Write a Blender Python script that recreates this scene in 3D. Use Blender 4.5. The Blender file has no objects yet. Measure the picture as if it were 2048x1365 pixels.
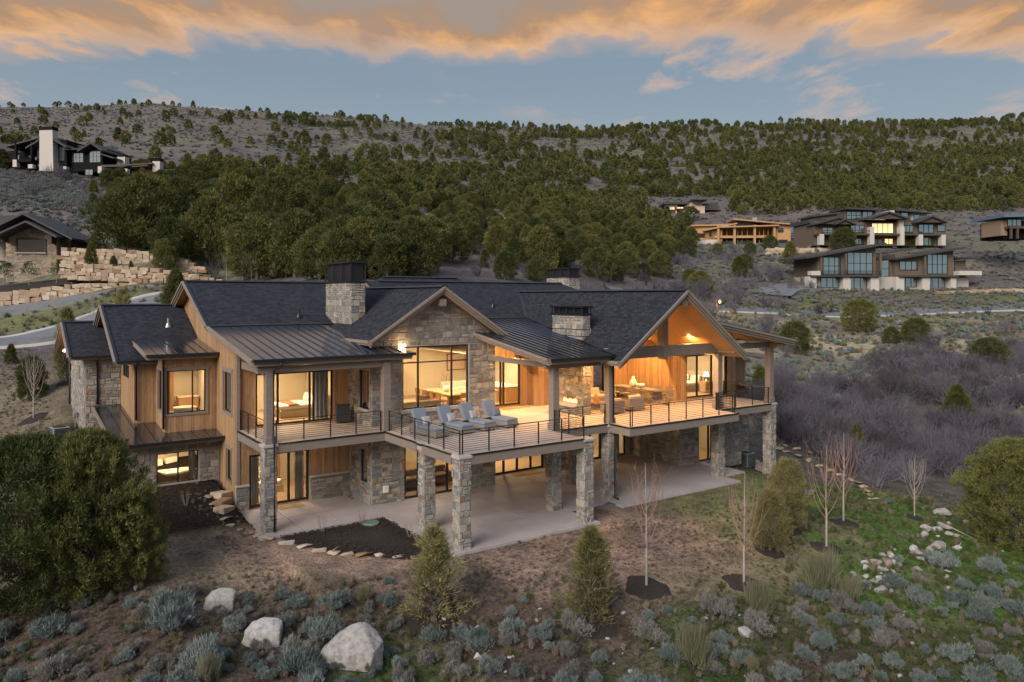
import bpy, bmesh, math, random
import numpy as np
from mathutils import Vector, Matrix, noise
rng = random.Random(11); nr = np.random.RandomState(5)
SC = bpy.context.scene
COL = SC.collection
# ------------------------------------------------------------------ camera
F, YH, CX = 1520.0, 593.0, 1024.0            # focal length and horizon in photograph pixels
TH = math.atan2(2186, 1520)
RT = (math.sin(TH), -math.cos(TH)); FW = (math.cos(TH), math.sin(TH))   # camera right / forward in the house frame
CAM = (-15.31, -25.65, 10.0)
cd = bpy.data.cameras.new('camera'); cam = bpy.data.objects.new('camera', cd); COL.objects.link(cam)
cam.location = CAM; cam.rotation_euler = (math.pi/2, 0, -math.atan2(FW[0], FW[1]))
cd.sensor_width = 36; cd.lens = F/2048*36; cd.shift_y = -(682.5-YH)/2048; cd.clip_start = .3; cd.clip_end = 6000
SC.camera = cam
SC.render.resolution_x, SC.render.resolution_y = 1024, 682
SC.render.engine = 'CYCLES'
cy = SC.cycles; cy.use_denoising = True; cy.max_bounces = 7; cy.diffuse_bounces = 3; cy.glossy_bounces = 3
cy.transmission_bounces = 4; cy.transparent_max_bounces = 12; cy.caustics_reflective = False; cy.caustics_refractive = False
cy.sample_clamp_indirect = 4.0
SC.view_settings.view_transform = 'Standard'; SC.view_settings.look = 'None'
SC.view_settings.exposure = 0.5; SC.view_settings.gamma = 1.0
# ------------------------------------------------------------------ sky
W = bpy.data.worlds.new('World'); SC.world = W; W.use_nodes = True
W.cycles.sampling_method = 'MANUAL'; W.cycles.sample_map_resolution = 512
nt = W.node_tree; nt.nodes.clear()
def N(tree, t, **k):
    n = tree.nodes.new(t)
    for a, v in k.items():
        if a.startswith('i_'):
            key = a[2:]; n.inputs[int(key) if key.isdigit() else key].default_value = v
        else: setattr(n, a, v)
    return n
def M(tree, op, a, b=None, c=None, clamp=False):
    n = tree.nodes.new('ShaderNodeMath'); n.operation = op; n.use_clamp = clamp
    for i, v in enumerate((a, b, c)):
        if v is None: continue
        if isinstance(v, (int, float)): n.inputs[i].default_value = v
        else: tree.links.new(v, n.inputs[i])
    return n.outputs[0]
def MIX(tree, f, a, b, mode='MIX'):
    n = tree.nodes.new('ShaderNodeMixRGB'); n.blend_type = mode
    for i, v in enumerate((f, a, b)):
        if isinstance(v, (int, float)): n.inputs[i].default_value = v
        elif isinstance(v, tuple): n.inputs[i].default_value = (*v[:3], 1)
        else: tree.links.new(v, n.inputs[i])
    return n.outputs[0]
def RAMP(tree, f, stops, interp='LINEAR'):
    n = tree.nodes.new('ShaderNodeValToRGB'); cr = n.color_ramp; cr.interpolation = interp
    while len(cr.elements) < len(stops): cr.elements.new(.5)
    for e, (p, c) in zip(cr.elements, stops): e.position = p; e.color = (*c[:3], 1)
    if not isinstance(f, (int, float)): tree.links.new(f, n.inputs[0])
    return n.outputs[0]
L = nt.links.new
tc = N(nt, 'ShaderNodeTexCoord'); sep = N(nt, 'ShaderNodeSeparateXYZ'); L(tc.outputs['Generated'], sep.inputs[0])
dx, dy, dz = sep.outputs
def dot2(v): return M(nt, 'ADD', M(nt, 'MULTIPLY', dx, v[0]), M(nt, 'MULTIPLY', dy, v[1]))
zc = M(nt, 'MAXIMUM', dz, .03)
q = M(nt, 'DIVIDE', dot2(FW), zc); r = M(nt, 'DIVIDE', dot2(RT), zc)
def cnoise(sr, sq, off, detail=5, rough=.55, dist=.0):
    cb = N(nt, 'ShaderNodeCombineXYZ', i_Z=off); L(M(nt, 'MULTIPLY', r, sr), cb.inputs[0]); L(M(nt, 'MULTIPLY', q, sq), cb.inputs[1])
    n = N(nt, 'ShaderNodeTexNoise', i_Scale=1.0, i_Detail=detail, i_Roughness=rough, i_Distortion=dist); L(cb.outputs[0], n.inputs['Vector'])
    return n.outputs['Fac']
n1 = cnoise(1.0, .55, 3.1, 4, .58, .15); n2 = cnoise(2.6, 1.4, 8.4, 5, .6, .2); n3 = cnoise(.55, .3, 21.5, 1, .5)
# a bank of cloud overhead whose far edge lies at q ~ 3.25, ragged by noise
edge = M(nt, 'ADD', M(nt, 'MULTIPLY', M(nt, 'SUBTRACT', n1, .5), 1.55), M(nt, 'MULTIPLY', M(nt, 'SUBTRACT', n2, .5), .6))
absq = M(nt, 'ABSOLUTE', q)
tilt = M(nt, 'MULTIPLY', r, .05)
dens = M(nt, 'ADD', M(nt, 'MULTIPLY', M(nt, 'SUBTRACT', M(nt, 'ADD', 3.16, tilt), absq), .95), edge)
mask = M(nt, 'MULTIPLY', M(nt, 'ADD', dens, .08), 2.0, clamp=True)
# detached wisps further out
wn = M(nt, 'SUBTRACT', n2, .54); ww = M(nt, 'MULTIPLY', M(nt, 'MULTIPLY', wn, 6.0, clamp=True), M(nt, 'MULTIPLY', M(nt, 'SUBTRACT', 5.0, absq), .9, clamp=True))
ww = M(nt, 'MULTIPLY', ww, M(nt, 'MULTIPLY', M(nt, 'SUBTRACT', n3, .43), 6.0, clamp=True))
sky = N(nt, 'ShaderNodeTexSky'); sky.sky_type = 'NISHITA'; sky.sun_disc = False
SUN_DIR = Vector((-.80, -.38, .52)).normalized()
sky.sun_elevation = math.radians(6); sky.sun_rotation = math.atan2(SUN_DIR.x, SUN_DIR.y); sky.dust_density = 1.5; sky.ozone_density = 2.0
elev = M(nt, 'MAXIMUM', dz, 0.0)
grad = RAMP(nt, elev, [(0, (.35, .385, .415)), (.13, (.285, .33, .37)), (.28, (.205, .26, .32)), (1, (.15, .22, .35))])
base = MIX(nt, .25, grad, MIX(nt, 1.0, sky.outputs[0], (.07, .07, .07), 'MULTIPLY'))
ccol = RAMP(nt, M(nt, 'MULTIPLY', M(nt, 'ADD', dens, M(nt, 'MULTIPLY', M(nt, 'SUBTRACT', n2, .5), 1.5)), 1.1, clamp=True),
            [(0, (.52, .33, .22)), (.16, (.76, .385, .125)), (.40, (.52, .285, .13)), (.66, (.33, .205, .13)), (.85, (.28, .205, .155)), (1, (.265, .215, .185))])
c1 = MIX(nt, M(nt, 'MULTIPLY', ww, .75), base, (.50, .34, .26))
ccol = MIX(nt, M(nt, 'MULTIPLY', M(nt, 'SUBTRACT', 2.45, absq), .9, clamp=True), ccol, (.20, .255, .37))   # no afterglow on the clouds overhead
c2 = MIX(nt, mask, c1, ccol)
below = M(nt, 'LESS_THAN', dz, -.01)
c3 = MIX(nt, below, c2, (.07, .065, .06))
bg = N(nt, 'ShaderNodeBackground', i_Strength=1.0); L(c3, bg.inputs[0])
wo = N(nt, 'ShaderNodeOutputWorld'); L(bg.outputs[0], wo.inputs[0])
# ------------------------------------------------------------------ sun (afterglow from the left)
sl = bpy.data.lights.new('sun', 'SUN'); sl.energy = 2.7; sl.angle = math.radians(38); sl.color = (1, .915, .83)
so = bpy.data.objects.new('sun', sl); COL.objects.link(so)
so.rotation_euler = (-SUN_DIR).to_track_quat('-Z', 'Y').to_euler(); so.location = (-30, -10, 40)
# ------------------------------------------------------------------ helpers
def ray(px, py):
    a = (px-CX)/F
    return (a*RT[0]+FW[0], a*RT[1]+FW[1], -(py-YH)/F)
def at(px, py, d):
    v = ray(px, py); return Vector((CAM[0]+d*v[0], CAM[1]+d*v[1], CAM[2]+d*v[2]))
def camco(x, y):
    dx, dy = x-CAM[0], y-CAM[1]
    return dx*RT[0]+dy*RT[1], dx*FW[0]+dy*FW[1]
def pix(x, y, z):
    a, d = camco(x, y); return CX+F*a/d, YH-F*(z-CAM[2])/d
def tag(o, label=None, cat=None, group=None, kind=None):
    if label: o['label'] = label
    if cat: o['category'] = cat
    if group: o['group'] = group
    if kind: o['kind'] = kind
    return o
def link(o, parent=None):
    COL.objects.link(o)
    if parent is not None: o.parent = parent
    return o
def thing(name, label, cat, loc=(0, 0, 0), rz=0, group=None, scale=None):
    o = bpy.data.objects.new(name, None); link(o); o.location = loc; o.rotation_euler = (0, 0, rz); o.empty_display_size = .3
    if scale is not None: o.scale = scale if hasattr(scale, '__len__') else (scale,)*3
    return tag(o, label, cat, group)
class MB:
    """collects geometry; build() links it as one mesh object"""
    def __init__(s): s.v = []; s.f = []; s.m = []; s.uv = []
    def poly(s, pts, m=0, uv=None):
        b = len(s.v); s.v += [tuple(p) for p in pts]; s.f.append(tuple(range(b, b+len(pts)))); s.m.append(m); s.uv.append(uv)
    def box(s, x0, x1, y0, y1, z0, z1, m=0, skip=''):
        b = len(s.v)
        s.v += [(x0,y0,z0),(x1,y0,z0),(x1,y1,z0),(x0,y1,z0),(x0,y0,z1),(x1,y0,z1),(x1,y1,z1),(x0,y1,z1)]
        for k, f in (('b',(0,3,2,1)),('t',(4,5,6,7)),('f',(0,1,5,4)),('r',(1,2,6,5)),('k',(2,3,7,6)),('l',(3,0,4,7))):
            if k not in skip: s.f.append(tuple(b+i for i in f)); s.m.append(m); s.uv.append(None)
        return s
    def rbox(s, c, sx, sy, sz, rz=0, rx=0, ry=0, m=0):
        mt = Matrix.Translation(c) @ Matrix.Rotation(rz, 4, 'Z') @ Matrix.Rotation(ry, 4, 'Y') @ Matrix.Rotation(rx, 4, 'X')
        b = len(s.v); h = (sx/2, sy/2, sz/2)
        for p in ((-1,-1,-1),(1,-1,-1),(1,1,-1),(-1,1,-1),(-1,-1,1),(1,-1,1),(1,1,1),(-1,1,1)):
            s.v.append(tuple(mt @ Vector((p[0]*h[0], p[1]*h[1], p[2]*h[2]))))
        for f in ((0,3,2,1),(4,5,6,7),(0,1,5,4),(1,2,6,5),(2,3,7,6),(3,0,4,7)):
            s.f.append(tuple(b+i for i in f)); s.m.append(m); s.uv.append(None)
        return s
    def bar(s, p0, p1, w, h, up=(0, 0, 1), m=0):
        """box from p0 to p1; h along up, w across, p0/p1 at the box's centre line"""
        p0, p1, up = Vector(p0), Vector(p1), Vector(up); d = (p1-p0).normalized(); a = d.cross(up)
        if a.length < 1e-4: a = d.cross(Vector((1, 0, 0)))
        a.normalize(); u = a.cross(d).normalized(); b = len(s.v)
        for p in (p0, p1):
            for x, y in ((-1,-1),(1,-1),(1,1),(-1,1)): s.v.append(tuple(p+a*(x*w/2)+u*(y*h/2)))
        for f in ((0,1,2,3),(7,6,5,4),(0,4,5,1),(1,5,6,2),(2,6,7,3),(3,7,4,0)):
            s.f.append(tuple(b+i for i in f)); s.m.append(m); s.uv.append(None)
        return s
    def tube(s, pts, rads, n=8, m=0, cap=True):
        pts = [Vector(p) for p in pts]
        if not hasattr(rads, '__len__'): rads = [rads]*len(pts)
        b = len(s.v); k = len(pts)
        for i, p in enumerate(pts):
            d = (pts[min(i+1, k-1)]-pts[max(i-1, 0)]).normalized(); a = d.cross(Vector((0, 0, 1)))
            if a.length < 1e-3: a = Vector((1, 0, 0))
            a.normalize(); u = d.cross(a)
            for j in range(n):
                t = 2*math.pi*j/n; s.v.append(tuple(p+a*(rads[i]*math.cos(t))+u*(rads[i]*math.sin(t))))
        for i in range(k-1):
            for j in range(n):
                s.f.append((b+i*n+j, b+i*n+(j+1) % n, b+(i+1)*n+(j+1) % n, b+(i+1)*n+j)); s.m.append(m); s.uv.append(None)
        if cap:
            s.f.append(tuple(b+j for j in reversed(range(n)))); s.m.append(m); s.uv.append(None)
            s.f.append(tuple(b+(k-1)*n+j for j in range(n))); s.m.append(m); s.uv.append(None)
        return s
    def lathe(s, c, prof, n=16, m=0):
        b = len(s.v)
        for r_, z in prof:
            for j in range(n):
                t = 2*math.pi*j/n; s.v.append((c[0]+r_*math.cos(t), c[1]+r_*math.sin(t), c[2]+z))
        for i in range(len(prof)-1):
            for j in range(n):
                s.f.append((b+i*n+j, b+i*n+(j+1) % n, b+(i+1)*n+(j+1) % n, b+(i+1)*n+j)); s.m.append(m); s.uv.append(None)
        s.f.append(tuple(b+j for j in reversed(range(n)))); s.m.append(m); s.uv.append(None)
        s.f.append(tuple(b+(len(prof)-1)*n+j for j in range(n))); s.m.append(m); s.uv.append(None)
        return s
    def prism(s, poly, ext, m=0, msides=None):
        """poly: list of 3D points (counter-clockwise seen from outside), extruded by vector ext"""
        e = Vector(ext); n = len(poly); P0 = [Vector(p) for p in poly]
        s.poly(P0, m); s.poly([p+e for p in reversed(P0)], m if msides is None else msides)
        for i in range(n):
            a, b = P0[i], P0[(i+1) % n]; s.poly([b, a, a+e, b+e], m if msides is None else msides)
        return s
    def mesh(s, name, mats, smooth=False):
        me = bpy.data.meshes.new(name); me.from_pydata(s.v, [], s.f)
        for mt in (mats if isinstance(mats, (list, tuple)) else [mats]): me.materials.append(mt)
        if any(s.m): me.polygons.foreach_set('material_index', s.m)
        if any(u is not None for u in s.uv):
            ul = me.uv_layers.new(name='UVMap'); k = 0
            for f, u in zip(s.f, s.uv):
                for i in range(len(f)):
                    if u: ul.data[k].uv = u[i]
                    k += 1
        if smooth: me.polygons.foreach_set('use_smooth', [True]*len(me.polygons))
        me.update(); return me
    def build(s, name, mats, parent=None, smooth=False, bevel=0, loc=None):
        o = bpy.data.objects.new(name, s.mesh(name, mats, smooth)); link(o, parent)
        if loc is not None: o.location = loc
        elif parent is not None and parent.type == 'EMPTY' and parent.get('world_frame'): o.location = -parent.location
        if bevel:
            b = o.modifiers.new('bevel', 'BEVEL'); b.width = bevel; b.segments = 2; b.limit_method = 'ANGLE'
        return o
def wthing(name, label, cat, loc, group=None):
    """a thing whose parts are modelled in house coordinates"""
    o = thing(name, label, cat, loc, 0, group); o['world_frame'] = 1; return o
def part(o, name, mb, mats, **k): return mb.build(name, mats, o, **k)
def copy_tree(o, loc, rz=0, scale=None, label=None, group=None):
    c = o.copy(); COL.objects.link(c); c.location = loc; c.rotation_euler = (0, 0, rz)
    if scale is not None: c.scale = scale if hasattr(scale, '__len__') else (scale,)*3
    if label: c['label'] = label
    if group: c['group'] = group
    for ch in o.children:
        k = ch.copy(); COL.objects.link(k); k.parent = c
        for g in ch.children:
            h = g.copy(); COL.objects.link(h); h.parent = k
    return c
def np_mesh(name, V, T, mats, attr=None):
    """fast mesh from numpy arrays: V (n,3) vertices, T (m,3) triangles"""
    V = np.ascontiguousarray(V, dtype=np.float32); T = np.ascontiguousarray(T, dtype=np.int32)
    me = bpy.data.meshes.new(name); me.vertices.add(len(V)); me.vertices.foreach_set('co', V.ravel())
    me.loops.add(T.size); me.loops.foreach_set('vertex_index', T.ravel())
    me.polygons.add(len(T)); me.polygons.foreach_set('loop_start', np.arange(0, T.size, 3, dtype=np.int32))
    me.polygons.foreach_set('loop_total', np.full(len(T), 3, dtype=np.int32))
    me.update(calc_edges=True)
    if attr:
        for k, a in attr.items():
            at_ = me.attributes.new(k, 'FLOAT', 'POINT'); at_.data.foreach_set('value', np.asarray(a, dtype=np.float32))
    for m in (mats if isinstance(mats, (list, tuple)) else [mats]): me.materials.append(m)
    return me
# ------------------------------------------------------------------ materials
def newmat(name):
    m = bpy.data.materials.new(name); m.use_nodes = True; t = m.node_tree; b = t.nodes['Principled BSDF']; return m, t, b
def setc(t, sock, v):
    if isinstance(v, tuple): sock.default_value = (*v[:3], 1)
    elif isinstance(v, (int, float)): sock.default_value = v
    else: t.links.new(v, sock)
def coords(t, kind='Object'): return N(t, 'ShaderNodeTexCoord').outputs[kind]
def tnoise(t, scale, detail=4, rough=.55, vec=None, stretch=None, dist=0):
    n = N(t, 'ShaderNodeTexNoise', i_Scale=scale, i_Detail=detail, i_Roughness=rough, i_Distortion=dist)
    v = vec if vec is not None else coords(t)
    if stretch:
        mp = N(t, 'ShaderNodeMapping'); mp.inputs['Scale'].default_value = stretch; t.links.new(v, mp.inputs[0]); v = mp.outputs[0]
    t.links.new(v, n.inputs['Vector']); return n.outputs['Fac']
def bump(t, b, h, dist=.02, strength=.6):
    n = N(t, 'ShaderNodeBump', i_Strength=strength, i_Distance=dist); t.links.new(h, n.inputs['Height']); t.links.new(n.outputs[0], b.inputs['Normal'])
def simple(name, c1, c2=None, rough=.7, scale=3.0, stretch=None, bmp=0, bscale=20, metal=0, spec=.5, coat=0):
    m, t, b = newmat(name); b.inputs['Roughness'].default_value = rough; b.inputs['Metallic'].default_value = metal
    b.inputs['Specular IOR Level'].default_value = spec; b.inputs['Coat Weight'].default_value = coat
    if c2 is None: setc(t, b.inputs['Base Color'], c1)
    else:
        f = RAMP(t, tnoise(t, scale, 5, .6, None, stretch), [(.3, c1), (.7, c2)]); setc(t, b.inputs['Base Color'], f)
    if bmp: bump(t, b, tnoise(t, bscale, 4, .6, None, stretch), bmp)
    return m
def islandrand(t):
    g = N(t, 'ShaderNodeNewGeometry'); o = N(t, 'ShaderNodeObjectInfo')
    return M(t, 'FRACT', M(t, 'ADD', g.outputs['Random Per Island'], o.outputs['Random']))
def stonemat(name, stops, bscale=9, lo=.62, hi=1.35, sc=3.5):
    m, t, b = newmat(name); rnd = islandrand(t); c = RAMP(t, rnd, stops, 'CONSTANT')
    n = tnoise(t, sc, 6, .7, N(t, 'ShaderNodeNewGeometry').outputs['Position'])
    c = MIX(t, 1.0, c, RAMP(t, n, [(.25, (lo, lo, lo*1.02)), (.5, (1, 1, 1)), (.78, (hi, hi*.95, hi*.88))]), 'MULTIPLY')
    setc(t, b.inputs['Base Color'], c); b.inputs['Roughness'].default_value = .9; b.inputs['Specular IOR Level'].default_value = .25
    bump(t, b, tnoise(t, bscale, 6, .7, N(t, 'ShaderNodeNewGeometry').outputs['Position']), .04, .8); return m
m_stone = stonemat('ledge_stone', [(0, (.31, .275, .235)), (.12, (.23, .225, .215)), (.26, (.37, .33, .275)), (.40, (.185, .185, .185)), (.53, (.275, .255, .225)), (.65, (.34, .315, .28)), (.76, (.215, .215, .21)), (.86, (.20, .15, .118)), (.91, (.30, .19, .12)), (.94, (.41, .36, .30))])
m_boulder = stonemat('sandstone_block', [(0, (.37, .28, .20)), (.2, (.43, .345, .255)), (.4, (.31, .215, .145)), (.55, (.46, .375, .285)), (.72, (.35, .26, .18)), (.85, (.27, .165, .10)), (.93, (.44, .385, .33))], 4)
m_rock = stonemat('granite', [(0, (.30, .285, .27)), (.3, (.37, .355, .34)), (.55, (.27, .25, .23)), (.8, (.42, .40, .38)), (.93, (.27, .21, .17))], 5, .38, 1.4, 5.5)
m_whitestone = simple('pale_stone', (.44, .41, .37), (.57, .53, .48), .9, 6, None, .03, 14)
m_mortar = simple('mortar', (.33, .30, .265), (.40, .365, .32), .95, 9, None, .01, 30)
m_cap = simple('cap_stone', (.36, .335, .31), (.46, .43, .395), .85, 5, None, .012, 18)
def woodmat(name, stops, board=.14, rough=.6, vertical=True, gap=.035, spec=.35):
    m, t, b = newmat(name); g = N(t, 'ShaderNodeNewGeometry'); sp = N(t, 'ShaderNodeSeparateXYZ'); t.links.new(g.outputs['Position'], sp.inputs[0])
    s = M(t, 'ADD', sp.outputs[0], sp.outputs[1]) if vertical else sp.outputs[1]
    u = M(t, 'DIVIDE', s, board); idx = M(t, 'FLOOR', u); fr = M(t, 'FRACT', u)
    wn = N(t, 'ShaderNodeTexWhiteNoise', noise_dimensions='1D'); t.links.new(idx, wn.inputs['W'])
    cb = N(t, 'ShaderNodeCombineXYZ'); t.links.new(M(t, 'MULTIPLY', s, 14.0), cb.inputs[0])
    lon = sp.outputs[2] if vertical else sp.outputs[0]
    t.links.new(M(t, 'ADD', M(t, 'MULTIPLY', lon, 1.6), M(t, 'MULTIPLY', wn.outputs[0], 40.0)), cb.inputs[1])
    gr = N(t, 'ShaderNodeTexNoise', i_Scale=1.0, i_Detail=5, i_Roughness=.62, i_Distortion=.6); t.links.new(cb.outputs[0], gr.inputs['Vector'])
    f = M(t, 'ADD', M(t, 'MULTIPLY', gr.outputs['Fac'], .62), M(t, 'MULTIPLY', wn.outputs[0], .42))
    c = RAMP(t, f, stops)
    cb2 = N(t, 'ShaderNodeCombineXYZ'); t.links.new(u, cb2.inputs[0]); t.links.new(M(t, 'ADD', M(t, 'MULTIPLY', lon, 2.2), M(t, 'MULTIPLY', wn.outputs[0], 9.0)), cb2.inputs[1])
    vo = N(t, 'ShaderNodeTexVoronoi', i_Scale=1.0); t.links.new(cb2.outputs[0], vo.inputs['Vector'])
    knot = M(t, 'LESS_THAN', vo.outputs['Distance'], .09)
    c = MIX(t, M(t, 'MULTIPLY', knot, .55), c, (stops[0][1][0]*.5, stops[0][1][1]*.45, stops[0][1][2]*.4))
    ed = M(t, 'LESS_THAN', M(t, 'MINIMUM', fr, M(t, 'SUBTRACT', 1.0, fr)), gap)
    c = MIX(t, M(t, 'MULTIPLY', ed, .6), c, tuple(v*.35 for v in stops[0][1]))
    setc(t, b.inputs['Base Color'], c); b.inputs['Roughness'].default_value = rough; b.inputs['Specular IOR Level'].default_value = spec
    bump(t, b, M(t, 'SUBTRACT', M(t, 'MULTIPLY', gr.outputs['Fac'], .3), ed), .012, .7); return m
m_cedar = woodmat('cedar_boards', [(.18, (.20, .112, .056)), (.42, (.36, .215, .112)), (.62, (.45, .285, .155)), (.85, (.29, .165, .082))])
m_soffit = woodmat('soffit_boards', [(.2, (.38, .205, .075)), (.5, (.47, .265, .105)), (.85, (.40, .22, .085))], .12, .55, False)
m_trim = simple('taupe_timber', (.20, .162, .135), (.255, .21, .175), .65, 2.5, (1, 1, 6), .006, 25)
m_fascia = simple('fascia_board', (.225, .18, .145), (.29, .235, .19), .6, 2.0, (2, 2, 8), .004, 25)
def shingle():
    m, t, b = newmat('asphalt_shingle'); uv = N(t, 'ShaderNodeUVMap').outputs[0]
    br = N(t, 'ShaderNodeTexBrick', i_Scale=1.0); br.offset = .37; br.inputs['Brick Width'].default_value = .26; br.inputs['Row Height'].default_value = .145
    br.inputs['Mortar Size'].default_value = .012; br.inputs['Mortar Smooth'].default_value = .4
    br.inputs['Color1'].default_value = (.011, .012, .017, 1); br.inputs['Color2'].default_value = (.037, .038, .050, 1); br.inputs['Mortar'].default_value = (.009, .009, .011, 1)
    t.links.new(uv, br.inputs['Vector'])
    n = tnoise(t, 1.6, 6, .7, uv); n2 = tnoise(t, 60, 3, .7, uv)
    c = MIX(t, 1.0, br.outputs['Color'], RAMP(t, n, [(.3, (.85, .86, .9)), (.7, (1.15, 1.13, 1.12))]), 'MULTIPLY')
    c = MIX(t, .5, c, RAMP(t, n2, [(.3, (.5, .5, .5)), (.7, (1.5, 1.5, 1.5))]), 'MULTIPLY')
    setc(t, b.inputs['Base Color'], c); b.inputs['Roughness'].default_value = .8; b.inputs['Specular IOR Level'].default_value = .35
    # each row laps the one below: saw-tooth height along the slope
    sp = N(t, 'ShaderNodeSeparateXYZ'); t.links.new(uv, sp.inputs[0])
    saw = M(t, 'FRACT', M(t, 'DIVIDE', sp.outputs[1], .145))
    bump(t, b, M(t, 'ADD', M(t, 'SUBTRACT', 1.0, saw), M(t, 'MULTIPLY', br.outputs['Fac'], -.6)), .03, .9); return m
m_shingle = shingle()
m_metalroof = simple('sky_sheen_metal_roof', (.165, .185, .225), (.19, .21, .25), .14, 1.2, None, .0015, 2, .9, .6)  # blue in the base colour stands in for the cool sheen of reflected sky
m_black = simple('black_metal', (.012, .012, .013), None, .42, spec=.5)
m_bronze = simple('dark_bronze', (.035, .03, .028), (.05, .043, .038), .5, 4, metal=.4)
m_galv = simple('galvanised_metal', (.45, .45, .46), (.55, .55, .56), .35, 5, metal=.8)
def glassmat(name, tint=(1, 1, 1), rough=.01, refl=1.0):
    m, t, b = newmat(name); t.nodes.remove(b); out = t.nodes['Material Output']
    tr = N(t, 'ShaderNodeBsdfTransparent'); tr.inputs[0].default_value = (*tint, 1)
    gl = N(t, 'ShaderNodeBsdfGlossy', i_Roughness=rough); fr = N(t, 'ShaderNodeFresnel', i_IOR=1.5)
    mx = N(t, 'ShaderNodeMixShader'); t.links.new(M(t, 'MULTIPLY', fr.outputs[0], refl), mx.inputs[0]); t.links.new(tr.outputs[0], mx.inputs[1]); t.links.new(gl.outputs[0], mx.inputs[2])
    t.links.new(mx.outputs[0], out.inputs[0]); return m
m_glass = glassmat('window_glass', (.96, .97, .96))
m_mirror = simple('reflective_glazing', (.34, .43, .45), None, .03, metal=.85)
def emis(name, c, s):
    m, t, b = newmat(name); b.inputs['Base Color'].default_value = (*c, 1); b.inputs['Emission Color'].default_value = (*c, 1); b.inputs['Emission Strength'].default_value = s; return m
m_bulb = emis('lamp_glow', (1, .66, .30), 16)
m_street = emis('street_lamp_glow', (1, .52, .22), 5)
m_litpane = emis('lit_room', (1, .66, .33), .8)
def concrete():
    m, t, b = newmat('broom_concrete'); p = N(t, 'ShaderNodeNewGeometry').outputs['Position']
    a = tnoise(t, .5, 5, .6, p); c = RAMP(t, a, [(.3, (.36, .318, .31)), (.55, (.43, .383, .375)), (.75, (.49, .44, .43))])
    s = tnoise(t, 2.7, 6, .7, p); c = MIX(t, RAMP(t, s, [(.62, (0, 0, 0)), (.78, (.5, .5, .5))]), c, (.30, .26, .245))
    c = MIX(t, .35, c, RAMP(t, tnoise(t, 70, 2, .6, p), [(.3, (.3, .3, .3)), (.7, (1, 1, 1))]), 'MULTIPLY')
    setc(t, b.inputs['Base Color'], c); b.inputs['Roughness'].default_value = .75; bump(t, b, tnoise(t, 40, 4, .6, p), .01, .4); return m
m_conc = concrete()
m_deck = simple('deck_tile', (.37, .315, .28), (.43, .37, .33), .7, 1.5, None, .004, 30)
m_asphalt = simple('asphalt', (.13, .135, .145), (.18, .185, .195), .85, 1.2, None, .01, 40)
m_kerb = simple('kerb_concrete', (.42, .41, .40), (.50, .49, .47), .85, 2)
m_mulch = simple('bark_mulch', (.010, .008, .007), (.050, .035, .027), .95, 26, None, .10, 24)
m_wallin = simple('cream_plaster', (.62, .57, .48), (.66, .61, .52), .9, 1)
m_ceil = simple('white_ceiling', (.75, .71, .63), None, .9)
m_oak = woodmat('oak_floor', [(.2, (.42, .32, .21)), (.5, (.50, .39, .27)), (.85, (.46, .35, .235))], .2, .45, False, .02)
m_oakdoor = simple('oak_door', (.40, .235, .10), (.48, .29, .13), .5, 2, (6, 6, 1))
m_walnut = simple('walnut', (.17, .09, .045), (.24, .135, .07), .5, 3, (1, 6, 1))
m_tabletop = simple('light_oak', (.48, .34, .20), (.55, .40, .25), .5, 2, (1, 8, 1))
def fabric(name, c, s=180): return simple(name, tuple(v*.88 for v in c), tuple(min(1, v*1.1) for v in c), .95, s, None, .002, s, spec=.15)
m_bluefab = fabric('blue_grey_fabric', (.20, .235, .285)); m_greyfab = fabric('grey_fabric', (.36, .345, .345)); m_dkblue = fabric('slate_fabric', (.175, .175, .235))
m_white = fabric('white_linen', (.72, .70, .66)); m_sand = fabric('sand_fabric', (.48, .41, .32)); m_taupe = fabric('taupe_fabric', (.25, .20, .165)); m_throw = fabric('brown_throw', (.20, .115, .065), 60)
m_wicker = simple('grey_wicker', (.17, .15, .135), (.27, .245, .22), .8, 60, (1, 1, 6), .006, 90)
m_ceram = simple('white_ceramic', (.78, .74, .68), None, .45)
m_curtain = fabric('curtain', (.55, .52, .47), 40)
m_mat = simple('coir_mat', (.28, .19, .085), (.36, .25, .12), .95, 90, None, .006, 120)
m_terra = simple('terracotta', (.42, .19, .08), (.48, .23, .10), .7, 6)
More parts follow.
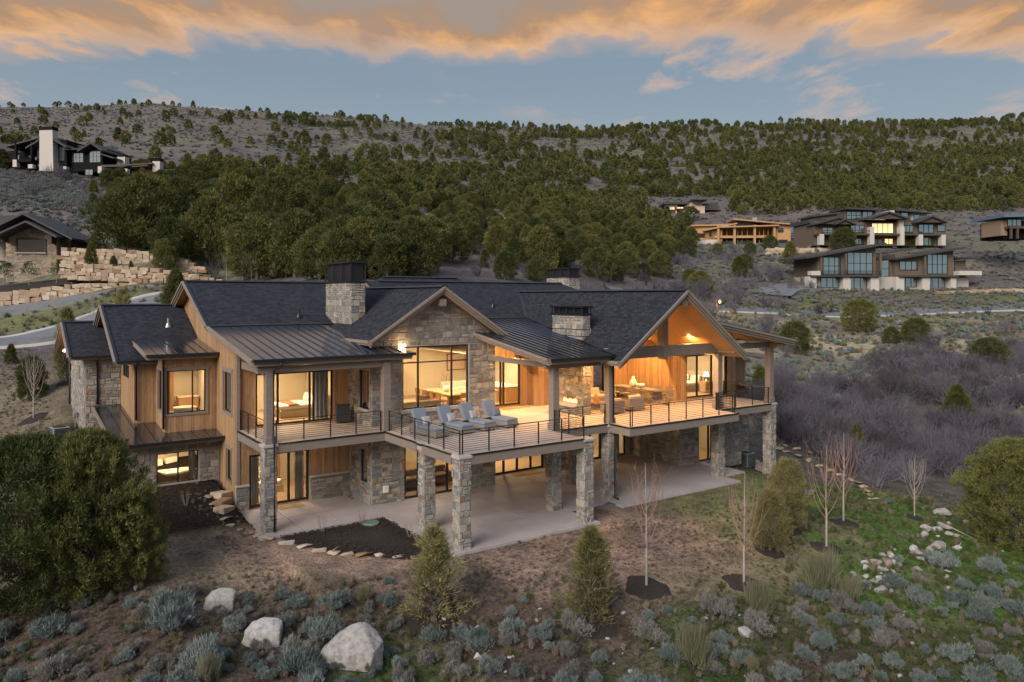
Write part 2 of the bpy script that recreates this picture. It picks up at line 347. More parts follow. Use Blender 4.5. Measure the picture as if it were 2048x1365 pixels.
# ------------------------------------------------------------------ terrain
COLS = {
 -500: [(3,-3),(22,-1.8),(36,1.2),(49,2.2),(64,5.5),(78,6.2),(88,8.9),(100,12),(140,27.8),(210,45),(300,70),(700,184),(900,150),(1600,60)],
 0: [(3,-2.6),(22,-1.6),(28,-1.0),(36,.9),(49,2.2),(62,5.4),(80,6.1),(91.5,9.0),(100,12),(140,27.8),(210,44.5),(300,70),(700,184),(900,150),(1600,60)],
 300: [(3,-2.6),(22,-1.4),(29,-.6),(36,.1),(48,1.7),(62,5.6),(80,11.0),(91.6,11.4),(98.6,16),(112,19),(160,30),(260,55),(700,189),(900,155),(1600,60)],
 450: [(3,-2.6),(22,-1.4),(29,-.6),(36,0),(48,.5),(62,5.2),(76,10.6),(91.5,11.1),(98.5,13.0),(112,16.5),(160,30),(260,55),(690,180),(900,150),(1600,60)],
 700: [(3,-2.6),(22,-1.35),(28,-.5),(34,-.1),(45,-.1),(58,3.5),(72,10.8),(90,13),(130,20),(200,35),(350,73),(650,163),(850,130),(1600,50)],
 1024: [(3,-2.6),(22,-1.3),(28,-.25),(31,-.05),(50,-.2),(62,4),(78,10),(110,14),(160,23.5),(250,40),(400,76),(650,156),(850,125),(1600,50)],
 1400: [(3,-2.8),(22,-1.4),(28,-.6),(36,-.15),(46,-.5),(60,-.5),(80,1.5),(110,5.5),(123,6.3),(145,9.6),(180,16.3),(220,24.3),(300,42),(420,74),(700,170),(900,140),(1600,60)],
 1700: [(3,-2.8),(22,-1.7),(28,-1.2),(35,-.7),(42,-1.0),(50,-2.2),(62,-2),(80,.2),(100,2),(125,5.3),(138,6.5),(158,9.6),(172,11.4),(200,21.6),(300,42),(420,71),(700,172),(900,140),(1600,60)],
 2048: [(3,-2.8),(22,-1.9),(30,-2.0),(40,-2.4),(50,-2.7),(60,-1.8),(80,.7),(100,3),(125,5.6),(138,7.0),(158,9.9),(172,11.4),(200,20),(300,40),(420,71),(700,175),(900,140),(1600,60)],
 2600: [(3,-2.8),(22,-1.9),(30,-2.0),(40,-2.4),(50,-2.7),(60,-1.8),(80,.7),(100,3),(125,5.6),(138,7.0),(158,9.9),(172,11.4),(200,20),(300,40),(420,71),(700,178),(900,140),(1600,60)]}
LD = np.linspace(math.log(3), math.log(1600), 360)
_kx = np.array(sorted(COLS)); _kt = (_kx-CX)/F
_tab = np.array([np.interp(np.exp(LD), *zip(*COLS[k])) for k in _kx])
_ker = np.exp(-np.linspace(-2, 2, 9)**2); _ker /= _ker.sum()
_tab = np.array([np.convolve(np.pad(rw, 4, 'edge'), _ker, 'valid') for rw in _tab])
TG = np.linspace(_kt[0], _kt[-1], 160)
def _catmull(t):
    i = int(np.clip(np.searchsorted(_kt, t)-1, 0, len(_kt)-2)); u = (t-_kt[i])/(_kt[i+1]-_kt[i]); u = u*u*(3-2*u)*.5+u*.5
    return _tab[i]*(1-u)+_tab[i+1]*u
TAB = np.array([_catmull(t) for t in TG])
def _sm(x): x = np.clip(x, 0, 1); return x*x*(3-2*x)
def vnoise(x, y, s):
    """cheap smooth value noise on arrays"""
    x = np.asarray(x)/s; y = np.asarray(y)/s; xi = np.floor(x); yi = np.floor(y); fx = _sm(x-xi); fy = _sm(y-yi)
    def h(a, b): v = np.sin(a*127.1+b*311.7)*43758.5453; return v-np.floor(v)
    return (h(xi,yi)*(1-fx)+h(xi+1,yi)*fx)*(1-fy)+(h(xi,yi+1)*(1-fx)+h(xi+1,yi+1)*fx)*fy
ZL = np.array([(-12,-1.5),(-5,-.95),(0,-.6),(4,-.3),(6,-.1),(10,.35),(13.85,.9),(21.4,2.05),(28,3.2),(36,4.6),(46,6)])
def rdist(x, y, x0, x1, y0, y1): return np.hypot(np.maximum(np.maximum(x0-x, x-x1), 0), np.maximum(np.maximum(y0-y, y-y1), 0))
def gz(x, y):
    x = np.asarray(x, dtype=float); y = np.asarray(y, dtype=float)
    a = (x-CAM[0])*RT[0]+(y-CAM[1])*RT[1]; d = np.maximum((x-CAM[0])*FW[0]+(y-CAM[1])*FW[1], 3.0)
    t = np.clip(a/d, TG[0], TG[-1]); ft = (t-TG[0])/(TG[1]-TG[0]); it = np.clip(ft.astype(int), 0, len(TG)-2); ft = ft-it
    ld = np.clip(np.log(d), LD[0], LD[-1]-1e-6); fd = (ld-LD[0])/(LD[1]-LD[0]); id_ = np.clip(fd.astype(int), 0, len(LD)-2); fd = fd-id_
    z = (TAB[it,id_]*(1-ft)+TAB[it+1,id_]*ft)*(1-fd)+(TAB[it,id_+1]*(1-ft)+TAB[it+1,id_+1]*ft)*fd
    amp = np.clip((d-70)/200, 0, 1)
    z = z+(vnoise(x, y, 45)-.5)*5*amp+(vnoise(x+9, y, 16)-.5)*1.6*amp+(vnoise(x, y+7, 2.3)-.5)*.14+(vnoise(x+3, y, .8)-.5)*.05
    wl = _sm((x+16)/6)*_sm((46-y)/8)*(x < -5.75)*_sm((y+10)/8); z = z*(1-wl)+np.interp(y, ZL[:,0], ZL[:,1])*wl
    w = 1-_sm(rdist(x, y, -5.75, 20.8, -.35, 27)/2.6)*(x > -5.75)-1.0*(x <= -5.75); w = np.clip(w, 0, 1); z = z*(1-w)-.10*w
    w = np.clip(1-rdist(x, y, 20.8, 27, 5.0, 25)/2.0, 0, 1)*(x > 20.7); z = z*(1-w)+np.minimum(z, -.3)*w
    return z
def gzf(x, y): return float(gz(np.array([x]), np.array([y]))[0])
def ground(px, py, d0=14., d1=900.):
    """the point of the terrain seen at a photograph pixel"""
    d = d0; v = ray(px, py); st = None
    while d < d1:
        x, y, z = CAM[0]+d*v[0], CAM[1]+d*v[1], CAM[2]+d*v[2]
        if z < gzf(x, y):
            lo, hi = d-(st or 1), d
            for _ in range(12):
                m = (lo+hi)/2
                if CAM[2]+m*v[2] < gzf(CAM[0]+m*v[0], CAM[1]+m*v[1]): hi = m
                else: lo = m
            x, y = CAM[0]+hi*v[0], CAM[1]+hi*v[1]; return Vector((x, y, gzf(x, y))), hi
        st = max(.4, d*.012); d += st
    x, y = CAM[0]+d1*v[0], CAM[1]+d1*v[1]; return Vector((x, y, gzf(x, y))), d1
# ground sheet
ts = np.concatenate([np.linspace(-3.2, -.95, 26)[:-1], np.linspace(-.95, .95, 430), np.linspace(.95, 3.2, 26)[1:]])
ds = np.concatenate([np.exp(np.linspace(math.log(3), math.log(18), 30))[:-1], np.exp(np.linspace(math.log(18), math.log(70), 200))[:-1], np.exp(np.linspace(math.log(70), math.log(1590), 190))])
TT, DD = np.meshgrid(ts, ds); GX = CAM[0]+DD*FW[0]+TT*DD*RT[0]; GY = CAM[1]+DD*FW[1]+TT*DD*RT[1]; GZ = gz(GX, GY)
PX = CX+F*TT; PY = YH-F*(GZ-CAM[2])/DD
def blend(c, k, w): w = np.clip(w, 0, 1)[..., None]; return c*(1-w)+np.array(k)*w
nA = vnoise(GX, GY, 6.); nB = vnoise(GX+31, GY, 1.7); nC = vnoise(GX, GY+77, 28.)
C = np.zeros(GX.shape+(3,))+np.array((.145, .122, .122))
C = blend(C, (.14, .142, .10), _sm((nC-.45)*4)*.8); C = blend(C, (.175, .155, .125), _sm((nA-.6)*4)*.6)
C = blend(C, (.34, .235, .20), _sm((PX-800)/30)*_sm((1055-PX)/30)*_sm((PY-426)/5)*_sm((450-PY)/5))
rt = _sm((PX-1330)/90)
C = blend(C, (.145, .16, .07), rt*_sm((PY-575)/20)*_sm((DD-100)/30)*(DD < 175)*_sm(nA*2-.3))
C = blend(C, (.33, .285, .205), rt*_sm((DD-74)/14)*_sm((134-DD)/12)*(.35+.65*_sm((nA-.35)*4)))
C = blend(C, (.12, .105, .09), rt*_sm((DD-40)/8)*_sm((80-DD)/14))
nearb = _sm((62-DD)/8)*(1-rt)
C = blend(C, (.155, .13, .10), nearb)                                            # yards round the house
C = blend(C, (.135, .15, .07), _sm((330-PX)/60)*_sm((DD-72)/8)*_sm((97-DD)/8)*.9)   # bank above the street
lawn = _sm((GX+9)/4)*_sm((DD-24.2-nB*1.2)/2.0)*_sm((31-GX)/5)*_sm((DD < 47)*1.0)
C = blend(C, (.25, .178, .145), lawn); C = blend(C, (.13, .105, .08), lawn*_sm((nB-.5)*3.5)*.75); C = blend(C, (.10, .105, .045), lawn*_sm((nA-.62)*6)*.6)
grn = lawn*_sm((PX-1330+160*(nA-.5))/300); C = blend(C, (.085, .145, .034), grn*(.5+.5*_sm((nB-.2)*3)))
C = blend(C, (.17, .135, .105), lawn*_sm((PX-1480)/80)*_sm((1640-PX)/90)*_sm((DD-31)/3)*_sm((nB-.35)*3)*.8)
fore = _sm((27.2-DD+nB*1.5)/2.5)
C = blend(C, (.085, .064, .054), fore); C = blend(C, (.055, .085, .028), fore*_sm((nA-.5+(PX-900)/1800)*3)*.85)
C = blend(C, (.13, .105, .08), fore*_sm((nB-.66)*6)*.5)
C = blend(C, (.018, .013, .011), _sm((GX+13.2)/1.2)*(GX < -5.7)*_sm((GY-8.2+nB)/1.0)*_sm((27-GY)/3))   # bark mulch beds along the left wing
nrow, ncol = GX.shape
V = np.stack([GX, GY, GZ], -1).reshape(-1, 3); I = np.arange(nrow*ncol).reshape(nrow, ncol)
T = np.concatenate([np.stack([I[:-1,:-1], I[:-1,1:], I[1:,1:]], -1).reshape(-1, 3), np.stack([I[:-1,:-1], I[1:,1:], I[1:,:-1]], -1).reshape(-1, 3)])
def groundmat():
    m, t, b = newmat('ground_cover'); a = N(t, 'ShaderNodeAttribute', attribute_name='col'); p = N(t, 'ShaderNodeNewGeometry').outputs['Position']
    f1 = tnoise(t, .9, 4, .7, p); f2 = tnoise(t, 7, 3, .7, p); f3 = tnoise(t, 38, 1, .7, p); f4 = tnoise(t, .11, 3, .65, p)
    c = MIX(t, 1.0, a.outputs['Color'], RAMP(t, f1, [(.28, (.55, .56, .55)), (.5, (1, 1, 1)), (.72, (1.45, 1.40, 1.34))]), 'MULTIPLY')
    c = MIX(t, 1.0, c, RAMP(t, f2, [(.28, (.45, .45, .46)), (.5, (1, 1, 1)), (.75, (1.6, 1.52, 1.42))]), 'MULTIPLY')
    c = MIX(t, 1.0, c, RAMP(t, f3, [(.3, (.55, .55, .55)), (.7, (1.4, 1.4, 1.35))]), 'MULTIPLY')
    c = MIX(t, 1.0, c, RAMP(t, f4, [(.3, (.75, .76, .82)), (.7, (1.25, 1.22, 1.12))]), 'MULTIPLY')
    setc(t, b.inputs['Base Color'], c); b.inputs['Roughness'].default_value = .95; b.inputs['Specular IOR Level'].default_value = .1
    bump(t, b, f2, .12, .8); return m
m_ground = groundmat()
gme = np_mesh('ground', V, T, m_ground)
ca = gme.color_attributes.new('col', 'FLOAT_COLOR', 'POINT'); ca.data.foreach_set('color', np.concatenate([C.reshape(-1, 3), np.ones((V.shape[0], 1))], 1).astype(np.float32).ravel())
gme.polygons.foreach_set('use_smooth', np.ones(len(T), dtype=bool))
go = bpy.data.objects.new('ground', gme); link(go); tag(go, kind='structure')
# draped strips: streets, drives
def strip(name, pts, w, mat, off=.05, label=None, thick=.0, step=1.0, side=0.0):
    P = []; pts = [Vector(p[:2]) for p in pts]
    for a, b in zip(pts[:-1], pts[1:]):
        n = max(1, int((b-a).length/step))
        P += [a+(b-a)*(i/n) for i in range(n)]
    P.append(pts[-1]); mb = MB(); prev = None
    for i, p in enumerate(P):
        d = (P[min(i+1, len(P)-1)]-P[max(i-1, 0)]).normalized(); nrm = Vector((-d.y, d.x)); c = p+nrm*side
        cur = []
        for k in range(5):
            e = c+nrm*(w/2-w*k/4); cur.append(Vector((e.x, e.y, gzf(e.x, e.y)+off)))
        m_ = sum(v.z for v in cur)/5
        for v in cur: v.z = max(v.z, v.z*.3+m_*.7)
        if prev:
            for k in range(4): mb.poly([prev[k], prev[k+1], cur[k+1], cur[k]])
            if thick:
                dn = Vector((0, 0, thick)); mb.poly([prev[4], prev[4]-dn, cur[4]-dn, cur[4]]); mb.poly([prev[0]-dn, prev[0], cur[0], cur[0]-dn])
        prev = cur
    return mb.build(name, mat)
def gpts(l): return [ground(*p)[0] for p in l]
rp = [at(px, 0, d) for px, d in ((1250, 118), (1400, 126), (1560, 130), (1760, 134), (2060, 138), (2400, 142))]
tag(strip('road', rp, 6.5, m_asphalt, .06, thick=.6, side=3.4), kind='structure')
tag(strip('kerb', rp, .55, m_kerb, .20, thick=.8), kind='structure')
rl = [at(px, 0, d) for px, d in ((-700, 66), (-300, 67), (-60, 68.5), (130, 70), (330, 73))]
tag(strip('street', rl, 9.0, m_asphalt, .10, thick=1.2), kind='structure')
tag(strip('kerb', rl, .45, m_kerb, .22, thick=.8, side=4.7), kind='structure'); tag(strip('kerb', rl, .45, m_kerb, .22, thick=.8, side=-4.7), kind='structure')
dv = [at(px, 0, d) for px, d in ((-500, 88), (-100, 88), (60, 88), (190, 87), (290, 85.5), (345, 84), (362, 86), (340, 88)) ]
tag(strip('driveway', dv, 4.2, m_asphalt, .16, thick=1.5), kind='structure')
dv = [at(px, 0, d) for px, d in ((1545, 150), (1560, 156), (1590, 162), (1630, 164))]
tag(strip('driveway', dv, 7, m_asphalt, .25, thick=2), kind='structure')
RINGS = []
# ------------------------------------------------------------------ plant templates
def leafmat(name, c1, c2, c3, trans=.25):
    m, t, b = newmat(name); a = N(t, 'ShaderNodeAttribute', attribute_name='tone'); o = N(t, 'ShaderNodeObjectInfo')
    f = M(t, 'ADD', M(t, 'MULTIPLY', a.outputs['Fac'], .58), M(t, 'MULTIPLY', o.outputs['Random'], .42))
    c = RAMP(t, f, [(.1, c1), (.5, c2), (.9, c3)]); setc(t, b.inputs['Base Color'], c); b.inputs['Roughness'].default_value = .75; b.inputs['Specular IOR Level'].default_value = .15
    out = t.nodes['Material Output']; tl = N(t, 'ShaderNodeBsdfTranslucent'); t.links.new(c, tl.inputs[0]); mx = N(t, 'ShaderNodeMixShader', i_0=trans)
    t.links.new(b.outputs[0], mx.inputs[1]); t.links.new(tl.outputs[0], mx.inputs[2]); t.links.new(mx.outputs[0], out.inputs[0]); return m
m_jun = leafmat('juniper_foliage', (.040, .053, .021), (.098, .110, .036), (.205, .192, .062))
m_junn = leafmat('near_juniper_foliage', (.046, .064, .024), (.105, .122, .041), (.215, .208, .068))
m_pin = leafmat('pinyon_needles', (.13, .125, .05), (.22, .20, .085), (.33, .29, .13))
m_sage = leafmat('sage_leaves', (.11, .14, .135), (.195, .235, .22), (.31, .35, .32))
m_sagey = leafmat('rabbitbrush_leaves', (.15, .16, .09), (.24, .235, .15), (.33, .30, .21))
m_sagem = leafmat('dry_sage', (.16, .155, .14), (.235, .225, .205), (.31, .30, .27))
m_grn = leafmat('green_leaves', (.045, .075, .025), (.075, .115, .038), (.11, .15, .055))
m_grass = leafmat('grass_blades', (.05, .085, .02), (.10, .125, .045), (.24, .20, .12))
m_dryg = leafmat('dry_grass_blades', (.13, .105, .08), (.25, .205, .165), (.36, .31, .25))
m_bark = simple('juniper_bark', (.09, .072, .058), (.16, .135, .115), .95, 6, (1, 1, .2), .03, 12)
m_pale = simple('aspen_bark', (.24, .205, .18), (.40, .36, .32), .85, 14, None, .01, 15)
m_pinkt = simple('twig_bark', (.25, .135, .105), (.34, .22, .18), .85, 5)
def twigmat():
    m, t, b = newmat('scrub_oak_twigs'); o = N(t, 'ShaderNodeObjectInfo'); n = tnoise(t, 2.5, 2)
    c = RAMP(t, M(t, 'ADD', M(t, 'MULTIPLY', o.outputs['Random'], .6), M(t, 'MULTIPLY', n, .4)), [(.15, (.06, .05, .05)), (.4, (.115, .102, .12)), (.65, (.18, .168, .20)), (.9, (.15, .12, .105))]); setc(t, b.inputs['Base Color'], c); b.inputs['Roughness'].default_value = .95; b.inputs['Specular IOR Level'].default_value = .1; return m
m_oakt = twigmat()
def leaves(cen, dirs, tone, per, spread, ln, wd, droop=.0, rs=None, upb=.25):
    """triangular leaf sprays scattered round clump centres, pointing along the clump's direction"""
    rs = rs or nr; n = len(cen)*per; c = np.repeat(cen, per, 0); d = np.repeat(dirs, per, 0); tn = np.repeat(tone, per)
    off = rs.normal(size=(n, 3)); off /= np.linalg.norm(off, axis=1, keepdims=True)+1e-9; sp = np.repeat(np.broadcast_to(spread, len(cen)), per)
    c = c+off*(sp*rs.rand(n)**.45)[:, None]
    v = d*.8+off*.55+rs.normal(size=(n, 3))*.35; v[:, 2] += upb; v /= np.linalg.norm(v, axis=1, keepdims=True)
    s = np.cross(v, rs.normal(size=(n, 3))); s /= np.linalg.norm(s, axis=1, keepdims=True)+1e-9
    l = ln*(.6+.8*rs.rand(n)); w = wd*(.6+.8*rs.rand(n))
    a = c-s*(w/2)[:, None]; b = c+s*(w/2)[:, None]; e = c+v*l[:, None]; e[:, 2] -= droop*l
    V = np.stack([a, b, e], 1).reshape(-1, 3); T = np.arange(3*n).reshape(-1, 3)
    tv = np.clip(tn+rs.normal(size=n)*.10, 0, 1); return V, T, np.repeat(tv, 3)
def crown_pts(n, h, R, prof, rs, inner=.55, lump=.45, base=.06):
    """clump centres in a lumpy crown volume"""
    u = rs.rand(n)**.85; z = base+u*(1-base); th = rs.rand(n)*2*np.pi
    ns_ = 130 if n > 1000 else 55; seeds = rs.rand(ns_, 2)*np.array([2*np.pi, 1]); sr = rs.rand(ns_)
    dth = np.abs((th[:, None]-seeds[None, :, 0]+np.pi) % (2*np.pi)-np.pi); dd = (dth*.9)**2+((z[:, None]-seeds[None, :, 1])*3.2)**2
    k = dd.argmin(1); near = np.exp(-dd.min(1)*(16.0 if n > 1000 else 7.0))
    rr = prof(z)*(1-lump+lump*(.55*sr[k]+.75*near)); f = inner+(1-inner)*rs.rand(n)**.5
    x = np.cos(th)*rr*f*R; y = np.sin(th)*rr*f*R
    cen = np.stack([x, y, z*h], -1); dr = np.stack([np.cos(th)*.8, np.sin(th)*.8, .35+.5*z], -1); dr /= np.linalg.norm(dr, axis=1, keepdims=True)
    tone = np.clip(.25+.4*sr[k]+.25*rs.rand(n), 0, 1)
    return cen, dr, tone
P_round = lambda z: np.sqrt(np.clip(np.sin(np.pi*np.clip(z*.86+.13, 0, 1)), 0, 1))
P_cone = lambda z: np.clip((1.02-z), 0, 1)**.62*np.clip(.55+z*3.5, 0, 1)
P_egg = lambda z: np.sqrt(np.clip(1-((z-.36)/.66)**2, 0, 1))
def tubemesh(segs, n=4):
    """segs: array-like of (p0,p1,r0,r1)"""
    p0 = np.array([s[0] for s in segs], float); p1 = np.array([s[1] for s in segs], float); r0 = np.array([s[2] for s in segs]); r1 = np.array([s[3] for s in segs])
    d = p1-p0; d /= np.linalg.norm(d, axis=1, keepdims=True)+1e-9; up = np.where(np.abs(d[:, 2:3]) > .9, [[1., 0, 0]], [[0, 0, 1.]]); a = np.cross(d, up); a /= np.linalg.norm(a, axis=1, keepdims=True); b = np.cross(d, a)
    an = np.arange(n)*2*np.pi/n; ring = lambda p, r_: p[:, None]+(a[:, None]*np.cos(an)[None, :, None]+b[:, None]*np.sin(an)[None, :, None])*r_[:, None, None]
    V = np.concatenate([ring(p0, r0), ring(p1, r1)], 1).reshape(-1, 3); T = []
    for j in range(n):
        k = (j+1) % n; T += [(j, k, n+k), (j, n+k, n+j)]
    T = (np.array(T)[None]+(np.arange(len(segs))*2*n)[:, None, None]).reshape(-1, 3); return V, T
def branch(p, d, ln, r_, depth, rs, out, nb=3, spread=.6, up=.1, taper=.62, seg=3, lnf=.66):
    p = np.array(p, float); d = np.array(d, float); pts = [p]
    for i in range(seg):
        d = d+rs.normal(size=3)*.10*spread+np.array([0, 0, up*.25]); d /= np.linalg.norm(d)
        q_ = p+d*ln/seg; ra = r_*(1-(1-taper)*i/seg); rb = r_*(1-(1-taper)*(i+1)/seg); out.append((p, q_, ra, rb)); p = q_; pts.append((p, d.copy(), rb))
    if depth > 0:
        for k in range(nb):
            b = pts[1+min(seg-1, int((k+.7)/nb*seg))]; e = b[1]+rs.normal(size=3)*spread; e[2] += up; e /= np.linalg.norm(e)
            branch(b[0], e, ln*lnf*(.75+.5*rs.rand()), b[2]*.72, depth-1, rs, out, nb, spread, up, taper, max(2, seg-1), lnf)
def juniper_parts(seed, nclump, per, ln, wd, prof, h=1.0, R=.5, spread=.055, mat=None, inner=.55, limbs=9, base=.06, lump=.45):
    """unit-height juniper: returns (crown mesh, trunk mesh)"""
    rs = np.random.RandomState(seed); cen, dr, tone = crown_pts(nclump, h, R, prof, rs, inner, lump, base)
    V, T_, tv = leaves(cen, dr, tone, per, spread, ln, wd, 0, rs)
    cm = np_mesh('crown', V, T_, mat or m_jun, {'tone': tv}); out = []
    out.append(((0, 0, -.04), (0, 0, .30*h), .035, .022))
    for k in range(limbs):
        th = rs.rand()*6.28; z = .06+.3*rs.rand(); branch((0, 0, z), (math.cos(th)*.8, math.sin(th)*.8, .7), .33*R/.5, .009, 1, rs, out, 3, .6, .2)
    Vt, Tt = tubemesh(out, 5); return cm, np_mesh('trunk', Vt, Tt, m_bark)
PROFS = (P_round, P_egg, P_cone, P_round, P_egg, P_round)
MID = [juniper_parts(40+i, 460, 19, .050, .020, PROFS[i], 1, (.50, .44, .40, .56, .40, .48)[i], .062, m_jun) for i in range(6)]
FAR = [juniper_parts(60+i, 90, 7, .15, .085, PROFS[i], 1, (.52, .46, .42, .58)[i], .09, m_jun, limbs=3) for i in range(4)]
NEARJ = [juniper_parts(80+i, 1700, 32, .026, .0088, (P_round, P_egg, P_cone)[i], 1, (.56, .47, .40)[i], .034, m_junn, .35, 22, .06, .58) for i in range(3)]
def tree(name, label, cat, loc, h, tmpl, group=None, rz=None, sx=1.0):
    t = thing(name, label, cat, loc, rng.random()*6.28 if rz is None else rz, group, (h*sx, h*sx, h))
    for nm, me in zip(('crown', 'trunk'), tmpl):
        o = bpy.data.objects.new(nm, me); link(o, t)
    return t
def sage_mesh(seed, mat, n=300, per=9, ln=.115, wd=.022, upb=.55, R=.62, twigs=34, subs=7, hgt=.55):
    """irregular low bush: several sub-domes of leaf sprays over a tangle of woody stems"""
    rs = np.random.RandomState(seed); k = rs.randint(0, subs, n); sa = rs.rand(subs)*6.28; sr = R*.62*rs.rand(subs)**.6; sx, sy = np.cos(sa)*sr, np.sin(sa)*sr; srad = R*(.26+.26*rs.rand(subs)); sh = hgt*(.5+.6*rs.rand(subs)); st = rs.rand(subs)
    th = rs.rand(n)*6.28; ph = rs.rand(n)**.6
    cen = np.stack([sx[k]+np.cos(th)*srad[k]*ph, sy[k]+np.sin(th)*srad[k]*ph, sh[k]*(.30+.70*np.sqrt(np.clip(1-ph**2, 0, 1)))*(.55+.45*rs.rand(n))], -1)
    d = np.stack([np.cos(th)*.7*ph, np.sin(th)*.7*ph, np.full(n, .8)], -1); tone = np.clip(.15+.45*st[k]+.35*rs.rand(n), 0, 1)
    V, T_, tv = leaves(cen, d, tone, per, .06, ln, wd, 0, rs, upb); out = []
    for q_ in range(twigs):
        j = rs.randint(subs); out.append(((rs.normal()*.05, rs.normal()*.05, -.03), (sx[j]+rs.normal()*srad[j]*.6, sy[j]+rs.normal()*srad[j]*.6, sh[j]*(.5+.55*rs.rand())), .013, .005))
    if not out: return np_mesh('sagebrush', V, T_, mat, {'tone': tv})
    Vt, Tt = tubemesh(out, 3); nV = len(V)
    me = np_mesh('sagebrush', np.concatenate([V, Vt]), np.concatenate([T_, Tt+nV]), [mat, m_oakt], {'tone': np.concatenate([tv, np.zeros(len(Vt))])})
    mi = np.zeros(len(T_)+len(Tt), dtype=np.int32); mi[len(T_):] = 1; me.polygons.foreach_set('material_index', mi); return me
SAGE = [sage_mesh(100+i, (m_sage, m_sage, m_sagem, m_sage, m_sage, m_sagem)[i], hgt=(.55, .7, .5, .62, .45, .6)[i]) for i in range(6)]
RABB = [sage_mesh(120, m_sagey, 120, 14, .36, .014, 1.3, .45, 14), sage_mesh(121, m_grass, 90, 16, .30, .018, 1.3, .40, 0)]
SAGEF = [sage_mesh(130+i, (m_sage, m_sagem, m_sagey)[i], 54, 6, .26, .12, .5, .62, 0) for i in range(3)]
def shrub_mesh(seed, stems=26, depth=3, mat=None, ln=.42, up=.25, spread=.55, r_=.014, nb=3, n=3):
    rs = np.random.RandomState(seed); out = []
    for k in range(stems):
        a = rs.rand()*6.28; t = .15+.75*rs.rand(); branch((math.cos(a)*.12*rs.rand(), math.sin(a)*.12*rs.rand(), -.03), (math.cos(a)*t, math.sin(a)*t, 1), ln, r_, depth, rs, out, nb, spread, up, .6, 2, .68)
    V, T_ = tubemesh(out, n); return np_mesh('twigs', V, T_, mat or m_oakt)
OAK = [shrub_mesh(140+i, 16, 3, None, .40, .22, .62, .019) for i in range(3)]
OAKF = [shrub_mesh(150+i, 12, 2, None, .5, .25, .6, .022) for i in range(3)]
def sapling_parts(seed, n=17, bare=m_pale, tips=m_pinkt):
    """young bare tree, unit height: trunk plus upswept branches"""
    rs = np.random.RandomState(seed); tr = [((0, 0, -.02), (0, 0, .30), .0115, .0100), ((0, 0, .30), (.006, .004, .62), .0100, .006), ((.006, .004, .62), (0, .01, .98), .006, .0015)]; out = []
    for k in range(n):
        z = .27+.45*k/n; a = k*2.4+rs.rand(); ln = (.60-.42*k/n)
        p = np.array([0, 0, z]); d = np.array([math.cos(a)*.75, math.sin(a)*.75, .62]); r_ = .0046
        for s in range(6):
            d = d*np.array([.80, .80, 1])+np.array([0, 0, .20]); d /= np.linalg.norm(d); q_ = p+d*ln/6; out.append((p, q_, r_, r_*.78)); r_ *= .78
            if s > 0:
                e = d+rs.normal(size=3)*.28; e /= np.linalg.norm(e); out.append((q_, q_+e*ln*.25*(.5+rs.rand()), r_*.7, .0012)); pass
            p = q_
    A = tubemesh(tr, 7); B = tubemesh(out, 4); return np_mesh('trunk', *A, bare), np_mesh('branches', *B, tips)
SAP = [sapling_parts(170+i, 13+2*i, m_pale, (m_pinkt, m_pinkt, m_pale)[i]) for i in range(3)]
def rock_mesh(seed, mat, n=22, flat=.7, bev=.05, cuts=0):
    rs = np.random.RandomState(seed); bm = bmesh.new()
    for k in range(n):
        v = rs.normal(size=3); v /= np.linalg.norm(v); v *= .5*(.82+.3*rs.rand()); bm.verts.new((v[0], v[1]*.85, v[2]*flat))
    g = bmesh.ops.convex_hull(bm, input=bm.verts)
    bmesh.ops.delete(bm, geom=[v for v in bm.verts if not v.link_faces], context='VERTS')
    bmesh.ops.bevel(bm, geom=list(bm.edges), offset=bev, segments=2, affect='EDGES', profile=.6)
    for v in bm.verts: v.co += Vector(noise.noise_vector(v.co*3.1+Vector((seed, 0, 0))))*.022
    me = bpy.data.meshes.new('boulder'); bm.to_mesh(me); bm.free(); me.materials.append(mat); return me
ROCKS = [rock_mesh(200+i, m_rock, (11, 14, 16, 12, 18)[i], (.62, .75, .55, .8, .66)[i]) for i in range(5)]
BLOCKS = [rock_mesh(220+i, m_boulder, 12, .62, .035) for i in range(6)]
def hull_mesh(name, pts, mat, bev=.02):
    bm = bmesh.new()
    for p in pts: bm.verts.new(p)
    bmesh.ops.convex_hull(bm, input=bm.verts); bmesh.ops.delete(bm, geom=[v for v in bm.verts if not v.link_faces], context='VERTS'); bmesh.ops.bevel(bm, geom=list(bm.edges), offset=bev*.6, segments=1, affect='EDGES')
    bmesh.ops.triangulate(bm, faces=bm.faces[:])
    for _ in range(3): bmesh.ops.subdivide_edges(bm, edges=[e for e in bm.edges if e.calc_length() > .07], cuts=1); bmesh.ops.triangulate(bm, faces=[f for f in bm.faces if len(f.verts) > 3])
    for v in bm.verts: v.co += Vector(noise.noise_vector(v.co*4.0))*.03+Vector(noise.noise_vector(v.co*11.0))*.012
    me = bpy.data.meshes.new(name); bm.to_mesh(me); bm.free(); me.materials.append(mat); return me
BIGROCK = hull_mesh('boulder', [(-.5,-.15,-.1),(-.45,.25,-.1),(.45,.3,-.1),(.5,-.1,-.1),(.3,-.38,-.1),(-.2,-.36,-.1),(-.44,-.14,.14),(-.2,-.3,.2),(.5,.0,.33),(.40,-.30,.30),(.10,-.36,.24),(.12,.04,.70),(.20,.10,.68),(-.15,.10,.48),(.36,.15,.50)], m_rock)
MEDROCK = hull_mesh('boulder', [(-.5,-.1,-.1),(-.4,.3,-.1),(.45,.3,-.1),(.48,-.2,-.1),(0,-.4,-.1),(-.42,-.1,.3),(-.1,-.35,.35),(.45,-.2,.35),(.3,.1,.62),(-.1,.1,.60),(.42,.2,.55),(-.35,.2,.45)], m_rock, .04)
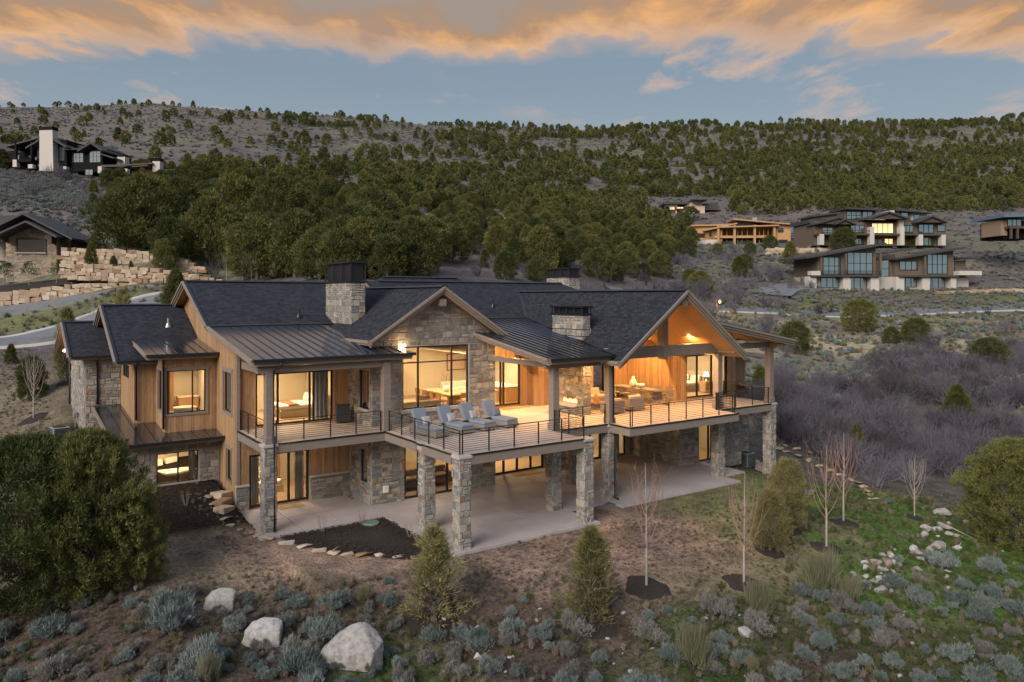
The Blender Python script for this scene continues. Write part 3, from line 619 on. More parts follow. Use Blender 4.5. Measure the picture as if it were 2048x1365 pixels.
def blockstone(seed, mat):
    """squarish quarried block, unit size"""
    rs = np.random.RandomState(seed); bm = bmesh.new()
    for x in (-.5, .5):
        for y in (-.5, .5):
            for z in (-.5, .5):
                for k in range(2): bm.verts.new((x*(.82+.22*rs.rand()), y*(.8+.25*rs.rand()), z*(.80+.25*rs.rand())))
    bmesh.ops.convex_hull(bm, input=bm.verts); bmesh.ops.delete(bm, geom=[v for v in bm.verts if not v.link_faces], context='VERTS')
    bmesh.ops.bevel(bm, geom=list(bm.edges), offset=.035, segments=1, affect='EDGES')
    me = bpy.data.meshes.new('block'); bm.to_mesh(me); bm.free(); me.materials.append(mat); return me
QUARRY = [blockstone(240+i, m_boulder) for i in range(8)]
def gn_scatter(name, pts, scl, rot, idx, meshes, label, cat, zs=None):
    """one 'stuff' object: the given meshes instanced on points"""
    me = bpy.data.meshes.new(name); me.vertices.add(len(pts)); me.vertices.foreach_set('co', np.asarray(pts, dtype=np.float32).ravel())
    for k, ty, a in (('scl', 'FLOAT', scl), ('rot', 'FLOAT', rot), ('zs', 'FLOAT', np.ones(len(pts)) if zs is None else zs)):
        q_ = me.attributes.new(k, ty, 'POINT'); q_.data.foreach_set('value', np.asarray(a, dtype=np.float32))
    q_ = me.attributes.new('idx', 'INT', 'POINT'); q_.data.foreach_set('value', np.asarray(idx, dtype=np.int32))
    o = bpy.data.objects.new(name, me); link(o); tag(o, label, cat, kind='stuff')
    cl = bpy.data.collections.new(name+'_kinds')
    for i, m in enumerate(meshes): cl.objects.link(bpy.data.objects.new('%s_kind_%d' % (name, i), m))
    g = bpy.data.node_groups.new(name, 'GeometryNodeTree'); g.interface.new_socket('Geometry', in_out='INPUT', socket_type='NodeSocketGeometry'); g.interface.new_socket('Geometry', in_out='OUTPUT', socket_type='NodeSocketGeometry')
    gi = g.nodes.new('NodeGroupInput'); gout = g.nodes.new('NodeGroupOutput'); ip = g.nodes.new('GeometryNodeInstanceOnPoints'); ci = g.nodes.new('GeometryNodeCollectionInfo')
    ci.inputs['Collection'].default_value = cl; ci.inputs['Separate Children'].default_value = True; ci.inputs['Reset Children'].default_value = True
    def na(nm, ty='FLOAT'):
        n = g.nodes.new('GeometryNodeInputNamedAttribute'); n.data_type = ty; n.inputs[0].default_value = nm; return n.outputs[0]
    g.links.new(gi.outputs[0], ip.inputs['Points']); g.links.new(ci.outputs[0], ip.inputs['Instance']); ip.inputs['Pick Instance'].default_value = True; g.links.new(na('idx', 'INT'), ip.inputs['Instance Index'])
    c = g.nodes.new('ShaderNodeCombineXYZ'); g.links.new(na('rot'), c.inputs[2]); g.links.new(c.outputs[0], ip.inputs['Rotation'])
    c = g.nodes.new('ShaderNodeCombineXYZ'); s_ = na('scl'); g.links.new(s_, c.inputs[0]); g.links.new(s_, c.inputs[1])
    mm = g.nodes.new('ShaderNodeMath'); mm.operation = 'MULTIPLY'; g.links.new(s_, mm.inputs[0]); g.links.new(na('zs'), mm.inputs[1]); g.links.new(mm.outputs[0], c.inputs[2]); g.links.new(c.outputs[0], ip.inputs['Scale'])
    g.links.new(ip.outputs[0], gout.inputs[0]); md = o.modifiers.new('scatter', 'NODES'); md.node_group = g; return o
# ------------------------------------------------------------------ the house
H = wthing('mountain_house', 'large mountain house of grey ledge stone and cedar boards with lit windows and wrap-around deck', 'house', (0, 8, 0))
D = 3.75
STONES = []
_b = random.Random(3); BANDS = [-1.2]
while BANDS[-1] < 13.5: BANDS.append(BANDS[-1]+_b.uniform(.22, .36))
def clip_poly(pts, poly):
    out = list(pts); n = len(poly)
    for i in range(n):
        a, b = poly[i], poly[(i+1) % n]; inp = out; out = []
        if not inp: break
        sd = lambda p: (b[0]-a[0])*(p[1]-a[1])-(b[1]-a[1])*(p[0]-a[0])
        for j in range(len(inp)):
            p, q_ = inp[j-1], inp[j]; sp, sq = sd(p), sd(q_)
            if sq >= 0:
                if sp < 0: t = sp/(sp-sq); out.append((p[0]+(q_[0]-p[0])*t, p[1]+(q_[1]-p[1])*t))
                out.append(q_)
            elif sp >= 0: t = sp/(sp-sq); out.append((p[0]+(q_[0]-p[0])*t, p[1]+(q_[1]-p[1])*t))
    return out
def clad(parent, o, s, n, poly, holes=(), seed=0, gap=.012, wmin=.20, wmax=.58):
    """lay random ashlar on the plane through o with axes s and z; poly is convex, counter-clockwise in (s,z)"""
    o, s, n = Vector(o), Vector(s), Vector(n); rr = random.Random(seed); s0 = min(p[0] for p in poly); s1 = max(p[0] for p in poly); z0 = min(p[1] for p in poly); z1 = max(p[1] for p in poly)
    for za, zb in zip(BANDS[:-1], BANDS[1:]):
        if zb < z0 or za > z1: continue
        x = s0-rr.random()*.3
        while x < s1:
            w = rr.uniform(wmin, wmax); cells = []
            if rr.random() < .42:
                zm = za+(zb-za)*rr.uniform(.38, .62); cells.append((x, x+w, za, zm))
                if rr.random() < .5 and w > .45: xm = x+w*rr.uniform(.35, .65); cells += [(x, xm, zm, zb), (xm, x+w, zm, zb)]
                else: cells.append((x, x+w, zm, zb))
            else: cells.append((x, x+w, za, zb))
            x += w
            for c in cells:
                a, b, e, f = max(c[0], s0), min(c[1], s1), max(c[2], z0), min(c[3], z1); ok = True
                for h in holes:
                    if a < h[1] and b > h[0] and e < h[3] and f > h[2]:
                        opts = [(a, min(b, h[0]), e, f), (max(a, h[1]), b, e, f), (a, b, e, min(f, h[2])), (a, b, max(e, h[3]), f)]
                        a, b, e, f = max(opts, key=lambda k: max(0, k[1]-k[0])*max(0, k[3]-k[2]))
                    if b-a < .06 or f-e < .05: ok = False; break
                if not ok or b-a < .06 or f-e < .05: continue
                pts = clip_poly([(a, e), (b, e), (b, f), (a, f)], poly)
                if len(pts) < 3: continue
                xs = [p[0] for p in pts]; zs = [p[1] for p in pts]; w2, h2 = max(xs)-min(xs), max(zs)-min(zs)
                if w2 < .06 or h2 < .05: continue
                cx, cz = sum(xs)/len(xs), sum(zs)/len(zs); dp = rr.uniform(.022, .055)
                def pl(g, k, j): return [o+s*(cx+(p[0]-cx)*max(.2, (w2-2*g)/w2))+Vector((0, 0, cz+(p[1]-cz)*max(.2, (h2-2*g)/h2)))+n*(k+rr.uniform(-j, j)) for p in pts]
                STONES.append((parent, pl(gap, -.01, 0), pl(gap+.016, dp, .007), n, w2*h2, o+s*cx+Vector((0, 0, cz))))
def finish_stones(limit=300):
    sc = []
    for i, st in enumerate(STONES):
        c = st[5]; v = Vector(CAM)-c; dist = v.length; vis = max(0, v.dot(st[3])/dist); px, py = pix(*c)
        sc.append((st[4]*vis/dist**2 if -20 < px < 2070 and c.z < 12 else 0, i))
    sc.sort(reverse=True); top = {i for k, i in sc[:limit]}; rest = MB()
    def add(mb, st):
        b, t = st[1], st[2]; m = len(b); mb.poly(t)
        for i in range(m): j = (i+1) % m; mb.poly([b[i], b[j], t[j], t[i]])
    for i, st in enumerate(STONES):
        if i in top:
            mb = MB(); c = st[5]; q_ = ([p-c for p in st[1]], [p-c for p in st[2]]); add(mb, (None, q_[0], q_[1])); mb.build('stone', m_stone, st[0], loc=c)
        else: add(rest, st)
    o = rest.build('stone_cladding', m_stone, H); tag(o, kind='stuff')
def wall(name, ax, c, a0, a1, z0, z1, ops=(), t=.28, mf=None, mi=None, parent=None):
    """wall with openings; ax 'y': outer face y=c looking to -y, ax 'x': outer face x=c looking to -x"""
    if ax == 'x': a0 += t+.003
    A = sorted({a0, a1, *[v for o in ops for v in o[:2] if a0 < v < a1]}); Z = sorted({z0, z1, *[v for o in ops for v in o[2:4] if z0 < v < z1]}); mb = MB()
    P = (lambda a, k, z: (a, c+k, z)) if ax == 'y' else (lambda a, k, z: (c+k, a, z))
    full = lambda i, j: 0 <= i < len(A)-1 and 0 <= j < len(Z)-1 and not any(o[0] <= (A[i]+A[i+1])/2 <= o[1] and o[2] <= (Z[j]+Z[j+1])/2 <= o[3] for o in ops)
    for i in range(len(A)-1):
        for j in range(len(Z)-1):
            if not full(i, j): continue
            a, b, e, f = A[i], A[i+1], Z[j], Z[j+1]
            mb.poly([P(a,0,e), P(b,0,e), P(b,0,f), P(a,0,f)], 0); mb.poly([P(b,t,e), P(a,t,e), P(a,t,f), P(b,t,f)], 1)
            for di, dj, q_ in ((-1,0,[P(a,t,e),P(a,0,e),P(a,0,f),P(a,t,f)]), (1,0,[P(b,0,e),P(b,t,e),P(b,t,f),P(b,0,f)]), (0,-1,[P(a,0,e),P(a,t,e),P(b,t,e),P(b,0,e)]), (0,1,[P(a,0,f),P(b,0,f),P(b,t,f),P(a,t,f)])):
                if not full(i+di, j+dj): mb.poly(q_, 0)
    return mb.build(name, [mf or m_cedar, mi or m_wallin], parent or H)
def window(ax, c, a0, a1, z0, z1, vb=(), hb=(), fw=.055, dp=.09, inset=.06, skip=(), name='window', parent=None, fmat=None):
    """dark frame with one pane object per light; skip = indices of open lights"""
    P = (lambda a, k, z: (a, c+k, z)) if ax == 'y' else (lambda a, k, z: (c+k, a, z)); mb = MB()
    def bx(a, b, e, f):
        p, q_ = P(a, inset, e), P(b, inset+dp, f); mb.box(min(p[0], q_[0]), max(p[0], q_[0]), min(p[1], q_[1]), max(p[1], q_[1]), e, f)
    bx(a0, a1, z0, z0+fw); bx(a0, a1, z1-fw, z1); bx(a0, a0+fw, z0+fw, z1-fw); bx(a1-fw, a1, z0+fw, z1-fw)
    vb = sorted(vb); hb = sorted(hb)
    for v in vb: bx(v-fw*.55, v+fw*.55, z0+fw, z1-fw)
    xs = [a0]+list(vb)+[a1]; zs = [z0]+list(hb)+[z1]
    for h in hb:
        for i in range(len(xs)-1): bx(xs[i]+fw*.56, xs[i+1]-fw*.56, h-fw*.45, h+fw*.45)
    w = mb.build(name, fmat or m_black, parent or H); k = 0
    for i in range(len(xs)-1):
        for j in range(len(zs)-1):
            if k not in skip:
                g = MB(); a, b, e, f = xs[i]+.02, xs[i+1]-.02, zs[j]+.02, zs[j+1]-.02; y = inset+dp*.5
                g.poly([P(a,y,e), P(b,y,e), P(b,y,f), P(a,y,f)]); g.build('pane', m_glass, w)
            k += 1
    return w
def room(x0, x1, y0, y1, z0, z1, fl=None, wallm=None, name='room', left=True, right=True, t=.05, back=True):
    mb = MB(); mb.box(x0, x1, y0, y1, z0-t, z0, 0); mb.box(x0, x1, y0, y1, z1, z1+t, 1)
    if back: mb.box(x0, x1, y1, y1+t, z0, z1, 2)
    if left: mb.box(x0-t, x0, y0, y1, z0, z1, 2)
    if right: mb.box(x1, x1+t, y0, y1, z0, z1, 2)
    o = mb.build(name, [fl or m_oak, m_ceil, wallm or m_wallin], H); return o
def downlight(p, watts, parent=None, size=.3, col=(1, .66, .33), n=(0, 0, -1), spot=False):
    mb = MB(); mb.lathe((p[0], p[1], p[2]-.03), [(.06, 0), (.075, .03)], 12); o = mb.build('downlight', m_bulb, parent or H)
    l = bpy.data.lights.new('downlight_lamp', 'AREA'); l.shape = 'DISK'; l.size = size; l.energy = watts; l.color = col
    lo = bpy.data.objects.new('lamp_light', l); link(lo, o); lo.location = (p[0], p[1], p[2]-.06); lo.rotation_euler = Vector(n).to_track_quat('-Z', 'Y').to_euler(); return o
def slab(name, poly, thick, e, parent=None, mats=None, uvs=True):
    """roof slab: polygon of top points (counter-clockwise from above), vertical thickness, e = eave direction"""
    e = Vector(e).normalized(); P = [Vector(p) for p in poly]; nrm = (P[1]-P[0]).cross(P[2]-P[0]).normalized(); v = nrm.cross(e); mb = MB()
    mb.poly(P, 0, [(p.dot(e), p.dot(v)) for p in P]); dn = Vector((0, 0, thick)); mb.poly([p-dn for p in reversed(P)], 1)
    for i in range(len(P)): a, b = P[i], P[(i+1) % len(P)]; mb.poly([b, a, a-dn, b-dn], 2)
    return mb.build(name, mats or [m_shingle, m_soffit, m_fascia], parent or H)
def rake(p0, p1, out, parent, hts=(.12, .11, .11), step=.075, top=.02, name='fascia_board', mat=None):
    """stepped fascia boards under a roof edge, the topmost standing furthest out"""
    p0, p1, out = Vector(p0), Vector(p1), Vector(out).normalized(); z = top; k = len(hts)
    for i, h in enumerate(hts):
        mb = MB(); off = out*(.02+step*(k-1-i)); dn = Vector((0, 0, z-h/2)); w = .05+step*(k-1-i)
        a, b = p0-Vector((0, 0, -top+ (sum(hts[:i])+h/2))), p1-Vector((0, 0, -top+(sum(hts[:i])+h/2)))
        u = (b-a).normalized(); upv = out.cross(u); upv = upv if upv.z > 0 else -upv
        mb.bar(a+out*(w/2-.02), b+out*(w/2-.02), w, h-.016, upv); mb.build(name, mat or m_fascia, parent)
    if len(hts) > 2:
        mb = MB(); mb.bar(p0+out*.02+Vector((0, 0, .04)), p1+out*.02+Vector((0, 0, .04)), .12, .035, upv); mb.build('drip_edge', m_black, parent)
def gutter(p0, p1, out, parent):
    p0, p1, out = Vector(p0), Vector(p1), Vector(out); mb = MB(); mb.bar(p0+out*.09-Vector((0, 0, .06)), p1+out*.09-Vector((0, 0, .06)), .13, .13); return mb.build('gutter', m_black, parent)
def downspout(pts, parent=None, r_=.05):
    mb = MB(); mb.tube(pts, r_, 8); return mb.build('downspout', m_black, parent or H, smooth=True)
# ---- roofs
zL = lambda y: 8.5+.435*(y-14.17); zM1 = lambda y: 7.34+.15*(y-6.45); zG = lambda x: 10.47-.65*abs(x-3.45)
zC = lambda y: 8.7+.435*(y-11.9); zM2 = lambda y: 7.15+.152*(y-1.7); zR = lambda x: 10.3-.74*abs(x-14); zS = lambda x: 8.6-.172*(x-16.9)
LX = -6.1
def gable_slab(name, pr, x0, x1, ys, zf, th=.2, axis='x'):
    return slab(name, [pr(x0, ys[0]), pr(x1, ys[0]), pr(x1, ys[1]), pr(x0, ys[1])], th, (1, 0, 0) if axis == 'x' else (0, 1, 0))
r1 = slab('left_roof', [(LX, 14.17, zL(14.17)), (5, 14.17, zL(14.17)), (5, 19.55, 10.84), (LX, 19.55, 10.84)], .2, (1, 0, 0))
r1b = slab('left_roof_back', [(LX, 19.55, 10.84), (5, 19.55, 10.84), (5, 25.5, 8.25), (LX, 25.5, 8.25)], .2, (1, 0, 0))
def ridge_cap(p0, p1, parent):
    mb = MB(); p0, p1 = Vector(p0), Vector(p1); d = (p1-p0).normalized(); a = d.cross(Vector((0, 0, 1))); 
    for s in (-1, 1): mb.bar(p0+a*(s*.09)+Vector((0, 0, .025)), p1+a*(s*.09)+Vector((0, 0, .025)), .2, .03, Vector((0, 0, 1))+a*(s*.42))
    o = mb.build('ridge_cap', m_black, parent); return o
ridge_cap((LX, 19.55, 10.84), (2, 19.55, 10.84), r1)
rake((LX, 14.17, zL(14.17)), (LX, 19.55, 10.84), (-1, 0, 0), r1); rake((LX, 25.5, 8.25), (LX, 19.55, 10.84), (-1, 0, 0), r1b)
def metal_roof(name, x0, x1, zf, ystart, yend, step=.47, under=True, th=.16, ys_under=None):
    """standing seam roof running down to -y: one object per pan, each with its seam"""
    n = max(1, round((x1-x0)/step)); w = (x1-x0)/n; first = None; sub = MB(); pans = []
    for i in range(n):
        a, b = x0+i*w, x0+(i+1)*w; ya, yb = ystart(a), ystart(b); ea, eb = yend(a), yend(b)
        if ea-ya < .1 and eb-yb < .1: continue
        ea, eb = max(ea, ya+.02), max(eb, yb+.02)
        sub.prism([(a, ya+.01, zf(ya)-.02), (b, yb+.01, zf(yb)-.02), (b, eb, zf(eb)-.02), (a, ea, zf(ea)-.02)], (0, 0, -th), 0, 1)
        mb = MB(); mb.prism([(a+.002, ya, zf(ya)), (b-.002, yb, zf(yb)), (b-.002, eb, zf(eb)), (a+.002, ea, zf(ea))], (0, 0, -.018))
        mb.bar((a+.018, ya, zf(ya)+.02), (a+.018, ea, zf(ea)+.02), .03, .045); pans.append(mb)
    o = sub.build(name, [m_bronze, m_soffit], H)
    for mb in pans: mb.build('metal_panel', m_metalroof, o)
    return o
rm1 = metal_roof('left_metal_roof', LX, -.12, zM1, lambda x: 6.45, lambda x: 14.4)
rm1b = metal_roof('left_metal_roof', -.115, 1.25, zM1, lambda x: 6.45, lambda x: 7.96)
rake((LX, 6.45, 7.34), (LX, 14.17, zM1(14.17)), (-1, 0, 0), rm1, (.15, .15))
rake((LX, 6.45, 7.31), (1.25, 6.45, 7.31), (0, -1, 0), rm1, (.16, .12)); rake((1.25, 6.45, 7.34), (1.25, 7.95, zM1(7.95)), (1, 0, 0), rm1, (.14, .12))
gutter((LX-.05, 6.37, 7.36), (1.38, 6.37, 7.36), (0, -1, 0), rm1)
mb = MB(); mb.bar((LX, 14.15, 8.53), (1.0, 14.15, 8.53), .22, .03, (0, -.25, 1)); mb.build('roof_flashing', m_bronze, rm1)
# great room gable
YG = 7.3
r2a = slab('gable_roof', [(-.5, YG, zG(-.5)), (3.45, YG, 10.47), (3.45, 17.5, 10.47), (-.5, 17.5, zG(-.5))], .2, (0, 1, 0))
r2b = slab('gable_roof', [(3.45, YG, 10.47), (7.36, YG, zG(7.36)), (7.36, 17.5, zG(7.36)), (3.45, 17.5, 10.47)], .2, (0, 1, 0))
ridge_cap((3.45, YG, 10.47), (3.45, 16.5, 10.47), r2a)
rake((-.5, YG, zG(-.5)), (3.45, YG, 10.47), (0, -1, 0), r2a, (.13, .12, .12)); rake((7.36, YG, zG(7.36)), (3.45, YG, 10.47), (0, -1, 0), r2b, (.13, .12, .12))
rake((-.5, YG, zG(-.5)), (-.5, 10.4, zG(-.5)), (-1, 0, 0), r2a, (.15, .10)); rake((7.36, YG, zG(7.36)), (7.36, 9, zG(7.36)), (1, 0, 0), r2b, (.15, .10))
MB().box(3.29, 3.61, YG-.02, 8.0, 9.52, 9.86).build('ridge_beam_end', m_trim, H)
# centre roof with its metal skirt
r3 = slab('centre_roof', [(3.5, 11.9, 8.7), (22, 11.9, 8.7), (18.6, 17, 10.92), (3.5, 17, 10.92)], .2, (1, 0, 0))
r3b = slab('centre_roof_hip', [(22, 11.9, 8.7), (22, 22.1, 8.7), (18.6, 17, 10.92)], .2, (0, 1, 0)); slab('centre_roof_back', [(3.5, 17, 10.92), (18.6, 17, 10.92), (22, 22.1, 8.7), (3.5, 22.1, 8.7)], .2, (1, 0, 0))
ridge_cap((4.5, 17, 10.92), (18.6, 17, 10.92), r3)
yv = lambda x: 1.7 if x < 9.74 else 1.7+(10.3-.74*(14-x)-7.15)/.152
rm2 = metal_roof('centre_metal_roof', 5.8, 12.0, zM2, yv, lambda x: 12.05 if x > 7.05 else 8.0+max(0, (x-6.9))*0, .41)
rake((5.8, 1.7, 7.15), (5.8, 8.0, zM2(8.0)), (-1, 0, 0), rm2, (.12, .11, .11)); rake((5.8, 1.7, 7.12), (9.75, 1.7, 7.12), (0, -1, 0), rm2, (.15, .11)); gutter((5.75, 1.62, 7.17), (9.75, 1.62, 7.17), (0, -1, 0), rm2)
mb = MB(); mb.bar((7.0, 11.9, 8.735), (11.8, 11.9, 8.735), .22, .03, (0, -.25, 1)); mb.bar((9.74, 1.7, 7.2), (11.84, 11.9, 8.76), .16, .03); mb.bar((11.84, 11.9, 8.76), (14-.02, 15.6, 10.33), .2, .03); mb.build('valley_flashing', m_bronze, rm2)
# right gable over the outdoor room
YR = 1.0
r4a = slab('porch_roof', [(9.4, YR, zR(9.4)), (14, YR, 10.3), (14, 16, 10.3), (9.4, 16, zR(9.4))], .2, (0, 1, 0)); r4b = slab('porch_roof', [(14, YR, 10.3), (18.6, YR, zR(18.6)), (18.6, 16, zR(18.6)), (14, 16, 10.3)], .2, (0, 1, 0))
ridge_cap((14, YR, 10.3), (14, 15.6, 10.3), r4a)
rake((9.4, YR, zR(9.4)), (14, YR, 10.3), (0, -1, 0), r4a, (.14, .13, .13), mat=m_trim); rake((18.6, YR, zR(18.6)), (14, YR, 10.3), (0, -1, 0), r4b, (.14, .13, .13), mat=m_trim)
rake((18.6, YR, zR(18.6)), (18.6, 6, zR(18.6)), (1, 0, 0), r4b, (.15, .10)); rake((9.4, YR, zR(9.4)), (9.4, 1.7, zR(9.4)), (-1, 0, 0), r4a, (.15, .10))
# shed roof at the right end
r5 = slab('shed_roof', [(16.2, 1.3, zS(16.2)), (23.4, 1.3, zS(23.4)), (23.4, 9, zS(23.4)), (16.2, 9, zS(16.2))], .2, (0, 1, 0))
rake((16.6, 1.3, zS(16.6)), (23.4, 1.3, zS(23.4)), (0, -1, 0), r5, (.14, .12, .12), mat=m_trim); rake((23.4, 1.3, zS(23.4)), (23.4, 9, zS(23.4)), (1, 0, 0), r5, (.14, .12))
# ridge behind
r6 = slab('rear_roof', [(4, 18.5, 9.4), (17, 18.5, 9.4), (13.2, 22.5, 11.33), (7.3, 22.5, 11.33)], .2, (1, 0, 0)); slab('rear_roof_hip', [(4, 27, 9.2), (4, 18.5, 9.4), (7.3, 22.5, 11.33)], .2, (0, 1, 0)); ridge_cap((7.3, 22.5, 11.33), (13.2, 22.5, 11.33), r6)
slab('rear_roof_back', [(7.3, 22.5, 11.33), (13.2, 22.5, 11.33), (17, 27, 9.2), (4, 27, 9.2)], .2, (1, 0, 0)); slab('rear_roof_hip', [(17, 18.5, 9.4), (17, 27, 9.2), (13.2, 22.5, 11.33)], .2, (0, 1, 0))
# left wing roofs
z7 = lambda y: 6.75+.458*(y-16.5); z8 = lambda y: 6.75+.387*(y-21); z9 = lambda y: 7.17+.12*(y-14.13); z10 = lambda y: 3.14+.104*(y-13.1)
r7 = slab('wing_roof', [(-9.85, 16.5, 6.75), (-5.62, 16.5, 6.75), (-5.62, 22.5, z7(22.5)), (-9.85, 22.5, z7(22.5))], .18, (1, 0, 0)); r7b = slab('wing_roof_back', [(-9.85, 22.5, z7(22.5)), (-5.62, 22.5, z7(22.5)), (-5.62, 28.5, 6.75), (-9.85, 28.5, 6.75)], .18, (1, 0, 0))
rake((-9.85, 16.5, 6.75), (-9.85, 22.5, z7(22.5)), (-1, 0, 0), r7, (.11, .10, .10)); rake((-9.85, 28.5, 6.75), (-9.85, 22.5, z7(22.5)), (-1, 0, 0), r7b, (.11, .10, .10)); gutter((-9.9, 16.45, 6.78), (-8.0, 16.45, 6.78), (0, -1, 0), r7); ridge_cap((-9.85, 22.5, z7(22.5)), (-6, 22.5, z7(22.5)), r7)
r8 = slab('end_roof', [(-11.5, 21, 6.75), (-9.05, 21, 6.75), (-9.05, 25.5, z8(25.5)), (-11.5, 25.5, z8(25.5))], .18, (1, 0, 0)); r8b = slab('end_roof_back', [(-11.5, 25.5, z8(25.5)), (-9.05, 25.5, z8(25.5)), (-9.05, 30, 6.75), (-11.5, 30, 6.75)], .18, (1, 0, 0))
rake((-11.5, 21, 6.75), (-11.5, 25.5, z8(25.5)), (-1, 0, 0), r8, (.11, .10, .10)); rake((-11.5, 30, 6.75), (-11.5, 25.5, z8(25.5)), (-1, 0, 0), r8b, (.11, .10, .10)); gutter((-11.5, 20.95, 6.78), (-9.4, 20.95, 6.78), (0, -1, 0), r8); ridge_cap((-11.5, 25.5, z8(25.5)), (-9.2, 25.5, z8(25.5)), r8)
rm9 = metal_roof('bay_metal_roof', -8.9, -5.65, z9, lambda x: 14.13, lambda x: 18.62, .44); rake((-8.9, 14.13, 7.15), (-5.65, 14.13, 7.15), (0, -1, 0), rm9, (.14, .10)); rake((-8.9, 14.13, 7.17), (-8.9, 17.5, z9(17.5)), (-1, 0, 0), rm9, (.14, .10)); gutter((-8.95, 14.06, 7.2), (-5.62, 14.06, 7.2), (0, -1, 0), rm9)
rm10 = metal_roof('lower_metal_roof', -10.4, -5.64, z10, lambda x: 13.1, lambda x: 21.38 if x < -9.0 else (16.95 if x < -8.0 else 14.62), .62); rake((-10.4, 13.1, 3.12), (-5.5, 13.1, 3.12), (0, -1, 0), rm10, (.13, .10)); rake((-10.4, 13.1, 3.14), (-10.4, 21.3, z10(21.3)), (-1, 0, 0), rm10, (.13, .10)); gutter((-10.45, 13.03, 3.17), (-5.5, 13.03, 3.17), (0, -1, 0), rm10)
# small roof far right, seen past the corner post
slab('east_roof', [(24.05, 6.0, 6.55), (27.4, 6.0, 6.15), (27.4, 11, 6.15), (24.05, 11, 6.55)], .25, (0, 1, 0)); slab('east_low_roof', [(24.05, 5.2, 4.55), (26.6, 5.2, 4.15), (26.6, 10, 4.15), (24.05, 10, 4.55)], .2, (0, 1, 0), mats=[m_metalroof, m_soffit, m_fascia])
# ---- stone pillars
def pillar(x, y, z0=-.1, z1=3.55, w=.56, cap=True):
    mb = MB(); mb.box(x+.03, x+w-.03, y+.03, y+w-.03, z0, z1); p = mb.build('stone_pillar', m_mortar, H); sd = int(x*100+y*37)
    for o, s, n, L_ in (((x, y+.03, 0), (1, 0, 0), (0, -1, 0), w), ((x+.03, y+w, 0), (0, -1, 0), (-1, 0, 0), w), ((x+w-.03, y, 0), (0, 1, 0), (1, 0, 0), w)):
        clad(p, o, s, n, [(0, z0), (L_, z0), (L_, z1), (0, z1)], (), sd, .010, .16, .42)
    if cap: MB().box(x-.05, x+w+.05, y-.05, y+w+.05, z1, z1+.13).build('cap_stone', m_cap, p, bevel=.02)
    return p
for x, y, z0, z1 in ((0, 0, -.1, 3.58), (6.4, 0, -.1, 3.58), (6.4, 2.28, -.1, 3.36), (.05, 3.0, -.1, 3.58), (-5.61, 6.6, -.1, 3.58), (9.87, 2.25, -.1, 3.58), (18.11, 2.38, -.1, 3.36), (22.45, 2.2, -.9, 3.62), (10.3, 5.6, -.1, 3.36)):
    pillar(x, y, z0, z1, cap=z1 > 3.4)
def post(x, y, z0, z1, w=.36, plinth=True):
    mb = MB(); mb.box(x, x+w, y, y+w, z0, z1)
    if plinth: mb.box(x-.04, x+w+.04, y-.04, y+w+.04, z0, z0+.32)
    return mb.build('timber_post', m_trim, H, bevel=.012)
for x, y, z0, z1 in ((-5.5, 6.68, 3.71, 6.95), (-.1, 6.62, D, 6.98), (6.5, 2.35, D, 6.78), (9.97, 2.33, 3.71, 6.8), (18.18, 2.45, D, 6.83), (22.55, 2.3, 3.75, 7.2)): post(x, y, z0, z1)
def beam(x0, x1, y0, y1, z0, z1, m=None): return MB().box(x0, x1, y0, y1, z0, z1).build('timber_beam', m or m_trim, H, bevel=.012)
beam(LX+.25, .9, 6.72, 7.0, 6.72, 7.0); beam(-5.45, -5.2, 7.0, 10.8, 6.62, 6.95); beam(6.1, 9.95, 2.38, 2.66, 6.62, 6.88); beam(6.52, 6.82, 2.66, 9.0, 6.62, 6.88)
beam(10.05, 18.5, 2.5, 2.82, 6.83, 7.42); beam(18.2, 18.5, 1.35, 2.5, 6.88, 7.2); beam(10.0, 10.3, 1.35, 2.5, 6.78, 7.1); beam(18.5, 22.95, 2.4, 2.68, 7.0, 7.3); beam(22.58, 22.86, 1.5, 2.4, 7.02, 7.28)
MB().box(13.83, 14.17, 2.38, 2.86, 6.7, 9.95).build('king_post', m_trim, H, bevel=.012); MB().box(13.8, 14.2, 1.05, 2.8, 9.5, 9.92).build('ridge_beam_end', m_trim, H, bevel=.012)
MB().box(13.86, 14.14, 7.2, 7.5, 7.4, 9.95).build('king_post', m_soffit, H); beam(10.3, 18.8, 7.2, 7.5, 6.95, 7.4, m_soffit)
# ---- decks
def deckslab(x0, x1, y0, y1, z0=3.42): return MB().box(x0, x1, y0, y1, z0, D).build('deck_floor', m_deck, H)
deckslab(-5.55, .0, 6.65, 10.8); deckslab(.0, 6.4, .05, 8.0); deckslab(6.4, 10.0, 2.35, 9.7); deckslab(10.0, 17.9, .9, 10.4); deckslab(17.9, 22.9, 2.2, 6.0)
def fascia(p0, p1, out):
    p0, p1, o = Vector((*p0, 0)), Vector((*p1, 0)), Vector((*out, 0)); mb = MB(); mb.bar(p0+o*.03+Vector((0, 0, 3.50)), p1+o*.03+Vector((0, 0, 3.50)), .06, .36); f = mb.build('deck_fascia', m_trim, H)
    mb = MB(); mb.bar(p0+o*.05+Vector((0, 0, 3.715)), p1+o*.05+Vector((0, 0, 3.715)), .09, .055); mb.build('drip_edge', m_black, f)
for a in (((-5.55, 10.8), (-5.55, 7.15), (-1, 0)), ((-5.05, 6.65), (0, 6.65), (0, -1)), ((0, 6.65), (0, 3.55), (-1, 0)), ((0, 3.0), (0, .55), (-1, 0)), ((.55, .05), (6.4, .05), (0, -1)), ((6.4, .55), (6.4, 2.3), (1, 0)), ((6.95, 2.35), (9.87, 2.35), (0, -1)), ((10.0, 2.25), (10.0, .84), (-1, 0)), ((10.0, .9), (17.9, .9), (0, -1)), ((17.9, .9), (17.9, 2.2), (1, 0)), ((17.96, 2.2), (22.45, 2.2), (0, -1))): fascia(*a)
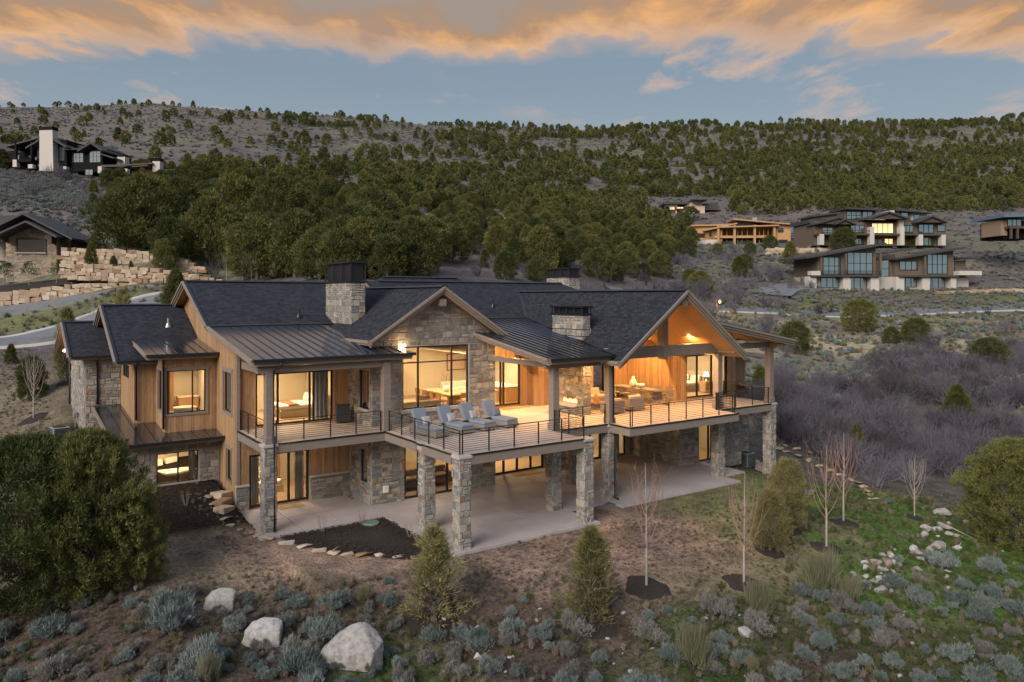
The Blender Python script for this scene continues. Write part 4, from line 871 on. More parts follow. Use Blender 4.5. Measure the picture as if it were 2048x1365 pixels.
MB().box(10.1, 17.8, 2.9, 3.2, 3.1, 3.42).build('timber_beam', m_trim, H)
def railing(p0, p1, nseg, end=True, start=True, z=D):
    p0, p1 = Vector((*p0, z)), Vector((*p1, z)); hgt = .95; U = Vector((0, 0, 1)); d = (p1-p0).normalized(); mb = MB(); mb.bar(p0-d*.05+U*(hgt-.015), p1+d*.05+U*(hgt-.015), .05, .03); o = mb.build('railing', m_black, H)
    for i in range(nseg+1):
        if (i == 0 and not start) or (i == nseg and not end): continue
        q_ = p0+(p1-p0)*(i/nseg); mb = MB(); mb.box(q_.x-.022, q_.x+.022, q_.y-.022, q_.y+.022, z, z+hgt-.03); mb.build('rail_post', m_black, o)
    for k in range(9):
        h = .1+k*.088; mb = MB(); mb.bar(p0+U*h, p1+U*h, .014, .014); mb.build('rail_bar', m_black, o)
railing((-5.45, 10.7), (-5.45, 7.1), 3); railing((-5.05, 6.75), (-.2, 6.75), 4); railing((.12, 6.5), (.12, .15), 5); railing((.24, .15), (6.5, .15), 5, end=False); railing((6.5, .15), (6.5, 2.25), 2); railing((6.95, 2.45), (9.8, 2.45), 2)
railing((10.12, 2.2), (10.12, 1.0), 1); railing((10.25, 1.0), (17.75, 1.0), 6); railing((17.75, 1.12), (17.75, 2.25), 1); railing((18.0, 2.3), (22.4, 2.3), 3); railing((22.8, 2.7), (22.8, 5.9), 3); railing((17.9, 2.3), (17.9, 2.32), 1)
# ---- walls
# bedroom wing front (y = 10.75)
w_bed = wall('bedroom_wall', 'y', 10.75, -5.6, -.1, 3.5, 7.7, [(-4.75, -.92, 3.82, 6.33)])
window('y', 10.75, -4.75, -.92, 3.82, 6.33, vb=(-3.92, -3.68, -2.1, -1.9), skip=(2, 3), name='sliding_door', fw=.085)
w_lbed = wall('lower_bedroom_wall', 'y', 10.65, -5.6, -.1, -.1, 3.42, [(-5.08, -2.2, .04, 2.53)])
window('y', 10.65, -5.08, -2.2, .04, 2.53, vb=(-4.3, -3.18), name='sliding_door', fw=.1)
for a, b in ((-5.72, -5.1), (-2.18, -.1)):
    MB().box(a, b, 10.56, 10.66, -.1, 1.13).build('stone_base', m_mortar, w_lbed); clad(w_lbed, (0, 10.56, 0), (1, 0, 0), (0, -1, 0), [(a, -.1), (b, -.1), (b, 1.08), (a, 1.08)], (), int(a*10)); MB().box(a-.03, b, 10.48, 10.64, 1.1, 1.2).build('cap_stone', m_cap, w_lbed, bevel=.015)
# gable end x = -5.6 (cedar), two windows
w_gab = wall('gable_end_wall', 'x', -5.6, 10.66, 24.5, -.1, 6.95, [(11.7, 13.2, 4.4, 6.33), (11.72, 12.66, 1.12, 2.65)])
mb = MB(); mb.prism([(-5.6, 24.5, 6.95), (-5.6, 10.66, 6.95), (-5.6, 10.66, zM1(10.66)-.1), (-5.6, 14.17, zM1(14.17)-.15), (-5.6, 19.55, 10.6), (-5.6, 24.5, 8.4)], (.25, 0, 0)); mb.build('gable_boards', m_cedar, H)
window('x', -5.6, 11.7, 13.2, 4.4, 6.33, vb=()); window('x', -5.6, 11.72, 12.66, 1.12, 2.65)
mb = MB()
mb.box(-5.66, -5.52, 10.6, 10.78, 1.2, 7.6); mb.build('corner_trim', m_trim, H)
def casing(ax, c, a0, a1, z0, z1, w=.14, sill=True):
    mb = MB()
    def bx(a, b, e, f, k=.035):
        if ax == 'y': mb.box(a, b, c-k, c+.01, e, f)
        else: mb.box(c-k, c+.01, a, b, e, f)
    bx(a0-w, a0, z0, z1); bx(a1, a1+w, z0, z1); bx(a0-w-.04, a1+w+.04, z1, z1+w*1.5, .05); bx(a0-w, a1+w, z0-w, z0, .045); return mb.build('window_casing', m_trim, H)
casing('x', -5.6, 11.7, 13.2, 4.4, 6.33); casing('x', -5.6, 11.72, 12.66, 1.12, 2.65, .1)
# bay and wing walls (upper level left)
wall('bay_wall', 'y', 14.63, -8.03, -5.62, 3.1, 6.95, [(-7.93, -6.11, 4.21, 6.33)]); window('y', 14.63, -7.93, -6.11, 4.21, 6.33, vb=(-6.72,)); casing('y', 14.63, -7.93, -6.11, 4.21, 6.33, .12)
wall('bay_side_wall', 'x', -8.03, 14.63, 17.0, 3.1, 6.95, [(15.2, 16.3, 4.3, 6.3)]); window('x', -8.03, 15.2, 16.3, 4.3, 6.3); casing('x', -8.03, 15.2, 16.3, 4.3, 6.3, .12)
wall('wing_wall', 'y', 16.97, -9.04, -8.03, 3.3, 6.62); wall('wing_side_wall', 'x', -9.04, 16.97, 27, 3.3, 6.62, [(18.6, 21.0, 5.65, 6.35)]); window('x', -9.04, 18.6, 21.0, 5.65, 6.35, vb=(19.4, 20.2))
MB().prism([(-9.04, 27.5, 6.55), (-9.04, 16.97, 6.55), (-9.04, 22.5, 9.2)], (.25, 0, 0)).build('gable_boards', m_cedar, H)
w_end = wall('end_stone_wall', 'y', 21.42, -10.78, -9.04, .8, 6.6, mf=m_mortar); clad(w_end, (0, 21.42, 0), (1, 0, 0), (0, -1, 0), [(-10.78, 1.2), (-9.04, 1.2), (-9.04, 6.55), (-10.78, 6.55)], (), 51)
w_ends = wall('end_side_wall', 'x', -10.8, 21.42, 29, .8, 6.6, [(23.6, 24.7, 5.2, 6.05)], mf=m_mortar); clad(w_ends, (-10.8, 0, 0), (0, -1, 0), (-1, 0, 0), [(-29, 1.2), (-21.42, 1.2), (-21.42, 6.55), (-29, 6.55)], [(-24.75, -23.55, 5.1, 6.1)], 52); window('x', -10.8, 23.6, 24.7, 5.2, 6.05)
MB().prism([(-10.78, 29.5, 6.55), (-10.78, 21.2, 6.55), (-10.78, 25.5, 8.25)], (.25, 0, 0)).build('gable_boards', m_cedar, H)
w_low = wall('lower_stone_wall', 'y', 13.85, -9.9, -5.62, .2, 3.02, [(-8.52, -6.63, .97, 2.46)], mf=m_mortar); clad(w_low, (0, 13.85, 0), (1, 0, 0), (0, -1, 0), [(-9.9, .5), (-5.64, .5), (-5.64, 3.0), (-9.9, 3.0)], [(-8.54, -6.61, .94, 2.5)], 53); window('y', 13.85, -8.52, -6.63, .97, 2.46, vb=(-7.55,))
w_lows = wall('lower_side_wall', 'x', -9.92, 13.85, 21.4, .2, 3.0, mf=m_mortar); clad(w_lows, (-9.92, 0, 0), (0, -1, 0), (-1, 0, 0), [(-21.4, .8), (-13.85, .8), (-13.85, 3.0), (-21.4, 3.0)], (), 54)
# great room block (x -0.1 .. 7.0, y 8)
gw = [(1.56, 5.35, 4.42, 7.52), (1.66, 4.95, .02, 2.6)]
w_gr = wall('great_room_wall', 'y', 8.0, -.1, 7.0, -.1, 7.75, gw, mf=m_mortar)
MB().prism([(-.1, 8.0, 7.75), (7.0, 8.0, 7.75), (7.0, 8.0, zG(7)-.22), (3.45, 8.0, 10.24), (-.1, 8.0, zG(-.1)-.22)], (0, .25, 0)).build('gable_masonry', m_mortar, w_gr)
clad(w_gr, (0, 8.0, 0), (1, 0, 0), (0, -1, 0), [(-.1, -.1), (7.0, -.1), (7.0, zG(7)-.25), (3.45, 10.2), (-.1, zG(-.1)-.25)], [(1.54, 5.37, 4.2, 7.55), gw[1]], 61)
window('y', 8.0, 1.56, 5.35, 4.42, 7.52, vb=(2.45, 4.38), hb=(6.71,), fw=.07); MB().box(1.48, 5.43, 7.88, 8.1, 4.24, 4.42).build('window_sill', m_cap, w_gr, bevel=.015)
window('y', 8.0, 1.66, 4.95, .02, 2.6, vb=(2.46, 3.3, 4.12), name='sliding_door', fw=.09)
w_grs = wall('great_room_side_wall', 'x', -.1, 8.0, 10.75, -.1, 7.7, [(8.27, 9.45, 4.55, 6.4), (8.45, 9.3, .95, 2.55)], mf=m_mortar)
clad(w_grs, (-.1, 0, 0), (0, -1, 0), (-1, 0, 0), [(-10.75, -.1), (-8.0, -.1), (-8.0, 7.5), (-10.75, 7.5)], [(-9.47, -8.25, 4.5, 6.42), (-9.32, -8.43, .92, 2.57)], 62)
window('x', -.1, 8.27, 9.45, 4.55, 6.4); window('x', -.1, 8.45, 9.3, .95, 2.55); MB().box(-.2, -.02, 8.2, 9.5, 4.42, 4.55).build('window_sill', m_cap, w_grs, bevel=.01)
# kitchen recess
wall('kitchen_wall', 'y', 9.7, 7.0, 10.6, 3.42, 8.2, [(7.45, 9.86, 3.84, 6.46)]); window('y', 9.7, 7.45, 9.86, 3.84, 6.46, vb=(8.55, 8.75), skip=(2,), name='sliding_door', fw=.09)
wall('jog_side_wall', 'x', 10.6, 9.0, 9.7, 3.42, 8.3); wall('jog_wall', 'y', 9.0, 10.6, 12.6, 3.42, 7.5); MB().prism([(10.6, 9.0, 7.5), (12.6, 9.0, 7.5), (12.6, 9.0, 9.08), (10.6, 9.0, 7.6)], (0, .25, 0)).build('gable_boards', m_cedar, H); MB().prism([(12.6, 10.42, 6.6), (18.85, 10.42, 6.6), (14, 10.42, 10.15), (12.6, 10.42, 9.1)], (0, .25, 0)).build('gable_boards', m_cedar, H); wall('porch_back_wall', 'y', 10.42, 12.6, 18.85, 3.42, 6.6, [(15.95, 16.9, 3.84, 6.45)]); window('y', 10.42, 15.95, 16.9, 3.84, 6.45)
wall('porch_side_wall', 'x', 18.85, 6.0, 10.42, 3.42, 6.62); wall('east_bedroom_wall', 'y', 6.0, 18.85, 24.05, 3.42, 7.3, [(19.55, 23.3, 3.83, 6.42)]); window('y', 6.0, 19.55, 23.3, 3.83, 6.42, vb=(20.55, 21.85, 22.5), skip=(1,), name='sliding_door', fw=.085)
wall('east_side_wall', 'y', 6.9, 24.05, 26.2, 3.6, 6.2)
# lower level right of the great room
wl = wall('lower_back_wall', 'y', 9.65, 7.0, 18.4, -.1, 3.42, [(8.05, 11.5, .02, 2.6), (14.3, 15.95, .02, 2.6), (17.4, 18.0, .02, 2.6)], mf=m_mortar); clad(wl, (0, 9.65, 0), (1, 0, 0), (0, -1, 0), [(7.0, -.1), (18.4, -.1), (18.4, 3.4), (7.0, 3.4)], [(8.03, 11.52, .0, 2.62), (14.28, 15.97, 0, 2.62), (17.38, 18.02, 0, 2.62)], 63)
window('y', 9.65, 8.05, 11.5, .02, 2.6, vb=(8.72, 9.64, 10.6), name='sliding_door', fw=.1); window('y', 9.65, 14.3, 15.95, .02, 2.6, vb=(15.1,), name='sliding_door', fw=.09); window('y', 9.65, 17.4, 18.0, .02, 2.6, name='glass_door', fw=.08)
wl = wall('lower_side_wall', 'x', 18.4, 5.5, 9.65, -.1, 3.42, mf=m_mortar); clad(wl, (18.4, 0, 0), (0, -1, 0), (-1, 0, 0), [(-9.65, -.1), (-5.5, -.1), (-5.5, 3.4), (-9.65, 3.4)], (), 64)
wl = wall('lower_east_wall', 'y', 5.5, 18.4, 24.0, -.6, 3.42, [(20.05, 21.35, .02, 2.25)], mf=m_mortar); clad(wl, (0, 5.5, 0), (1, 0, 0), (0, -1, 0), [(18.4, -.6), (24.0, -.6), (24.0, 3.4), (18.4, 3.4)], [(20.03, 21.37, 0, 2.27)], 65); window('y', 5.5, 20.05, 21.35, .02, 2.25, vb=(21.0,), name='sliding_door', fw=.08)
wl = wall('east_end_wall', 'y', 6.8, 24.0, 26.4, -1.0, 3.9, mf=m_mortar); clad(wl, (0, 6.8, 0), (1, 0, 0), (0, -1, 0), [(24.0, -1), (26.4, -1), (26.4, 3.7), (24.0, 3.7)], (), 66)
# ---- chimneys and outdoor fireplace
def chimney(x0, x1, y0, y1, zb, zs, zt, seed, nbar=3):
    m = MB().box(x0, x1, y0, y1, zb, zs).build('chimney', m_mortar, H)
    for o, s, n, a in (((0, y0, 0), (1, 0, 0), (0, -1, 0), (x0, x1)), ((x0, 0, 0), (0, -1, 0), (-1, 0, 0), (-y1, -y0)), ((x1, 0, 0), (0, 1, 0), (1, 0, 0), (y0, y1))): clad(m, o, s, n, [(a[0], zb), (a[1], zb), (a[1], zs), (a[0], zs)], (), seed, .01, .16, .5)
    mb = MB(); mb.box(x0-.1, x1+.1, y0-.1, y1+.1, zs, zs+.1); mb.box(x0-.12, x1+.12, y0-.12, y1+.12, zt-.1, zt); mb.box(x0+.06, x1-.06, y0+.06, y1-.06, zs+.1, zt-.1)
    c = mb.build('chimney_cap', m_black, m)
    mb = MB()
    for i in range(nbar+1):
        y = y0-.03+(y1-y0+.06)*i/nbar; mb.box(x0-.05, x0+.0, y-.03, y+.03, zs+.1, zt-.1)
    for x in (x0-.04, x1-.02): mb.box(x, x+.06, y0-.05, y0, zs+.1, zt-.1)
    mb.build('cap_frame', m_bronze, c); return m
chimney(.47, 1.27, 11.83, 15.3, 7.8, 10.72, 11.85, 71); chimney(10.44, 10.98, 4.94, 7.45, 7.2, 9.0, 9.5, 72, 4); chimney(25.0, 26.2, 24, 27, 8, 11.6, 12.4, 73)
fp = MB(); fy = [(4.94, 5.35), (6.95, 7.45)]
for a, b in fy: fp.box(10.44, 11.05, a, b, D, 8.3)
fp.box(10.44, 11.05, 5.35, 6.95, 4.72, 8.3); fp.box(10.44, 11.05, 5.35, 6.95, D, 4.28); fp = fp.build('outdoor_fireplace', m_mortar, H)
clad(fp, (10.44, 0, 0), (0, -1, 0), (-1, 0, 0), [(-7.45, D), (-4.94, D), (-4.94, 8.2), (-7.45, 8.2)], [(-6.95, -5.35, 4.28, 4.72)], 74); clad(fp, (0, 4.94, 0), (1, 0, 0), (0, -1, 0), [(10.44, D), (11.05, D), (11.05, 8.2), (10.44, 8.2)], (), 75)
MB().box(10.2, 10.44, 5.2, 7.2, 4.12, 4.26).build('hearth_stone', m_cap, fp, bevel=.015)
fl = MB()
for k in range(9):
    y = 5.6+k*.15; h = .12+.12*rng.random(); fl.lathe((10.75, y, 4.3), [(.035, 0), (.05, h*.35), (.02, h*.75), (.003, h)], 6)
fl.build('flame', emis('flame', (1, .42, .10), 6), fp, smooth=True)
# ---- patio slabs (each poured panel its own piece)
mb = MB(); mb.box(-.35, 7.15, -.25, 9.6, -.4, -.05); mb.box(-5.95, -.35, 6.0, 10.6, -.4, -.05); mb.box(7.15, 9.7, 2.05, 9.6, -.4, -.05); mb.box(9.7, 18.4, 1.1, 9.6, -.4, -.05); mb.box(18.4, 20.4, 2.4, 5.5, -.4, -.05); PAT = mb.build('patio', m_conc); tag(PAT, kind='structure')
def panels(x0, x1, y0, y1, nx, ny):
    for i in range(nx):
        for j in range(ny):
            a, b = x0+(x1-x0)*i/nx, x0+(x1-x0)*(i+1)/nx; c, d = y0+(y1-y0)*j/ny, y0+(y1-y0)*(j+1)/ny
            MB().box(a+.018, b-.018, c+.018, d-.018, -.2, rng.uniform(-.002, .002)).build('slab', m_conc, PAT)
panels(-.35, 7.15, -.25, 9.6, 3, 4); panels(-5.95, -.35, 6.0, 10.6, 3, 2); panels(7.15, 9.7, 2.05, 9.6, 1, 3); panels(9.7, 18.4, 1.1, 9.6, 4, 3); panels(18.4, 20.4, 2.4, 5.45, 1, 1)
# ---- rooms behind the glass
room(-5.3, -.4, 11.03, 16.2, 3.8, 6.55); room(-7.75, -5.7, 14.92, 18.5, 3.8, 6.7, m_ceram); room(.2, 7.0, 8.28, 17, 3.8, 7.7, right=False); room(7.0, 11.5, 10.0, 17, 3.8, 6.75, left=False)
room(19.1, 24, 6.28, 11.5, 3.8, 6.7); room(-5.3, -.4, 10.95, 15.5, 0, 3.1); room(.2, 13.6, 9.95, 15.5, 0, 3.1, left=True); room(.2, 7.0, 8.28, 9.95, 0, 3.1, back=False); room(13.8, 18.3, 9.95, 15, 0, 3.1); room(18.7, 23.8, 5.8, 10.5, 0, 3.1); room(-9.6, -5.9, 14.13, 17.6, .6, 2.98)
for p, w in (((-2.8, 13.4, 6.53), 120), ((-6.7, 16.4, 6.68), 55), ((2.2, 11, 7.68), 150), ((5.2, 11.5, 7.68), 150), ((4, 15, 7.68), 120), ((9.2, 12.6, 6.73), 130), ((21.3, 8.5, 6.68), 110), ((-3.4, 12.8, 3.08), 60), ((3.2, 11, 3.08), 30), ((6.8, 12.6, 3.08), 35), ((10.2, 12.4, 3.08), 75), ((15.6, 12, 3.08), 55), ((21, 7.6, 3.08), 35), ((-7.6, 15.6, 2.96), 50)): downlight(p, w*1.5)
# porch and soffit lights
for x, y in ((17.05, 3.6), (10.9, 4.2), (17.0, 7.9), (12.2, 8.2)): downlight((x, y, zR(x)-.22), 290, None, .2, (1, .54, .19))
for x, y, w in ((8.3, 7.8, 150), (8.3, 4.6, 60), (-3.0, 9.0, 20)): downlight((x, y, (zM2(y) if x > 5 else zM1(y))-.2), w*1.2, None, .2, (1, .56, .21))
for x, y, w in ((3.2, 6.4, 8), (9.5, 7.0, 8), (15.5, 6.0, 6), (-2.5, 9.4, 8)): downlight((x, y, 3.42), w, None, .25)
def flood(p, aim, watts):
    """twin-headed security light on a wall plate"""
    mb = MB(); mb.lathe((p[0], p[1], p[2]), [(.06, -.02), (.06, .02)], 10); mb.bar(p, (p[0]-aim[0]*.38, p[1]-aim[1]*.38, p[2]), .05, .05); b = mb.build('security_light', m_black, H)
    for s in (-1, 1):
        mb = MB(); c = (p[0]+s*.11+aim[0]*.12, p[1]+aim[1]*.12, p[2]+.02); mb.lathe((c[0], c[1], c[2]-.06), [(.03, 0), (.065, .05), (.065, .11), (.03, .14)], 10); mb.build('lamp_head', m_bulb, b, smooth=True)
    l = bpy.data.lights.new('flood_lamp', 'POINT'); l.energy = watts; l.color = (1, .66, .34); l.shadow_soft_size = .12; lo = bpy.data.objects.new('lamp_light', l); link(lo, b); lo.location = (p[0]+aim[0]*.3, p[1]+aim[1]*.3, p[2])
flood((1.42, 7.88, 7.58), (0, -1), 18); flood((-11.18, 26.0, 6.78), (-1, 0), 25)
# downspouts
downspout([(-4.95, 6.28, 7.25), (-4.95, 6.3, 7.05), (-5.2, 6.6, 6.85), (-5.2, 6.62, 3.8), (-5.2, 6.48, 3.68), (-5.2, 6.48, .02)]); downspout([(9.6, 1.55, 7.1), (9.75, 1.7, 6.9), (10.2, 2.28, 6.7), (10.2, 2.28, 3.85), (10.2, 2.15, 3.65), (10.2, 2.15, .1), (10.3, 2.0, .04)])
downspout([(-8.25, 14.0, 7.1), (-8.1, 14.5, 6.85), (-8.1, 14.55, 3.5)]); downspout([(-8.95, 16.4, 6.7), (-8.95, 16.85, 6.45), (-8.95, 16.88, 3.7)]); downspout([(-10.2, 20.95, 6.7), (-10.2, 21.32, 6.4), (-10.2, 21.34, 4.1)]); downspout([(-10.9, 29, 6.6), (-10.9, 29, 1.5)])
# roof vents
for x, y, zf in ((-6.9, 19.9, z7), (-1.2, 15.0, zL), (10.4, 13.4, zC)):
    mb = MB(); z = zf(y); mb.lathe((x, y, z-.03), [(.16, 0), (.07, .22), (.055, .24), (.055, .5)], 12); mb.build('vent_pipe', m_galv if x < -5 else m_black, H)
# interior doors, pictures
MB().box(-3.05, -2.1, 15.42, 15.46, 0, 2.2).build('interior_door', m_oakdoor, H); MB().box(4.35, 4.75, 15.2, 16.9, 3.8, 6.9).build('interior_door', m_oakdoor, H); MB().box(-7.5, -6.9, 18.42, 18.47, 3.8, 6.0).build('interior_door', m_oakdoor, H)
def picture(x0, x1, y, z0, z1, c):
    f = MB().box(x0, x1, y-.04, y, z0, z1).build('picture_frame', m_walnut, H); MB().box(x0+.07, x1-.07, y-.052, y-.041, z0+.07, z1-.07).build('canvas', c, f)
m_art = simple('landscape_print', (.55, .42, .26), (.22, .19, .13), .8, 3.5); m_art2 = simple('abstract_print', (.62, .42, .30), (.70, .66, .60), .8, 5)
picture(2.9, 4.0, 16.99, 5.2, 6.2, m_art); picture(9.2, 10.6, 16.99, 5.2, 6.3, m_art2)
def curtain(x0, x1, y, z0, z1, parent=None):
    mb = MB(); n = int((x1-x0)/.04); P = [(x0+(x1-x0)*i/n, y+.05*math.sin(i*1.35)) for i in range(n+1)]
    for a, b in zip(P[:-1], P[1:]): mb.poly([(*a, z0), (*b, z0), (*b, z1), (*a, z1)])
    return mb.build('curtain', m_curtain, H, smooth=True)
curtain(-1.75, -1.0, 11.25, 3.85, 6.4); curtain(-2.75, -2.3, 11.1, .05, 2.6); curtain(-4.95, -4.5, 11.1, .05, 2.6); curtain(-7.0, -6.68, 14.3, .65, 2.5); curtain(22.6, 23.3, 6.45, 3.85, 6.5)
finish_stones()
# ------------------------------------------------------------------ furniture
def cushion(parent, name, c, sx, sy, sz, mat, rz=0, rx=0, ry=0, bevel=.04):
    return MB().rbox(c, sx, sy, sz, rz, rx, ry).build(name, mat, parent, bevel=min(bevel, sz*.35, sx*.35, sy*.35), loc=(0, 0, 0), smooth=False)
def pillow_mesh(name, mat, w=.5, h=.42, t=.17):
    mb = MB(); n = 8; idx = {}
    for side in (1, -1):
        for i in range(n+1):
            for j in range(n+1):
                u, v = i/n*2-1, j/n*2-1; k = (1-u**4)*(1-v**4); sq = 1-.08*(1-abs(u))*abs(v)
                mb.v.append((u*w/2*(1-.10*(1-v*v)*0+(-.06*(1-v*v) if abs(u) == 1 else 0)), side*t/2*k**.6, v*h/2*(1-(.06*(1-u*u) if abs(v) == 1 else 0))))
        b = 0 if side == 1 else (n+1)**2
        for i in range(n):
            for j in range(n):
                a = b+i*(n+1)+j; f = (a, a+1, a+n+2, a+n+1); mb.f.append(f if side == 1 else f[::-1]); mb.m.append(0); mb.uv.append(None)
    return mb.mesh(name, mat, True)
def pillow(label, loc, rz, tilt, mat, w=.5, h=.42, group=None):
    o = bpy.data.objects.new('pillow', pillow_mesh('pillow', mat, w, h)); link(o); o.location = loc; o.rotation_euler = (tilt, 0, rz); return tag(o, label, 'pillow', group)
def chaise(x, y, rz, label):
    t = thing('chaise_longue', label, 'chaise longue', (x, y, D), rz, 'chaise longues in a row on the deck'); W_, Ln = .74, 2.05       # foot toward -y
    b = MB().box(-W_/2, W_/2, -Ln/2, Ln/2, .06, .30).build('wicker_base', m_wicker, t, bevel=.02)
    for sx in (-1, 1):
        for sy in (-1, 1): MB().box(sx*(W_/2-.08)-.03, sx*(W_/2-.08)+.03, sy*(Ln/2-.1)-.03, sy*(Ln/2-.1)+.03, 0, .07).build('foot', m_black, t)
    MB().rbox((0, -.36, .37), W_-.02, 1.3, .14).build('seat_cushion', m_bluefab, t, bevel=.045)
    MB().rbox((0, .62, .70), W_-.02, .95, .13, 0, math.radians(62)).build('back_cushion', m_bluefab, t, bevel=.045)
    MB().rbox((0, .70, .64), W_-.06, .86, .05, 0, math.radians(62)).build('back_frame', m_wicker, t); return t
CH = [(1.15, 4.6), (2.55, 4.75), (3.85, 4.9), (5.2, 5.0)]
cl = ['chaise longue nearest the left railing with a pale grey pillow', 'second chaise longue from the left railing with a pale pillow', 'third chaise longue from the left railing with a white pillow', 'chaise longue furthest right in the row with a dark slate pillow']
for (x, y), l in zip(CH, cl): chaise(x, y, math.radians(8), l)
for (x, y), m, l in zip(CH, (m_greyfab, m_greyfab, m_greyfab, m_dkblue), ('pale grey pillow on the leftmost chaise longue', 'pale pillow on the second chaise longue from the left', 'pale pillow on the third chaise longue from the left', 'dark slate pillow on the rightmost chaise longue')):
    pillow(l, (x+.02, y+.22, D+.62), math.radians(8), math.radians(-24), m)
for i, (x, y) in enumerate(((1.85, 5.0), (3.2, 5.1), (4.55, 5.2))):
    t = thing('side_table', ('small dark round table between the first and second chaise longues', 'small dark round table between the middle two chaise longues', 'small dark round table between the two rightmost chaise longues')[i], 'side table', (x, y, D), 0, 'side tables between the chaise longues')
    MB().lathe((0, 0, .42), [(.26, 0), (.27, .02), (.26, .04)], 20).build('table_top', m_wicker, t); MB().lathe((0, 0, 0), [(.18, 0), (.18, .02), (.04, .04), (.04, .42)], 14).build('pedestal', m_wicker, t)
# covered barbecue on the left balcony
t = thing('folded_recliner', 'folded black recliner leaning against the stone wall on the left balcony', 'chair', (-.75, 9.9, D), math.radians(-25))
for k in range(3): MB().rbox((0, .05+k*.09, .47), .62-.04*k, .08, .90-.06*k, 0, math.radians(-12)).build('padded_panel', m_black, t, bevel=.03)
for s in (-1, 1): MB().tube([(s*.30, -.1, .02), (s*.32, .12, .95), (s*.30, .26, .9), (s*.28, .36, .03)], .018, 8).build('frame_tube', m_black, t)
# fire-pit lounge on the porch
def armchair(x, y, rz, label, w=.95, name='lounge_chair', pills=True, seats=1):
    t = thing(name, label, 'armchair' if seats == 1 else 'sofa', (x, y, D), rz, 'wicker lounge seats on the porch')   # faces -y
    MB().box(-w/2, w/2, -.45, .45, .08, .34).build('base', m_wicker, t, bevel=.02); MB().box(-w/2, w/2, .33, .45, .34, .72).build('backrest', m_wicker, t, bevel=.02)
    for s in (-1, 1): MB().box(s*w/2-(.12 if s > 0 else 0), s*w/2+(.12 if s < 0 else 0), -.45, .33, .34, .62).build('arm', m_wicker, t, bevel=.02)
    sw = (w-.24)/seats
    for k in range(seats):
        cx = -w/2+.12+sw*(k+.5); MB().rbox((cx, -.06, .41), sw-.02, .74, .14).build('seat_cushion', m_sand, t, bevel=.04); MB().rbox((cx, .25, .63), sw-.04, .15, .40, 0, math.radians(-12)).build('back_cushion', m_sand, t, bevel=.05)
    return t
armchair(13.9, 4.75, math.radians(165), 'boxy wicker armchair with two cream pillows, its back to the railing'); armchair(12.25, 4.6, math.radians(185), 'wicker armchair behind the timber post, its back to the railing')
armchair(13.6, 8.3, 0, 'long wicker sofa with sand cushions under the cedar wall', 2.6, 'outdoor_sofa', True, 3)
pillow('cream pillow on the left side of the boxy armchair', (13.75, 4.62, D+.68), math.radians(150), math.radians(-20), m_white, .48, .4, 'cream pillows on the porch seats'); pillow('cream pillow on the right side of the boxy armchair', (14.1, 4.7, D+.68), math.radians(185), math.radians(-16), m_white, .48, .4, 'cream pillows on the porch seats'); pillow('cream pillow on the long porch sofa', (13.0, 8.35, D+.68), math.radians(8), math.radians(-20), m_white, .52, .48, 'cream pillows on the porch seats')
t = thing('coffee_table', 'low square coffee table on the porch with a terracotta lantern on it', 'coffee table', (12.6, 6.5, D), 0); MB().box(-.5, .5, -.7, .7, .34, .4).build('table_top', m_wicker, t, bevel=.01); MB().box(-.42, .42, -.6, .6, 0, .34).build('base', m_wicker, t)
t = thing('lantern', 'terracotta pierced lantern standing on the porch coffee table', 'lantern', (12.6, 6.3, D+.41), 0); MB().lathe((0, 0, 0), [(.16, 0), (.17, .05), (.13, .25), (.08, .38), (.03, .44), (.02, .5)], 14).build('body', m_terra, t, smooth=True); MB().lathe((0, 0, 0), [(.24, -.008), (.25, .012)], 16).build('tray', m_terra, t)
# dining group
t = thing('dining_table', 'long grey outdoor dining table along the cedar wall', 'dining table', (17.1, 7.6, D), 0, None); MB().box(-.5, .5, -1.9, 1.9, .70, .75).build('table_top', m_wicker, t, bevel=.01)
for y in (-1.5, 1.5): MB().box(-.38, .38, y-.05, y+.05, 0, .7).build('leg_panel', m_wicker, t)
def dchair(x, y, rz, label, mat=None):
    t = thing('dining_chair', label, 'chair', (x, y, D), rz, 'wicker dining chairs round the porch table')
    MB().rbox((0, 0, .43), .5, .5, .08).build('seat', m_wicker, t, bevel=.02)
    for sx in (-1, 1):
        MB().tube([(sx*.22, -.2, 0), (sx*.22, -.2, .62), (sx*.25, .18, .64)], .018, 6).build('leg', m_wicker, t); MB().tube([(sx*.21, .3, 0), (sx*.22, .2, .42), (sx*.25, .28, .85)], .018, 6).build('leg', m_wicker, t)
    mb = MB()
    for k in range(8): a = -.22+k*.063; mb.tube([(a, .22, .46), (a*1.08, .27, .84)], .013, 5)
    mb.build('back_slats', m_wicker, t); MB().tube([(-.26, .28, .86), (0, .31, .87), (.26, .28, .86)], .02, 6).build('top_rail', m_wicker, t); return t
for i, y in enumerate((6.1, 7.0, 7.9, 8.8)):
    dchair(16.3, y, math.radians(90), 'slatted dining chair on the open side of the porch table, %s from the front' % ('first', 'second', 'third', 'fourth')[i]); dchair(17.9, y, math.radians(-90), 'slatted dining chair on the wall side of the porch table, %s from front' % ('first', 'second', 'third', 'fourth')[i])
dchair(17.1, 5.2, math.radians(180), 'slatted wicker dining chair at the front end of the porch table')
t = tag(MB().lathe((17.05, 8.0, D+.751), [(.10, 0), (.22, .1), (.24, .25), (.15, .45), (.08, .52), (.10, .64)], 20).build('vase', m_ceram, smooth=True), 'tall white ceramic vase on the outdoor dining table', 'vase'); tag(MB().lathe((17.1, 7.45, D+.751), [(.08, 0), (.10, .06), (.25, .15), (.27, .24), (.24, .22)], 20).build('bowl', m_ceram, smooth=True), 'wide white bowl beside the vase on the outdoor dining table', 'bowl')
